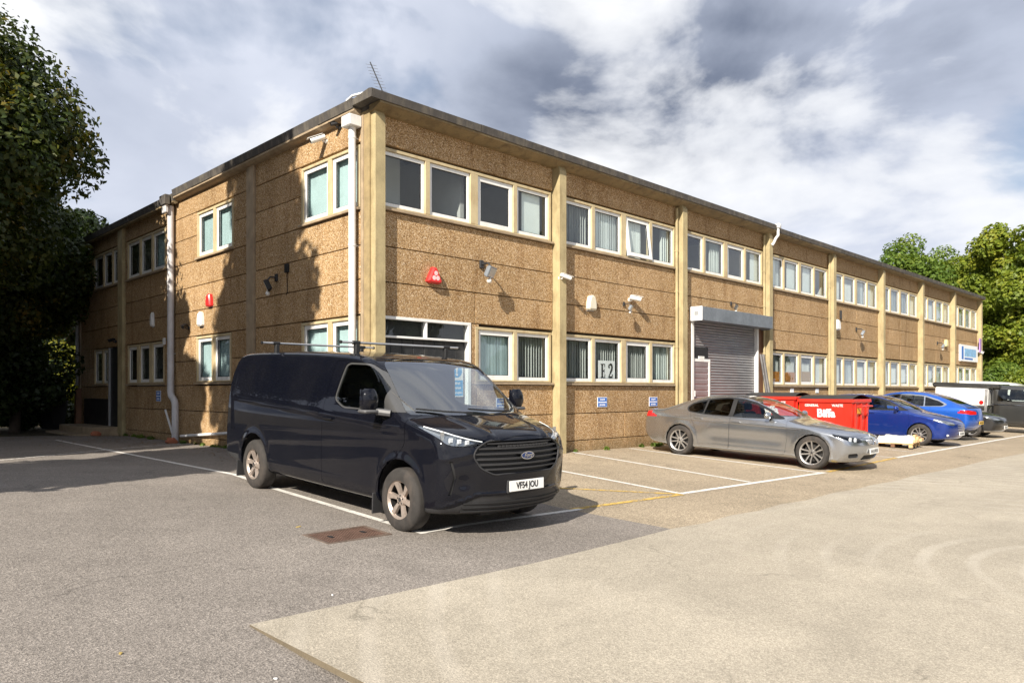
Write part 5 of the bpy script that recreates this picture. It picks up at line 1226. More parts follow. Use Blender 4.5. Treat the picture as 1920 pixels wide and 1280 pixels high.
grey = build_car('saloon_car', 'grey four door coupe with large alloy wheels parked before the shutter', sp_grey, 0.036, M_PGREY,
    dict(belt=0.93, doors=[('door_f', [(0.93, 0.24), (0.98, 0.60), (0.93, 0.96), (0.25, 1.30), (-0.30, 1.385), (-0.30, 0.24)]), ('door_r', [(-0.308, 0.24), (-0.308, 1.385), (-0.9, 1.345), (-1.32, 1.16), (-1.27, 0.92), (-1.10, 0.62), (-1.02, 0.24)])],
         trim=[(0.86, 0.955), (0.52, 1.13), (0.18, 1.265), (-0.12, 1.325), (-0.5, 1.34), (-0.95, 1.285), (-1.30, 1.18), (-1.42, 1.08), (-1.36, 0.985), (-0.9, 0.945), (0.0, 0.93)],
         glass=[[(0.66, 0.965), (0.52, 1.105), (0.18, 1.24), (-0.12, 1.30), (-0.26, 1.308), (-0.26, 0.95), (0.0, 0.945)], [(-0.36, 0.95), (-0.36, 1.315), (-0.52, 1.315), (-0.92, 1.265), (-0.955, 0.963)], [(-0.99, 0.968), (-0.96, 1.252), (-1.28, 1.16), (-1.38, 1.075), (-1.33, 1.0)]],
         gmat=[M_CARGL, M_CARDK, M_CARDK], screen=[(-0.70, 1.0), (-0.54, 1.30), (-0.46, 1.345), (0.46, 1.345), (0.54, 1.30), (0.70, 1.0)], rear=[(-0.66, 1.06), (-0.50, 1.29), (0.50, 1.29), (0.66, 1.06)],
         bonnet=[(2.26, -0.50), (2.26, 0.50), (1.95, 0.66), (1.0, 0.76), (0.86, 0.72), (1.0, 0.0), (0.86, -0.72), (1.0, -0.76), (1.95, -0.66)], mirror=(0.60, 0.955), handles=[(-0.16, 0.835), (-1.06, 0.86)], handle_mat=M_PGREY),
    (0.335, 0.252, 0.235, 5, 'twin'), dict(f=(None, 0.405)), grey_extra,
    [('headlamp', 'headlamp', M_HLENS, [(0.46, 0.60), (0.50, 0.655), (0.72, 0.70), (0.88, 0.74), (0.90, 0.68), (0.78, 0.605), (0.55, 0.575)], 'f', 0.0), ('lamp_back', 'lamp_back', M_REFL, [(0.0, 2.0), (0.1, 2.0), (0.1, 2.1)], 'f', 0.03),
     ('intake', 'air_intake', M_BLACK, [(-0.46, 0.24), (-0.40, 0.335), (0.40, 0.335), (0.46, 0.24)], 'f', 0.03), ('side_intake', 'side_intake', M_BLACK, [(0.55, 0.29), (0.60, 0.375), (0.80, 0.36), (0.78, 0.28)], 'f', 0.03),
     ('tail_lamp', 'tail_lamp', M_REDL, [(0.42, 0.80), (0.42, 0.90), (0.80, 0.955), (0.93, 0.95), (0.90, 0.83), (0.70, 0.79)], 'r', 0.0)])
GX, GY = 8.56, -3.09
grey.location = (GX, GY, gz(GX, GY) + 0.003); grey.rotation_euler = (0, math.atan(0.042), -R(90) + R(2.5))
# --- deep blue hatchback
sp_hatch = dict(x0=-2.05, x1=2.30, w=0.905, h=1.47, bowf=0.26, bowfx=(0.2, 2.0), bowr=0.10, bowrx=(0.9, 2.0), crown=0.05, axles=(1.40, -1.25), wr=0.325, arch=0.35, flare=0.014, r=0.06, rbc=0.06,
    side=[(-1.9, 0.34), (-1.7, 0.24), (0, 0.2), (1.9, 0.19), (2.18, 0.22), (2.27, 0.34), (2.31, 0.52), (2.29, 0.68), (2.20, 0.79), (1.95, 0.88), (1.5, 0.965), (1.22, 1.02), (0.9, 1.16), (0.45, 1.335), (0.1, 1.42), (-0.3, 1.465), (-0.9, 1.45), (-1.4, 1.385), (-1.72, 1.30), (-1.9, 1.08), (-2.0, 0.9), (-2.05, 0.6), (-2.02, 0.42)],
    plan=[(-2.08, 0), (-2.08, 0.66), (-1.9, 0.82), (-1.3, 0.89), (0, 0.90), (1.2, 0.895), (1.7, 0.87), (2.1, 0.79), (2.42, 0.62), (2.42, 0)],
    front=[(0, 0.16), (0.78, 0.16), (0.86, 0.24), (0.895, 0.45), (0.905, 0.65), (0.895, 0.85), (0.865, 0.97), (0.80, 1.06), (0.72, 1.22), (0.64, 1.38), (0.50, 1.53), (0, 1.56)])
def hatch_extra(root, G, nx, rx, sy, parts):
    mb = MB(); o = [(-0.40, 0.66), (-0.30, 0.70), (0.30, 0.70), (0.40, 0.66), (0.30, 0.46), (-0.30, 0.46)]
    mb.add([(nx(y, z) + 0.004, y, z) for y, z in o], [tuple(range(6))[::-1]]); g = mb.build('grille', M_BLACK, root)
    for z in (0.50, 0.55, 0.60, 0.65): mb = MB(); mb.tube([(nx(y, z) + 0.008, y, z) for y in (-0.33, 0, 0.33)], 0.007, 5); mb.build('grille_bar', M_STEEL, g)
    for s in (1, -1): mb = MB(); y = s * 0.70; mb.box(nx(y, 0.36) - 0.02, nx(y, 0.36) + 0.012, y - 0.10, y + 0.10, 0.33, 0.385, 0, None, 0.01); mb.build('fog_lamp', M_LED, root)
hatch = build_car('hatchback_car', 'deep blue hatchback parked nose out behind the red bins', sp_hatch, 0.055, M_PBLUE,
    dict(belt=0.96, doors=[('door_f', [(1.05, 0.27), (1.12, 0.7), (1.05, 1.03), (0.45, 1.33), (-0.12, 1.45), (-0.12, 0.27)])], trim=[(1.06, 1.02), (0.45, 1.29), (0.08, 1.375), (-0.4, 1.405), (-0.95, 1.385), (-1.35, 1.29), (-1.45, 1.16), (-0.9, 1.03), (0, 0.985)],
         glass=[[(0.72, 1.03), (0.45, 1.25), (0.08, 1.345), (-0.10, 1.36), (-0.10, 1.0)], [(-0.16, 1.0), (-0.16, 1.365), (-0.5, 1.37), (-0.85, 1.345), (-0.88, 1.04)], [(-0.92, 1.05), (-0.9, 1.34), (-1.28, 1.26), (-1.36, 1.16)]], gmat=[M_CARGL, M_CARDK, M_CARDK],
         screen=[(-0.74, 1.05), (-0.60, 1.36), (-0.5, 1.40), (0.5, 1.40), (0.60, 1.36), (0.74, 1.05)], rear=[(-0.6, 1.08), (-0.52, 1.32), (0.52, 1.32), (0.6, 1.08)], bonnet=[(2.16, -0.5), (2.16, 0.5), (1.8, 0.72), (1.15, 0.78), (1.25, 0), (1.15, -0.78), (1.8, -0.72)], mirror=(0.78, 1.02), handles=[(0.0, 0.90)]),
    (0.325, 0.235, 0.22, 5, 'twin'), dict(f=(None, 0.40)), hatch_extra,
    [('headlamp', 'headlamp', M_REFL, [(0.44, 0.67), (0.50, 0.73), (0.70, 0.78), (0.84, 0.83), (0.86, 0.76), (0.74, 0.66), (0.55, 0.64)], 'f', 0.0)])
HX, HY = 18.5, -2.28
hatch.location = (HX, HY, gz(HX, HY)); hatch.rotation_euler = (0, math.atan(0.042), -R(90))
# --- azure fastback, nose to the wall
sp_fast = dict(x0=-2.45, x1=2.42, w=0.95, h=1.60, bowf=0.26, bowfx=(0.2, 2.0), bowr=0.24, bowrx=(1.2, 2.4), crown=0.05, axles=(1.43, -1.43), wr=0.36, arch=0.39, flare=0.02, r=0.07, rbc=0.07,
    side=[(-2.3, 0.40), (-2.1, 0.30), (0, 0.25), (2.0, 0.25), (2.28, 0.3), (2.42, 0.5), (2.40, 0.75), (2.28, 0.92), (1.9, 1.0), (1.3, 1.08), (0.95, 1.25), (0.5, 1.46), (0.1, 1.56), (-0.4, 1.60), (-0.9, 1.57), (-1.5, 1.42), (-2.05, 1.21), (-2.32, 1.14), (-2.38, 1.06), (-2.42, 0.85), (-2.45, 0.6)],
    plan=[(-2.5, 0), (-2.5, 0.72), (-2.3, 0.86), (-1.43, 0.945), (0, 0.93), (1.43, 0.94), (2.1, 0.85), (2.5, 0.65), (2.5, 0)],
    front=[(0, 0.22), (0.82, 0.22), (0.91, 0.32), (0.94, 0.5), (0.95, 0.75), (0.93, 0.98), (0.87, 1.09), (0.78, 1.2), (0.70, 1.38), (0.60, 1.54), (0.48, 1.66), (0, 1.7)])
def fast_extra(root, G, nx, rx, sy, parts):
    mb = MB(); z = 0.34; mb.box(rx(0, z) - 0.01, rx(0, z) + 0.08, -0.66, 0.66, 0.28, 0.46, 0, None, 0.02); mb.build('rear_valance', M_PLASTIC, root)
    for s in (1, -1): mb = MB(); mb.box(rx(s * 0.5, 0.32) - 0.03, rx(s * 0.5, 0.32) + 0.03, s * 0.5 - 0.12, s * 0.5 + 0.12, 0.30, 0.38, 0, None, 0.01); mb.build('tailpipe', M_CHROME, root)
fast = build_car('fastback_car', 'bright azure coupe with red tail lamps facing the building', sp_fast, 0.06, M_PAZUR,
    dict(belt=1.06, doors=[('door_f', [(0.95, 0.35), (1.05, 0.8), (0.95, 1.12), (0.45, 1.42), (-0.1, 1.55), (-0.1, 0.35)]), ('door_r', [(-0.11, 0.35), (-0.11, 1.55), (-0.8, 1.52), (-1.15, 1.30), (-1.1, 0.9), (-0.95, 0.35)])],
         trim=[(1.0, 1.10), (0.5, 1.375), (0.1, 1.475), (-0.4, 1.505), (-0.9, 1.475), (-1.35, 1.34), (-1.62, 1.20), (-1.5, 1.12), (0, 1.06)], trim_mat=M_CHROME,
         glass=[[(0.85, 1.125), (0.48, 1.345), (0.1, 1.44), (-0.08, 1.455), (-0.08, 1.09)], [(-0.14, 1.09), (-0.14, 1.46), (-0.5, 1.465), (-0.86, 1.44), (-0.9, 1.11)], [(-0.94, 1.115), (-0.9, 1.43), (-1.32, 1.305), (-1.52, 1.205), (-1.45, 1.145)]], gmat=[M_CARGL, M_CARGL, M_CARDK],
         screen=[(-0.74, 1.13), (-0.58, 1.46), (-0.48, 1.52), (0.48, 1.52), (0.58, 1.46), (0.74, 1.13)], rear=[(-0.66, 1.23), (-0.52, 1.47), (0.52, 1.47), (0.66, 1.23)], bonnet=[(2.2, -0.6), (2.2, 0.6), (1.3, 0.8), (1.3, -0.8)], mirror=(0.75, 1.1), handles=[(0.05, 0.98), (-0.9, 1.0)]),
    (0.36, 0.25, 0.24, 5, 'twin'), dict(r=(None, 0.62)), fast_extra,
    [('tail_lamp', 'tail_lamp', M_REDL, [(0.36, 0.90), (0.36, 1.0), (0.74, 1.04), (0.93, 1.03), (0.90, 0.93), (0.7, 0.89)], 'r', 0.0), ('badge_strip', 'rear_trim', M_BLACK, [(-0.70, 1.10), (-0.70, 1.14), (0.70, 1.14), (0.70, 1.10)], 'r', 0.0)])
FX, FY = 22.3, -1.75
fast.location = (FX, FY, gz(FX, FY)); fast.rotation_euler = (0, -math.atan(0.042), R(90))
# --- small black car beyond
black = build_car('black_car', 'small black car with silver lower bumper beyond the azure coupe', dict(sp_hatch, side=[(x, z * 0.98) for x, z in sp_hatch['side']]), 0.075, M_PBLK,
    dict(belt=0.94, doors=[('door_f', [(1.05, 0.27), (1.12, 0.7), (1.05, 1.0), (0.45, 1.30), (-0.12, 1.42), (-0.12, 0.27)])], trim=[(1.06, 1.0), (0.45, 1.26), (0.08, 1.345), (-0.4, 1.375), (-0.95, 1.355), (-1.35, 1.26), (-1.45, 1.14), (-0.9, 1.01), (0, 0.965)],
         glass=[[(0.72, 1.01), (0.45, 1.22), (0.08, 1.315), (-0.10, 1.33), (-0.10, 0.98)], [(-0.16, 0.98), (-0.16, 1.335), (-0.85, 1.315), (-0.88, 1.02)]], gmat=[M_CARGL, M_CARDK],
         screen=[(-0.74, 1.03), (-0.60, 1.33), (-0.5, 1.37), (0.5, 1.37), (0.60, 1.33), (0.74, 1.03)], rear=[(-0.6, 1.06), (-0.52, 1.29), (0.52, 1.29), (0.6, 1.06)], bonnet=[(2.16, -0.5), (2.16, 0.5), (1.15, 0.78), (1.15, -0.78)], mirror=(0.78, 1.0), handles=[(0.0, 0.88)]),
    (0.325, 0.235, 0.22, 5, 'wide'), dict(f=(None, 0.40)), None, [('headlamp', 'headlamp', M_REFL, [(0.46, 0.66), (0.70, 0.78), (0.84, 0.81), (0.74, 0.64)], 'f', 0.0), ('lip', 'bumper_lip', M_STEEL, [(-0.9, 0.2), (-0.9, 0.27), (0.9, 0.27), (0.9, 0.2)], 'f', -0.004)])
KX, KY = 25.6, -1.95
black.location = (KX, KY, gz(KX, KY)); black.rotation_euler = (0, math.atan(0.042), -R(90))
# --- dark grey pickup with a white load body and dark roof
def build_pickup():
    sp = dict(x0=-0.55, x1=2.75, w=0.98, h=1.98, bowf=0.25, bowfx=(0.8, 2.6), bowr=0.0, bowrx=(5, 6), crown=0.05, axles=(1.8,), wr=0.37, arch=0.43, flare=0.02, r=0.07, rbc=0.07,
        side=[(-0.5, 0.35), (0, 0.32), (2.5, 0.32), (2.72, 0.5), (2.74, 0.9), (2.6, 1.08), (2.0, 1.2), (1.75, 1.28), (1.3, 1.65), (1.0, 1.86), (0.6, 1.96), (0.1, 1.98), (-0.45, 1.97), (-0.53, 1.9), (-0.54, 1.0)],
        plan=[(-0.6, 0), (-0.6, 0.95), (0.5, 0.975), (2.0, 0.96), (2.5, 0.88), (2.8, 0.7), (2.8, 0)], front=[(0, 0.28), (0.9, 0.28), (0.96, 0.45), (0.98, 0.8), (0.975, 1.1), (0.94, 1.25), (0.86, 1.6), (0.76, 1.95), (0.6, 2.06), (0, 2.08)])
    bd = Body(sp, 0.075); sd = SIDE(0.5)
    bd.region('door', 'xz', rnd([(-0.42, 0.42), (-0.42, 1.9), (0.9, 1.88), (1.6, 1.3), (1.42, 0.8), (1.3, 0.42)], 0.05), sd)
    bd.region('glass', 'xz', rnd([(-0.30, 1.30), (-0.28, 1.80), (0.7, 1.80), (1.4, 1.33)], 0.05), sd, ('door',))
    bd.region('windscreen', 'yz', rnd([(-0.8, 1.32), (-0.66, 1.85), (0.66, 1.85), (0.8, 1.32)], 0.06), lambda q, n: q.x > 0.6 and n.x > 0.2, ('body',))
    bd.region('wheel_opening', 'xz', circ(1.8, 0.39, 0.43), lambda q, n: abs(q.y) > 0.6)
    root = empty('pickup_truck', label='dark grey pickup truck with white canopy sides at the far right', cat='truck', scale=1.04); G = bd.d
    bd.finish(root, {'body': ('cab', M_PDGR, 0, 0, 0.03, None), 'door': ('door', M_PDGR, 0.005, 0, 0.03, None), 'glass': ('side_window', M_CARGL, 0, 0.006, 0, 'door'), 'windscreen': ('windscreen', M_CARGL, 0, 0.004, 0, None)}, ('body', 'door'))
    mb = MB(); mb.box(-2.70, -0.62, -0.95, 0.95, 0.45, 1.06, 0, None, 0.05); lb = mb.build('load_bed', M_PDGR, root, smooth=30)
    mb = MB(); mb.box(-2.66, -0.63, -0.93, 0.93, 1.062, 1.80, 0, None, 0.04); cn = mb.build('canopy', M_PWHT, root, smooth=30)
    mb = MB(); mb.box(-2.78, -0.2, -0.90, 0.90, 1.802, 2.02, 0, None, 0.06); mb.build('canopy_roof', M_PDGR, root, smooth=30)
    for s in (1, -1):
        mb = MB(); mb.box(-0.74, -0.64, s * 0.955 - 0.02, s * 0.955 + 0.02, 0.6, 1.79, 0, None, 0.008); mb.build('corner_post', M_STEEL, cn)
        mb = MB(); mb.lathe([(0.0, 0.03), (0.07, 0.025), (0.085, 0.0)], 16, 'y', 0, T(-0.86, s * 0.955, 1.22) @ (Matrix.Identity(4) if s > 0 else mat_rot('Z', 180))); mb.build('round_lamp', M_REDL, cn, smooth=50)
        y = abs(hit(G, (0.5, 1.6, 1.16), (0, -1, 0))[1]); mb = MB(); mb.box(-0.45, 1.7, min(s * y, s * (y + 0.02)), max(s * y, s * (y + 0.02)), 1.15, 1.18); mb.build('waist_trim', M_CHROME, root)
        for ax in (1.8, -1.5): wheel(root, ax, s * 0.86, 0.37, 0.23, 0.24, 6, 'wide')
        mb = MB(); mb.ball((1.35, s * 1.10, 1.36), (0.07, 0.11, 0.13), 12, 8); mb.tube([(1.4, s * 0.95, 1.28), (1.36, s * 1.08, 1.33)], 0.03, 6); mb.build('mirror', M_BLACK, root, smooth=50)
    seat(root, 0.25, 0.4, 0.62); seat(root, 0.25, -0.4, 0.62)
    mb = MB(); mb.box(0.75, 1.5, -0.75, 0.75, 0.7, 1.2, 0, None, 0.05); mb.build('dashboard', M_LIN, root)
    mb = MB(); mb.box(-2.6, 2.4, -0.5, 0.5, 0.32, 0.5); mb.build('chassis', M_BLACK, root)
    return root
pick = build_pickup()
PX, PY = 31.2, -3.3
pick.location = (PX, PY, gz(PX, PY)); pick.rotation_euler = (0, math.atan(0.042), -R(90))
# --- white van beyond, only its roof and flank show
def build_whitevan():
    sp = dict(x0=-2.5, x1=2.5, w=0.98, h=2.3, bowf=0.3, bowfx=(0.3, 2.3), bowr=0.05, bowrx=(1.8, 2.5), crown=0.06, axles=(1.6, -1.6), wr=0.35, arch=0.42, flare=0.015, r=0.09, rbc=0.08,
        side=[(-2.4, 0.4), (0, 0.3), (2.3, 0.28), (2.48, 0.5), (2.48, 0.95), (2.3, 1.15), (1.85, 1.3), (1.3, 1.85), (0.9, 2.18), (0.3, 2.29), (-2.2, 2.29), (-2.42, 2.2), (-2.5, 1.2), (-2.5, 0.6)],
        plan=[(-2.55, 0), (-2.55, 0.9), (-1.7, 0.97), (1.7, 0.97), (2.3, 0.88), (2.6, 0.72), (2.6, 0)], front=[(0, 0.25), (0.9, 0.25), (0.96, 0.45), (0.98, 0.9), (0.96, 1.3), (0.88, 1.9), (0.8, 2.25), (0.6, 2.4), (0, 2.42)])
    bd = Body(sp, 0.085)
    bd.region('glass', 'xz', rnd([(0.5, 1.36), (0.55, 1.95), (1.0, 1.95), (1.6, 1.38)], 0.06), SIDE(0.5)); bd.region('windscreen', 'yz', rnd([(-0.82, 1.36), (-0.7, 2.05), (0.7, 2.05), (0.82, 1.36)], 0.06), lambda q, n: q.x > 0.7 and n.x > 0.2, ('body',))
    for ax in sp['axles']: bd.region('wheel_opening', 'xz', circ(ax, 0.37, 0.42), lambda q, n: abs(q.y) > 0.6)
    root = empty('white_van', label='white panel van whose roof shows above the dark pickup', cat='van')
    bd.finish(root, {'body': ('body', M_PWHT, 0, 0, 0.03, None), 'glass': ('side_window', M_CARDK, 0, 0.005, 0, None), 'windscreen': ('windscreen', M_CARGL, 0, 0.005, 0, None)}, ('body',))
    for ax in sp['axles']:
        for s in (1, -1): wheel(root, ax, s * 0.86, 0.35, 0.21, 0.22, 6, 'wide')
    mb = MB(); mb.box(-2.2, 2.2, -0.6, 0.6, 0.3, 0.5); mb.build('chassis', M_BLACK, root)
    return root
wv = build_whitevan(); wv.location = (37.6, -1.6, gz(37.6, -1.6)); wv.rotation_euler = (0, math.atan(0.042), -R(90))

# ------------------------------------------------------------------ things fixed to the walls
def wall_thing(name, side, u, z, label, cat, group=None, w=0.004):
    """local frame: x along the wall to the right as seen, y outward (towards the viewer), z up"""
    o = empty(name, fp(side, u, w, z), (0, 0, R(180) if side == 'F' else R(90)), label, cat, group); return o
# in the local frame of the front wall x points to -X of the world: rotate so that +y is outward
def floodlight(side, u, z, label, yaw=0, pitch=-35, s=1.0, mat=None, arm=0.22):
    o = wall_thing('floodlight', side, u, z, label, 'floodlight', 'security floodlights on the walls')
    mb = MB(); mb.box(-0.045 * s, 0.045 * s, 0, 0.035, 0.10 * s, 0.24 * s, 0, None, 0.006); mb.tube([(0, 0.02, 0.17 * s), (0, arm * 0.7, 0.17 * s), (0, arm, 0.10 * s)], 0.016 * s, 8); mb.build('arm', M_PLASTIC, o)
    M = T(0, arm, 0.0) @ mat_rot('Z', yaw) @ mat_rot('X', pitch)
    mb = MB(); mb.box(-0.13 * s, 0.13 * s, -0.04 * s, 0.03 * s, -0.10 * s, 0.10 * s, 0, M, 0.012)
    for k in range(5): mb.box(-0.11 * s + 0.05 * s * k, -0.10 * s + 0.05 * s * k, -0.065 * s, -0.04 * s, -0.08 * s, 0.08 * s, 0, M)
    h = mb.build('lamp_head', mat or M_GALV, o)
    mb = MB(); mb.box(-0.108 * s, 0.108 * s, 0.0301 * s, 0.034 * s, -0.078 * s, 0.078 * s, 0, M); mb.build('lens', plain('floodlight_lens', (0.55, 0.55, 0.48), 0.15), h)
    mb = MB(); mb.ball((0.02 * s, arm * 0.9, -0.15 * s), 0.045 * s, 10, 8); mb.tube([(0, arm, -0.08 * s), (0.02 * s, arm * 0.95, -0.14 * s)], 0.012, 6); mb.build('sensor', M_WHITE, o, smooth=50); return o
def cctv(side, u, z, label, yaw=0, pitch=-18, mat=None, L=0.20, w=0.004, r=0.045):
    o = wall_thing('security_camera', side, u, z, label, 'camera', 'security cameras on the walls', w)
    mb = MB(); mb.lathe([(0.0, 0.03), (0.045, 0.03), (0.05, 0.0)], 14, 'y', 0, None); mb.tube([(0, 0.02, 0), (0, 0.08, -0.02), (0, 0.10, 0.02)], 0.016, 8); mb.build('bracket', mat or M_WHITE, o, smooth=50)
    M = T(0, 0.10, 0.05) @ mat_rot('Z', yaw) @ mat_rot('X', pitch)
    mb = MB(); mb.lathe([(0.0, -0.06), (r * 0.9, -0.06), (r, -0.04), (r, L - 0.02), (r * 0.95, L), (r * 0.8, L)], 14, 'y', 0, M); h = mb.build('housing', mat or M_WHITE, o, smooth=40)
    mb = MB(); mb.lathe([(r * 0.8, L - 0.004), (0.0, L - 0.004)], 14, 'y', 0, M); mb.build('lens', M_BLACK, h)
    mb = MB(); mb.box(-r * 1.05, r * 1.05, -0.03, L + 0.04, r * 1.0, r * 1.15, 0, M); mb.build('sunshield', mat or M_WHITE, h); return o
def bellbox(side, u, z, label, mat, w=0.22, h=0.30, d=0.075, shape='round'):
    o = wall_thing('alarm_box', side, u, z, label, 'alarm', 'alarm boxes on the walls')
    if shape == 'tri':
        def tri(k): return [(-w / 2 * k, -h * 0.28 * k), (-w * 0.38 * k, -h * 0.36 * k), (w * 0.38 * k, -h * 0.36 * k), (w / 2 * k, -h * 0.28 * k), (w * 0.10 * k, h * 0.5 * k), (-w * 0.10 * k, h * 0.5 * k)]
        mb = MB(); a, b = tri(1.0), tri(0.80); mb.prism(a, 'y', 0, d * 0.6)
        vs_ = [(x, d * 0.6, z_) for x, z_ in a] + [(x, d, z_) for x, z_ in b]; mb.add(vs_, [(i, (i + 1) % 6, 6 + (i + 1) % 6, 6 + i) for i in range(6)] + [tuple(range(6, 12))])
        h_ = mb.build('cover', mat, o)
        mb = MB()
        for cx, cz in ((0, 0.06), (-0.045, -0.03), (0.045, -0.03)): mb.lathe([(0.045, d + 0.002), (0.0, d + 0.003)], 16, 'y', 0, T(cx, 0, cz))
        mb.build('printed_mark', plain('alarm_print', (0.80, 0.55, 0.55), 0.5), h_)
    else:
        pr = [(-w / 2, -h * 0.42), (-w * 0.40, -h / 2), (w * 0.40, -h / 2), (w / 2, -h * 0.42), (w * 0.46, 0.0), (w * 0.30, h * 0.42), (0, h / 2), (-w * 0.30, h * 0.42), (-w * 0.46, 0.0)]
        mb = MB(); n = len(pr); vs_ = [(x, 0, z_) for x, z_ in pr] + [(x, d * 0.7, z_) for x, z_ in pr] + [(x * 0.75, d, z_ * 0.78) for x, z_ in pr]
        mb.add(vs_, [(i, (i + 1) % n, n + (i + 1) % n, n + i) for i in range(n)] + [(n + i, n + (i + 1) % n, 2 * n + (i + 1) % n, 2 * n + i) for i in range(n)] + [tuple(range(2 * n, 3 * n))]); mb.build('cover', mat, o, smooth=25)
        mb = MB(); mb.box(-w * 0.42, w * 0.42, -0.001, 0.012, -h * 0.56, -h * 0.48); mb.build('back_plate', M_PIPEG, o)
    return o
bellbox('F', 1.43, 3.60, 'red triangular alarm box left of the first floodlight', M_REDA, 0.34, 0.36, 0.12, 'tri')
floodlight('F', 2.70, 3.80, 'grey floodlight above the ground floor windows beside the red alarm box', yaw=22, pitch=-25, s=1.15, arm=0.30)
cctv('F', 4.93, 3.93, 'white camera fixed on the second cream column', yaw=60, w=0.165)
cctv('F', 7.74, 3.70, 'white bullet camera above the window showing the E2 notice', yaw=50, pitch=-12, L=0.22, r=0.06)
floodlight('F', 7.50, 3.46, 'small grey floodlight below the white bullet camera', yaw=25, pitch=-25, s=0.7, arm=0.24)
bellbox('F', 6.20, 3.50, 'cream teardrop alarm box in the second bay', plain('cream_alarm_plastic', (0.66, 0.62, 0.50), 0.4, var=0.04), 0.30, 0.36, 0.11)
floodlight('F', 12.8, 3.90, 'small dark floodlight above the roller shutter box', yaw=20, pitch=-30, s=0.75, mat=M_PLASTIC, arm=0.2)
bellbox('F', 20.4, 3.86, 'white square alarm box beside the fifth cream column', M_WHITE, 0.36, 0.40, 0.20)
mb = MB(); mb.box(-0.05, 0.05, 0, 0.06, -0.16, 0.16, 0, None, 0.01); o = mb.build('wall_vent', M_PLASTIC, None, fp('F', 20.95, 0.004, 4.28), (0, 0, R(180))); tag(o, 'narrow dark vent grille high beside the fifth cream column', 'vent')
floodlight('F', 22.5, 3.66, 'grey floodlight in the middle of the fifth bay', yaw=20, pitch=-30, s=1.0, arm=0.28)
floodlight('F', 32.7, 3.58, 'grey floodlight in the seventh bay near the far end', yaw=20, pitch=-30, s=1.0, arm=0.28)
bellbox('F', 34.0, 3.80, 'pale yellow alarm box right of the farthest floodlight', plain('yellow_alarm_plastic', (0.66, 0.58, 0.30), 0.4, var=0.04), 0.34, 0.36, 0.12)
cctv('F', 39.7, 3.55, 'white camera at the far end column by the blue sign', yaw=60, L=0.3, r=0.07)
bellbox('L', 6.82, 3.62, 'red alarm box on the left facade between its windows', M_REDA, 0.26, 0.32, 0.10)
bellbox('L', 7.35, 3.20, 'white alarm box below the red one on the left facade', M_WHITE, 0.26, 0.36, 0.10)
bellbox('L', 10.72, 3.42, 'slim white sensor box left of the long downpipe', M_WHITE, 0.16, 0.40, 0.08)
floodlight('L', 3.45, 3.62, 'black floodlight in shade on the left facade nearest the corner', yaw=-30, pitch=-25, s=1.1, mat=M_BLACK, arm=0.22)
mb = MB(); mb.box(-0.07, 0.07, 0, 0.05, -0.09, 0.09, 0, None, 0.008); mb.tube([(0, 0.02, -0.08), (0, 0.012, -0.5), (0.05, 0.012, -0.55)], 0.008, 5); o = mb.build('junction_box', M_BLACK, None, fp('L', 2.98, 0.004, 3.95), (0, 0, R(90))); tag(o, 'small black cable box right above the black floodlight', 'box')
cctv('L', 8.16, 3.02, 'pair of small dark sensors beside the long downpipe', mat=M_BLACK, yaw=40, L=0.14)
cctv('L', 13.95, 2.95, 'small dark camera above the side door', mat=M_BLACK, yaw=20, L=0.14)
cctv('L', 1.45, 6.22, 'white camera under the eaves near the corner downpipe', yaw=-20, pitch=-25, L=0.24, r=0.055)
cctv('L', 0.95, 6.36, 'small dark sensor under the eaves next to the white eaves camera', mat=M_PLASTIC, yaw=-20, L=0.10, r=0.035)
mb = MB(); mb.box(-0.06, 0.06, 0, 0.05, -0.09, 0.09, 0, None, 0.008); o = mb.build('entry_keypad', M_WHITE, None, fp('L', 9.84, 0.004, 2.76), (0, 0, R(90))); tag(o, 'small white box at the lower window right of the long downpipe', 'box')
# --- signs
def sign(name, side, u, z, w, h, mat, label, cat='sign', group=None, d=0.012, wd=0.006):
    mb = MB(); mb.box(-w / 2, w / 2, 0, d, -h / 2, h / 2, 0, None, 0.002); o = mb.build(name, mat, None, fp(side, u, wd, z), (0, 0, R(180) if side == 'F' else R(90))); return tag(o, label, cat, group)
FACE = Matrix(((-1, 0, 0, 0), (0, 0, 1, 0), (0, 1, 0, 0), (0, 0, 0, 1)))     # lettering plane onto a wall sign (reads from outside)
def parking_sign(side, u, z, label, w=0.37, h=0.24):
    o = sign('parking_sign', side, u, z, w, h, M_SIGNW, label, 'sign', 'small blue parking signs on the wall')
    mb = MB(); mb.box(-w / 2 + 0.012, w / 2 - 0.012, 0.0122, 0.0135, -h / 2 + 0.012, h / 2 - 0.012); mb.build('blue_field', M_BLUE, o)
    mb = MB(); put_marks(mb, FACE_AT(0, 0.0137, h * 0.26), w * 0.5, h * 0.2, 6, 1); put_marks(mb, FACE_AT(0, 0.0137, -h * 0.27), w * 0.6, h * 0.18, 7, 2)
    mb.box(-w * 0.42, w * 0.42, 0.0136, 0.0146, -0.016, 0.010); mb.build('lettering', M_SIGNW, o); return o
def FACE_AT(x, y, z): return T(x, y, z) @ FACE
parking_sign('F', 6.65, 1.14, 'blue parking sign below the E2 notice')
parking_sign('F', 8.78, 1.13, 'blue parking sign just above the tail of the grey coupe')
parking_sign('F', 3.30, 1.14, 'blue parking sign mostly hidden behind the van bonnet')
parking_sign('L', 10.31, 1.27, 'blue parking sign low on the left facade beside the long downpipe', 0.34, 0.30)
for u in (16.9, 18.9): sign('wall_label', 'F', u, 1.42, 0.26, 0.16, M_SIGNW, 'small white label under the boarded windows, %s of the two' % ('left' if u < 17 else 'right'), 'sign', 'white labels under the boarded windows')
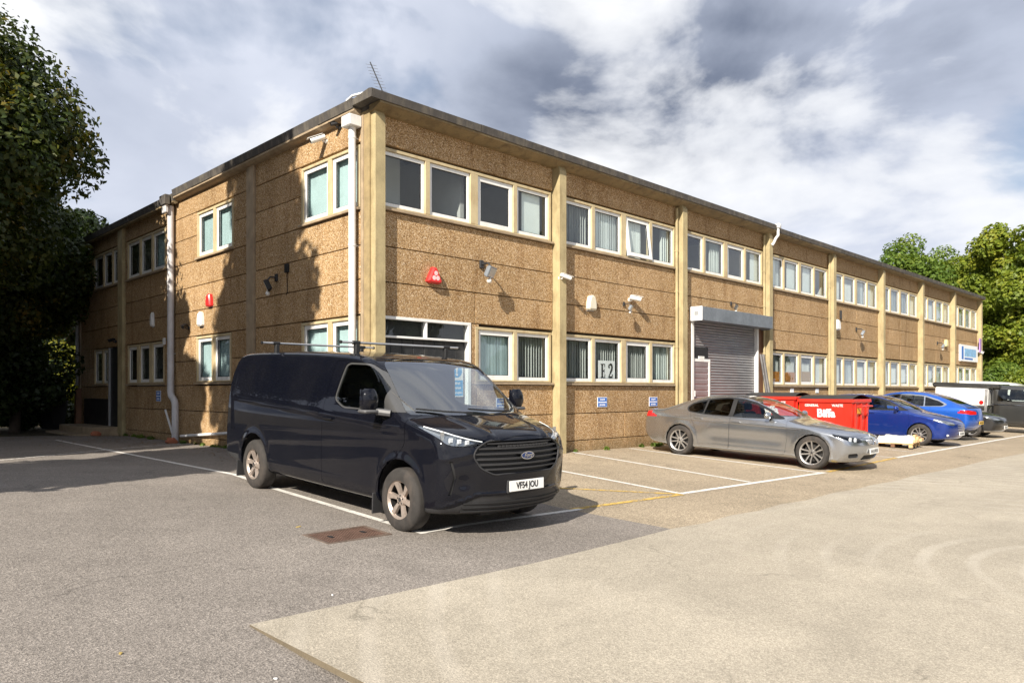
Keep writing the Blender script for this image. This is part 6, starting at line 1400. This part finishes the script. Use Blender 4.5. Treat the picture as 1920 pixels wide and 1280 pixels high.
# E2 notice behind the glass
o = sign('unit_notice', 'F', 6.95, 1.90, 0.66, 0.50, M_SIGNW, 'white notice reading E2 in black behind the ground floor window', wd=-0.095, d=0.008)
mb = MB(); MM = FACE_AT(0.155, 0.010, 0)
for b_ in ((-0.055, 0.0, -0.17, 0.17), (-0.085, 0.085, 0.15, 0.17), (-0.085, 0.085, -0.17, -0.15), (0.0, 0.055, -0.012, 0.012)): mb.box(b_[0], b_[1], b_[2], b_[3], 0, 0.004, 0, MM)
for b_ in ((0.065, 0.085, 0.09, 0.15), (0.065, 0.085, -0.15, -0.08), (0.045, 0.06, -0.05, 0.05)): mb.box(b_[0], b_[1], b_[2], b_[3], 0, 0.004, 0, MM)
M2_ = FACE_AT(-0.145, 0.010, 0)
two = [(-0.075, 0.085), (-0.065, 0.14), (-0.01, 0.165), (0.045, 0.15), (0.062, 0.095), (0.045, 0.03), (0.0, -0.04), (-0.045, -0.10), (-0.075, -0.155)]
for k in range(len(two) - 1):
    (x0, y0), (x1, y1) = two[k], two[k + 1]; wd = 0.016 + 0.014 * (2 <= k <= 5); L = math.hypot(x1 - x0, y1 - y0); nx_, ny_ = -(y1 - y0) / L * wd, (x1 - x0) / L * wd; ex, ey = (x1 - x0) / L * 0.006, (y1 - y0) / L * 0.006
    mb.add([M2_ @ Vector(p) for p in ((x0 - nx_ - ex, y0 - ny_ - ey, 0.004), (x1 - nx_ + ex, y1 - ny_ + ey, 0.004), (x1 + nx_ + ex, y1 + ny_ + ey, 0.0042), (x0 + nx_ - ex, y0 + ny_ - ey, 0.0042))], [(0, 1, 2, 3)])
mb.box(-0.08, 0.08, -0.17, -0.13, 0, 0.0045, 0, M2_); mb.box(0.06, 0.085, -0.13, -0.08, 0, 0.0045, 0, M2_); mb.ball((0, 0, 0), (0.028, 0.028, 0.004), 10, 6, 0, M2_ @ T(-0.055, 0.09, 0.002))
mb.build('lettering', M_INK, o)
# mandatory sign on the entrance door
o = sign('safety_sign', 'F', 2.13, 1.64, 0.33, 0.70, M_SIGNW, 'blue and white safety sign with exclamation mark on the black door', wd=-0.09)
mb = MB(); mb.box(-0.15, 0.15, 0.0122, 0.0135, -0.33, -0.02); q = mb.build('blue_panel', M_LBLUE, o)
mb = MB(); mb.lathe([(0.14, 0.0125), (0.0, 0.0135)], 28, 'y', 0, T(0.01, 0, 0.17)); q2 = mb.build('blue_disc', M_LBLUE, o)
mb = MB(); put_text(mb, '!', FACE_AT(0.01, 0.0145, 0.17), 0.30, 0.30, 0, 0.04); mb.build('lettering', M_SIGNW, q2)
mb = MB()
for t_, zz_ in ((5, -0.08), (6, -0.175), (7, -0.27)): put_marks(mb, FACE_AT(0.0, 0.0137, zz_), 0.034 * t_, 0.05, t_, t_)
mb.build('lettering', M_SIGNW, q)
# company board at the far end
o = sign('company_board', 'F', 37.95, 3.42, 3.2, 0.86, M_SIGNW, 'white company board with blue lettering at the far end', d=0.10)
mb = MB(); mb.box(1.13, 1.5, 0.101, 0.104, -0.34, 0.34); mb.build('blue_bar', M_BLUE, o)
mb = MB(); mb.box(-1.25, 0.95, 0.101, 0.104, -0.18, 0.24); mb.build('blue_print', plain('print_pale_blue', (0.22, 0.42, 0.68), 0.5, var=0.25, vs=6), o)
mb = MB(); mb.box(-0.6, 0.95, 0.101, 0.104, -0.34, -0.24); mb.build('blue_line', M_BLUE, o)
mb = MB(); mb.box(-0.16, 0.16, 0, 0.05, -0.4, 0.35, 0, None, 0.01); o = mb.build('purple_panel', plain('purple_board', (0.36, 0.22, 0.48), 0.5), None, fp('F', 39.68, 0.165, 3.95), (0, 0, R(180))); tag(o, 'small purple panel on the end column by the company board', 'sign')
# --- on the roof
o = empty('tv_aerial', (0.95, 0.55, 6.62), (0, 0, 0), 'thin tilted aerial mast on the roof above the corner', 'aerial')
mb = MB(); mb.tube([(0, 0, 0), (-0.02, 0.30, 0.55), (-0.16, 0.60, 1.28)], 0.012, 6); ms = mb.build('mast', M_PLASTIC, o)
mb = MB()
for k in range(9): p = Vector((-0.05 - 0.012 * k, 0.36 + 0.028 * k, 0.68 + 0.068 * k)); mb.tube([p + Vector((0.10, -0.04, 0)), p - Vector((0.10, -0.04, 0))], 0.004, 4)
mb.build('aerial_rods', M_STEEL, o)
o = empty('roof_vent', (0.9, 5.55, 6.58), label='short white flue pipe standing on the roof', cat='flue')
mb = MB(); mb.lathe([(0.075, 0.0), (0.075, 0.55)], 14, 'z'); mb.build('pipe', M_PIPEW, o, smooth=40); mb = MB(); mb.lathe([(0.0, 0.62), (0.10, 0.60), (0.10, 0.55), (0.0, 0.55)], 14, 'z'); mb.build('cap', M_PIPEW, o, smooth=40)
mb = MB(); mb.tube([(-0.02, 0.75, 6.62), (-0.02, 0.70, 6.80), (0.02, 0.58, 6.86), (0.15, 0.10, 6.86), (0.2, 0.05, 6.66)], 0.022, 8); o = mb.build('roof_rail', M_PIPEW, None, None, None, 50); tag(o, 'bent white pipe on the roof edge at the corner', 'pipe')
o = empty('roof_light', (0.55, 0.30, 6.62), label='small white lamp on the roof beside the aerial', cat='lamp')
mb = MB(); mb.tube([(0, 0, 0), (0, 0, 0.16)], 0.015, 6); mb.build('stem', M_PIPEW, o); mb = MB(); mb.ball((0, 0, 0.20), (0.07, 0.07, 0.05), 10, 8); mb.build('globe', M_WHITE, o, smooth=60)
o = empty('rooflight_box', (33.5, 2.0, 6.60), label='low grey plant box on the far roof', cat='roof unit')
mb = MB(); mb.box(-1.0, 1.0, -0.5, 0.5, 0, 0.35, 0, None, 0.03); mb.build('casing', M_GALV, o); mb = MB(); mb.box(-1.05, 1.05, -0.55, 0.55, 0.352, 0.40, 0, None, 0.01); mb.build('lid', M_GALV, o)

# ------------------------------------------------------------------ things standing in the yard
def metal_bin(x, y, rot, label):
    o = empty('waste_bin', (x, y, gz(x, y)), (0, 0, R(rot)), label, 'bin', 'red commercial waste bins', 1.12)
    mb = MB()                                                            # front faces -y; body flares upwards
    def ring(z, w, d): return [(-w, -d, z), (w, -d, z), (w, d, z), (-w, d, z)]
    lv = [ring(0.20, 0.60, 0.42), ring(0.30, 0.63, 0.46), ring(1.18, 0.68, 0.53), ring(1.20, 0.68, 0.53)]
    for a, b in zip(lv[:-1], lv[1:]): mb.add(a + b, [(i, (i + 1) % 4, 4 + (i + 1) % 4, 4 + i) for i in range(4)])
    mb.add(lv[0], [(3, 2, 1, 0)]); mb.add(lv[-1], [(0, 1, 2, 3)]); body = mb.build('body', M_RED, o)
    mb = MB(); mb.box(-0.71, 0.71, -0.57, -0.53, 1.14, 1.22, 0, None, 0.01); mb.box(-0.71, 0.71, 0.535, 0.57, 1.14, 1.22, 0, None, 0.01); mb.box(-0.72, -0.685, -0.53, 0.53, 1.14, 1.22, 0, None, 0.01); mb.box(0.685, 0.72, -0.53, 0.53, 1.14, 1.22, 0, None, 0.01); mb.build('rim', M_RED, o)
    for s in (-1, 1):
        mb = MB(); mb.tube([(s * 0.72, -0.30, 1.05), (s * 0.83, -0.30, 1.05), (s * 0.83, 0.30, 1.05), (s * 0.72, 0.30, 1.05)], 0.022, 8); mb.build('handle', M_RED, o, smooth=40)
        for yv in (-0.35, 0.0, 0.35): mb = MB(); mb.box(min(s * 0.655, s * 0.70), max(s * 0.655, s * 0.70), yv - 0.03, yv + 0.03, 0.30, 1.13, 0, None, 0.01); mb.build('rib', M_RED, o)
        mb = MB(); mb.box(min(s * 0.70, s * 0.706), max(s * 0.70, s * 0.706), -0.28, -0.05, 0.86, 1.0); mb.build('reflector', M_AMBER, o)
    for yv in (-1, 1):
        mb = MB(); n = 8; vs_ = []
        for k in range(n + 1): a = k / n; vs_ += [(-0.70, yv * 0.56 * (1 - a), 1.225 + 0.10 * math.sin(a * math.pi / 2)), (0.70, yv * 0.56 * (1 - a), 1.225 + 0.10 * math.sin(a * math.pi / 2))]
        fs_ = [(2 * k, 2 * k + 1, 2 * k + 3, 2 * k + 2) for k in range(n)]; mb.add(vs_, fs_ if yv < 0 else [f[::-1] for f in fs_]); mb.build('lid', M_PLASTIC, o, smooth=40)
    for sx in (-0.5, 0.5):
        for sy_ in (-0.34, 0.34):
            mb = MB(); mb.lathe([(0.0, -0.03), (0.095, -0.03), (0.10, -0.015), (0.10, 0.015), (0.095, 0.03), (0.0, 0.03)], 16, 'x', 0, T(sx, sy_, 0.10)); w_ = mb.build('castor', M_RUBBER, o, smooth=40); mb = MB(); mb.box(sx - 0.045, sx + 0.045, sy_ - 0.03, sy_ + 0.03, 0.11, 0.21); mb.build('fork', M_STEEL, w_)
    def on(zv, xv): return T(xv, -(0.46 + (zv - 0.30) / 0.88 * 0.07) - 0.004, zv) @ mat_rot('X', 4.5) @ Matrix(((1, 0, 0, 0), (0, 0, -1, 0), (0, 1, 0, 0), (0, 0, 0, 1)))
    mb = MB(); put_text(mb, 'Biffa', on(0.86, 0.02), 0.27, 0.28, 0, 0.035); put_text(mb, 'GENERAL', on(1.06, -0.34), 0.085, 0.09, 0, 0.01); put_text(mb, 'WASTE', on(1.06, 0.32), 0.085, 0.09, 0, 0.01); mb.build('lettering', M_SIGNW, body)
    return o
metal_bin(14.1, -2.55, -92, 'red metal waste bin with white lettering nearest the blue hatchback')
metal_bin(13.9, -0.95, -89, 'red metal waste bin seen through the grey coupe windscreen')
# pallet with a wrapped load
px_, py_ = 16.2, -3.55
o = empty('wooden_pallet', (px_, py_, gz(px_, py_)), (0, 0, R(8)), 'wooden pallet lying beside the blue hatchback front wheel', 'pallet')
for k in range(3): mb = MB(); mb.box(-0.62, 0.62, -0.52 + 0.47 * k, -0.42 + 0.47 * k, 0.0, 0.022); mb.build('runner', M_PLASTIC, o)
for i in range(3):
    for j in range(3): mb = MB(); mb.box(-0.60 + 0.54 * i, -0.47 + 0.54 * i, -0.52 + 0.47 * j, -0.42 + 0.47 * j, 0.023, 0.125); mb.build('block', M_BROWN if j else M_WOOD, o)
for k in range(7): mb = MB(); mb.box(-0.62 + 0.187 * k, -0.62 + 0.187 * k + 0.12, -0.54, 0.54, 0.126, 0.15); mb.build('deck_board', M_WOOD, o)
o = empty('timber_load', (px_, py_, gz(px_, py_) + 0.152), (0, 0, R(8)), 'white sheeted timber offcuts stacked on the pallet', 'timber')
mb = MB(); rr = random.Random(4)
n_, m_ = 12, 8; vs_ = []
for i in range(n_ + 1):
    for j in range(m_ + 1):
        e = min(i, n_ - i, j, m_ - j); vs_.append((-0.6 + 1.15 * i / n_, -0.5 + 1.0 * j / m_, 0.005 if e == 0 else 0.16 + rr.uniform(-0.05, 0.05)))
mb.add(vs_, [(i * (m_ + 1) + j, (i + 1) * (m_ + 1) + j, (i + 1) * (m_ + 1) + j + 1, i * (m_ + 1) + j + 1) for i in range(n_) for j in range(m_)]); mb.build('sheet', M_SHEET, o, smooth=60)
for k in range(5): mb = MB(); mb.box(0.30 + 0.0 * k, 0.66, -0.62 + 0.085 * k, -0.55 + 0.085 * k, 0.01, 0.10 + 0.05 * (k % 3), 0, None, 0.004); mb.build('offcut', M_WOOD, o)
for k in range(3): mb = MB(); mb.box(-0.5 + 0.25 * k, -0.38 + 0.25 * k, -0.58, -0.52, 0.01, 0.09, 0, None, 0.004); mb.build('offcut', M_WOOD, o)
# rusty access cover
o = empty('access_cover', (-3.33, -4.57, gz(-3.33, -4.57)), (math.atan(0.042), 0, 0), 'rusty rectangular access cover in the asphalt beside the van', 'access cover')
mb = MB()
for b_ in ((-0.38, 0.38, -0.26, -0.225), (-0.38, 0.38, 0.225, 0.26), (-0.38, -0.345, -0.225, 0.225), (0.345, 0.38, -0.225, 0.225)): mb.box(b_[0], b_[1], b_[2], b_[3], -0.02, 0.012)
mb.build('frame', plain('worn_iron_rim', (0.20, 0.15, 0.12), 0.6, 0.4, var=0.2, vs=9), o)
mb = MB(); mb.box(-0.34, 0.34, -0.22, 0.22, -0.02, 0.0075); lid_ = mb.build('lid', M_RUST, o)
for i in range(17):
    for j in range(11):
        x, y = -0.31 + 0.0385 * i, -0.195 + 0.039 * j
        if (i in (3, 13) and j in (4, 5, 6)): continue
        if i == 0 and j == 0: mb = MB()
        mb.box(x - 0.011, x + 0.011, y - 0.011, y + 0.011, 0.0076, 0.0125)
st_ = mb.build('tread_studs', plain('polished_iron_studs', (0.17, 0.105, 0.08), 0.55, 0.3, var=0.2, vs=9), lid_); tag(st_, kind='stuff')
for x in (-0.20, 0.19): mb = MB(); mb.lathe([(0.0, 0.0085), (0.038, 0.0085), (0.044, 0.0125)], 14, 'z', 0, T(x, 0.0, 0)); mb.build('key_hole', M_BLACK, lid_)
# poles leaning beside the shutter
for k, (u, tp, rr_, lab) in enumerate(((14.62, 2.5, 0.035, 'dull metal pole leaning right of the shutter, left of the pair'), (14.78, 2.45, 0.05, 'thicker metal pole leaning right of the shutter, right of the pair'))):
    g_ = gz(u, -0.3); mb = MB(); n = 12
    mb.lathe([(rr_, 0), (rr_, 2.7), (rr_ * 0.8, 2.7), (rr_ * 0.8, 0)], n, 'z', 0, None, True); o = mb.build('leaning_pole', M_POLE, None, (u + 0.12, -0.42, g_), (R(-7.5), R(-4), 0), 40); tag(o, lab, 'pole', 'poles leaning by the shutter')
# wheelie bin by the side entrance
wx, wy = -0.55, 17.9
o = empty('wheelie_bin', (wx - 0.25, wy, gz(wx, wy)), (0, 0, R(-60)), 'black wheelie bin in shade at the far left end of the building', 'bin')
mb = MB(); a = [(-0.22, -0.25, 0.06), (0.22, -0.25, 0.06), (0.22, 0.22, 0.06), (-0.22, 0.22, 0.06)]; b = [(-0.28, -0.32, 0.95), (0.28, -0.32, 0.95), (0.28, 0.32, 0.95), (-0.28, 0.32, 0.95)]
mb.add(a + b, [(i, (i + 1) % 4, 4 + (i + 1) % 4, 4 + i) for i in range(4)] + [(3, 2, 1, 0), (4, 5, 6, 7)]); mb.build('body', M_BLACK, o)
mb = MB(); mb.box(-0.30, 0.30, -0.36, 0.34, 0.955, 1.02, 0, None, 0.02); mb.build('lid', M_BLACK, o)
for s in (-1, 1): mb = MB(); mb.lathe([(0.0, -0.025), (0.10, -0.025), (0.10, 0.025), (0.0, 0.025)], 14, 'x', 0, T(s * 0.25, 0.27, 0.10)); mb.build('wheel', M_RUBBER, o, smooth=40)
# scraps on the ground
def scrap(x, y, s, mat, label, cat, name):
    mb = MB(); pts = [(s * math.cos(a) * (1 + 0.3 * math.sin(3 * a)), 0.5 * s * math.sin(a)) for a in np.linspace(0, 2 * math.pi, 9)[:-1]]
    mb.prism(pts, 'z', 0, 0.006); o = mb.build(name, mat, None, (x, y, gz(x, y) + (0.017 if x > -5.2 and y < -6.6 else 0.006)), (0, 0.05, random.random() * 6)); tag(o, label, cat)
M_LEAFY = plain('dead_leaf', (0.45, 0.33, 0.10), 0.7)
scrap(-4.55, -6.30, 0.013, M_SIGNW, 'scrap of white paper on the dark asphalt in the foreground', 'litter', 'paper_scrap')
scrap(-6.12, -6.55, 0.02, M_LEAFY, 'yellowed leaf lying on the asphalt at lower left', 'leaf', 'fallen_leaf')
scrap(-3.55, -3.95, 0.03, M_LEAFY, 'small yellow leaf between the white line and the access cover', 'leaf', 'fallen_leaf')
scrap(-5.6, -7.45, 0.012, M_SIGNW, 'tiny white scrap beside the pale road corner', 'litter', 'paper_scrap')
for k, (x, y) in enumerate(((-1.2, 9.0), (-0.75, 13.3))):
    mb = MB(); mb.ball((0, 0, 0.05), (0.16, 0.11, 0.09), 9, 6); rr = random.Random(k); mb.v = [(a + rr.uniform(-.02, .02), b + rr.uniform(-.02, .02), c + rr.uniform(-.02, .02)) for a, b, c in mb.v]
    o = mb.build('brick_lump', plain('broken_brick_%d' % k, (0.36, 0.13, 0.07), 0.9, var=0.2, bump=0.4), None, (-0.35 if k == 0 else x, 8.45 if k == 0 else y, gz(-1, 9)), None); tag(o, ('reddish broken brick at the foot of the long downpipe', 'reddish broken brick by the side steps')[k], 'brick')

# ------------------------------------------------------------------ trees and shrubs
def leaves(name, centers, radii, n, size, mat, parent, seed, outward=None, droop=0.3):
    g = np.random.default_rng(seed); k = len(centers); w = radii ** 2; w = w / w.sum(); idx = g.choice(k, n, p=w)
    d = g.normal(size=(n, 3)); d /= np.linalg.norm(d, axis=1, keepdims=True) + 1e-9
    r = radii[idx, None] * (0.35 + 0.65 * g.random((n, 1)) ** 0.45)
    P = centers[idx] + d * r * np.array([1, 1, 0.78])
    nrm = d * 0.8 + g.normal(size=(n, 3)) * 0.55 + np.array([0, 0, 0.45]); nrm /= np.linalg.norm(nrm, axis=1, keepdims=True)
    t = np.cross(nrm, g.normal(size=(n, 3))); t /= np.linalg.norm(t, axis=1, keepdims=True) + 1e-9; b = np.cross(nrm, t)
    s = size * (0.6 + 0.8 * g.random((n, 1)))
    fold = nrm * s * 0.16
    V = np.stack([P - t * s * 0.62, P - b * s * 0.40 + fold, P + t * s * 0.62 - fold * droop, P + b * s * 0.40 + fold], 1).reshape(-1, 3)
    me = bpy.data.meshes.new(name); me.vertices.add(4 * n); me.vertices.foreach_set('co', V.ravel().astype(np.float32))
    me.loops.add(4 * n); me.loops.foreach_set('vertex_index', np.arange(4 * n, dtype=np.int32)); me.polygons.add(n)
    me.polygons.foreach_set('loop_start', np.arange(0, 4 * n, 4, dtype=np.int32)); me.polygons.foreach_set('loop_total', np.full(n, 4, np.int32))
    me.materials.append(mat); me.update(calc_edges=True); me.validate(); return link(name, me, parent)
def tree(name, label, x, y, H, R_, base, n, size, mat, seed, cat='tree', group=None, clumps=60, qmin=0.30, squash=0.5, trunk=0.22, crad=(0.20, 0.34), z0=None, lean=(0, 0)):
    g = np.random.default_rng(seed); o = empty(name, (x, y, gz(x, y) - 0.03 if z0 is None else z0), label=label, cat=cat, group=group)
    C = []; rz = (H - base) / 2; cz = (H + base) / 2
    while len(C) < clumps:
        p = g.uniform(-1, 1, 3); q = np.linalg.norm(p)
        if q > 1 or q < qmin: continue
        taper = 1.0 - 0.35 * max(0, p[2]) ** 1.5
        C.append([p[0] * R_ * 0.82 * taper + lean[0] * (p[2] + 1), p[1] * R_ * 0.82 * taper + lean[1] * (p[2] + 1), cz + p[2] * rz * 0.86])
    C = np.array(C); rad = g.uniform(crad[0], crad[1], clumps) * R_
    leaves('crown', C, rad, n, size, mat, o, seed + 1)
    mb = MB(); top = Vector((lean[0] * 1.2, lean[1] * 1.2, base + (H - base) * 0.72)); pts = []
    for k in range(7):
        t = k / 6; pts.append((top.x * t + 0.10 * math.sin(3 * t + seed), top.y * t + 0.10 * math.cos(2.3 * t + seed), -0.1 + (top.z + 0.1) * t))
    mb.tube(pts, [trunk * (1.25 - 1.05 * (k / 6)) for k in range(7)], 9); tr = mb.build('trunk', M_BARK, o, smooth=60)
    mb = MB()
    for c in C[g.choice(clumps, min(26, clumps), replace=False)]:
        t = min(0.92, max(0.12, (c[2] - (H - base) * 0.22) / top.z)); k = min(5, int(t * 6)); f = t * 6 - k
        a = Vector(pts[k]).lerp(Vector(pts[k + 1]), f); e = Vector(c); m_ = a.lerp(e, 0.5) + Vector((0, 0, 0.10 * (e - a).length)); r0 = trunk * (1.15 - t) * 0.42 + 0.015
        mb.tube([a, m_, e], [r0, r0 * 0.6, r0 * 0.22], 6)
    mb.build('limbs', M_BARK, tr, smooth=60); return o
M_LF1 = leafmat('maple_leaves', [(0.12, (0.018, 0.034, 0.008)), (0.44, (0.040, 0.062, 0.012)), (0.60, (0.080, 0.095, 0.016)), (0.76, (0.22, 0.155, 0.022)), (0.95, (0.32, 0.110, 0.018))], 0.30)
M_LF2 = leafmat('green_leaves', [(0.12, (0.056, 0.109, 0.020)), (0.5, (0.133, 0.210, 0.034)), (0.9, (0.266, 0.308, 0.050))], 0.40)
M_LF3 = leafmat('yellow_green_leaves', [(0.12, (0.077, 0.133, 0.020)), (0.5, (0.203, 0.259, 0.031)), (0.95, (0.406, 0.364, 0.042))], 0.42)
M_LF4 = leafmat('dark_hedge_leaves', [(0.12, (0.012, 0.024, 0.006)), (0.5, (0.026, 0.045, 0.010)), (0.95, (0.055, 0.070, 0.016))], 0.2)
M_LF5 = leafmat('golden_shrub_leaves', [(0.12, (0.10, 0.15, 0.016)), (0.5, (0.24, 0.25, 0.030)), (0.95, (0.42, 0.30, 0.035))], 0.40)
tree('maple_tree', 'large dark maple with browning leaves filling the left edge', -7.2, 12.6, 12.9, 6.5, 2.0, 290000, 0.12, M_LF1, 3, clumps=420, trunk=0.34, crad=(0.14, 0.22), qmin=0.0)
# trees outside the frame whose shade falls across the left facade and yard
tree('maple_tree', 'tall narrow maple outside the left of the picture shading the wall nearest the corner', -11.0, -0.2, 15.6, 2.5, 1.4, 28000, 0.28, M_LF1, 11, clumps=70, trunk=0.26, crad=(0.30, 0.48))
tree('maple_tree', 'broad maple outside the left of the picture dappling the left facade', -12.3, 6.2, 13.2, 4.5, 1.5, 26000, 0.30, M_LF1, 12, clumps=75, trunk=0.30, crad=(0.18, 0.27))
tree('maple_tree', 'farther maple outside the left of the picture shading the yard', -15.5, 12.5, 15.0, 5.0, 1.5, 18000, 0.32, M_LF1, 13, clumps=70, trunk=0.34, crad=(0.18, 0.28))
def cam_at(px, D):                                                        # a spot on the ground at a picture column and depth
    fw = Vector((math.cos(YAW), math.sin(YAW))); rt = Vector((math.sin(YAW), -math.cos(YAW))); q = Vector((CAM.x, CAM.y)) + fw * D + rt * (D * (px - 960) / 1397.9); return q.x, q.y
for k, (px, D, H, R_, mt, lab) in enumerate((
    (1690, 60, 15.4, 4.8, M_LF2, 'rounded green tree behind the roof, leftmost of the far trees'),
    (1775, 66, 15.0, 4.6, M_LF2, 'green tree behind the roof, second of the far trees'),
    (1842, 58, 13.6, 4.2, M_LF3, 'yellow green tree just behind the far end of the building'),
    (1900, 47, 13.6, 3.8, M_LF3, 'tall yellowish tree at the right edge of the picture'),
    (1985, 50, 13.5, 4.5, M_LF2, 'green tree cut by the right edge of the picture'),
    (1730, 78, 15.5, 5.0, M_LF2, 'distant green tree filling the gap between the far crowns'),
    (1900, 70, 12.5, 5.5, M_LF2, 'dark green tree low behind the yellowish tree'),
    (1808, 62, 14.0, 3.8, M_LF3, 'light green tree rising over the roof left of the tall yellowish tree'))):
    x, y = cam_at(px, D); tree('broadleaf_tree', lab, x, y, H, R_, 1.2, 42000, 0.21, mt, 40 + k, group='trees beyond the building', clumps=110, trunk=0.22, crad=(0.18, 0.30))
for k, (px, D, H, R_, mt, lab) in enumerate(((1868, 44, 3.4, 1.9, M_LF2, 'low green bush beside the end column'), (1915, 43, 3.2, 2.2, M_LF3, 'low yellow green bush above the pickup cab'), (1960, 44, 3.6, 2.4, M_LF2, 'low green bush at the right picture edge'))):
    x, y = cam_at(px, D); tree('bush', lab, x, y, H, R_, 0.2, 16000, 0.13, mt, 60 + k, 'bush', 'bushes at the end of the car park', clumps=30, trunk=0.06, crad=(0.25, 0.4))
# undergrowth below the maple
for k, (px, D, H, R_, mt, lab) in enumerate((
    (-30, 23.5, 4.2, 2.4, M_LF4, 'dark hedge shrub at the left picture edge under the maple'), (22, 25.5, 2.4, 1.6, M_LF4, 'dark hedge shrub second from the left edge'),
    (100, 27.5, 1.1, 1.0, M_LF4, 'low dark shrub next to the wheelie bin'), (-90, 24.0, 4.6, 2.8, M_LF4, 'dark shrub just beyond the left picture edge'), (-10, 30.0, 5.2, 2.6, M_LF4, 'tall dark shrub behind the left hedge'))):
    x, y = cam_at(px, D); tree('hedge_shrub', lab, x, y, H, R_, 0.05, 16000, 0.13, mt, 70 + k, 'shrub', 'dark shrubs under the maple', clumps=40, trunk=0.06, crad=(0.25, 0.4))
x, y = cam_at(108, 38.0); tree('golden_shrub', 'sunlit yellow green shrub glimpsed left of the building end', x, y, 4.2, 2.3, 0.2, 20000, 0.14, M_LF5, 81, 'shrub', clumps=36, trunk=0.06, crad=(0.22, 0.36))
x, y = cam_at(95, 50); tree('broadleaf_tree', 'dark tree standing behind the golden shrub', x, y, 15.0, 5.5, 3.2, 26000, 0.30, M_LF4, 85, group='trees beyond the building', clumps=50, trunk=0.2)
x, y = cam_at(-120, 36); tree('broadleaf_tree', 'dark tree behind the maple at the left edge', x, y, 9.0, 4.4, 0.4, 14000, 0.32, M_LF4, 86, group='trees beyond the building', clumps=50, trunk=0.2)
# trees across the road, seen only as reflections in the upper windows
for k, (x, y, H, R_) in enumerate(((27, -21, 12.5, 4.6), (35, -23, 13.5, 5.0), (44, -24, 13.0, 5.0), (19, -27, 11.0, 4.2), (53, -25, 13.0, 5.2), (63, -27, 13.0, 5.4))):
    tree('broadleaf_tree', 'tree across the road to the right, mirrored in the upper windows, %s' % ('nearest the bend', 'second along', 'third along', 'nearest the camera', 'fourth along', 'farthest along')[k], x, y, H, R_, 0.2, 11000, 0.42, M_LF2, 90 + k, group='trees across the road', clumps=40, trunk=0.22)
x, y = cam_at(25, 24.5); tree('maple_tree', 'smaller dark maple filling in below the large one by the side entrance', x, y, 8.2, 3.1, 2.9, 60000, 0.12, M_LF1, 101, clumps=120, trunk=0.14, crad=(0.2, 0.3), qmin=0.0)
tree('hedge_shrub', 'unseen low shrub added outside the left of the picture to shade the near yard', -10.6, -1.9, 3.6, 1.7, 0.1, 9000, 0.16, M_LF4, 102, 'shrub', 'dark shrubs under the maple', clumps=36, trunk=0.06, crad=(0.25, 0.4))  # shrub added out of view so its shadow widens the near yard shade
# weeds along the wall foot and leaf litter blown into the corners
gw = np.random.default_rng(5); cs = []
for k in range(46):
    u = gw.uniform(2.6, 30); cs.append([u, -0.05 - 0.10 * gw.random(), gz(u, -0.1) + 0.03])
for k in range(26):
    v_ = gw.uniform(1.0, 13.0); cs.append([-0.06 - 0.10 * gw.random(), v_, gz(0, v_) + 0.03])
tag(leaves('weed_tufts', np.array(cs), gw.uniform(0.03, 0.10, len(cs)), 3200, 0.05, M_LF2, None, 6), kind='stuff')
cl = np.array([[gw.uniform(-9, -0.3), gw.uniform(7.5, 14), 0.0] for k in range(40)] + [[gw.uniform(-1.2, -0.15), gw.uniform(2, 13), 0.0] for k in range(30)] + [[gw.uniform(3, 12), gw.uniform(-0.6, -0.1), 0.0] for k in range(14)])
n_ = 900; pk = cl[gw.integers(0, len(cl), n_)] + gw.normal(size=(n_, 3)) * np.array([0.35, 0.35, 0]); mb = MB()
for q in pk:
    if q[0] > -0.1 and q[1] > -0.05: continue
    a = gw.uniform(0, 6.28); s_ = gw.uniform(0.018, 0.04); z_ = gz(q[0], q[1]) + 0.012; c_, d_ = math.cos(a) * s_, math.sin(a) * s_
    mb.add([(q[0] - c_, q[1] - d_, z_), (q[0] + d_ * 0.6, q[1] - c_ * 0.6, z_ + 0.006), (q[0] + c_, q[1] + d_, z_ + 0.003), (q[0] - d_ * 0.6, q[1] + c_ * 0.6, z_ + 0.008)], [(0, 1, 2, 3)])
tag(mb.build('leaf_litter', plain('brown_leaf_litter', (0.20, 0.11, 0.04), 0.8, var=0.35, vs=9)), kind='stuff')
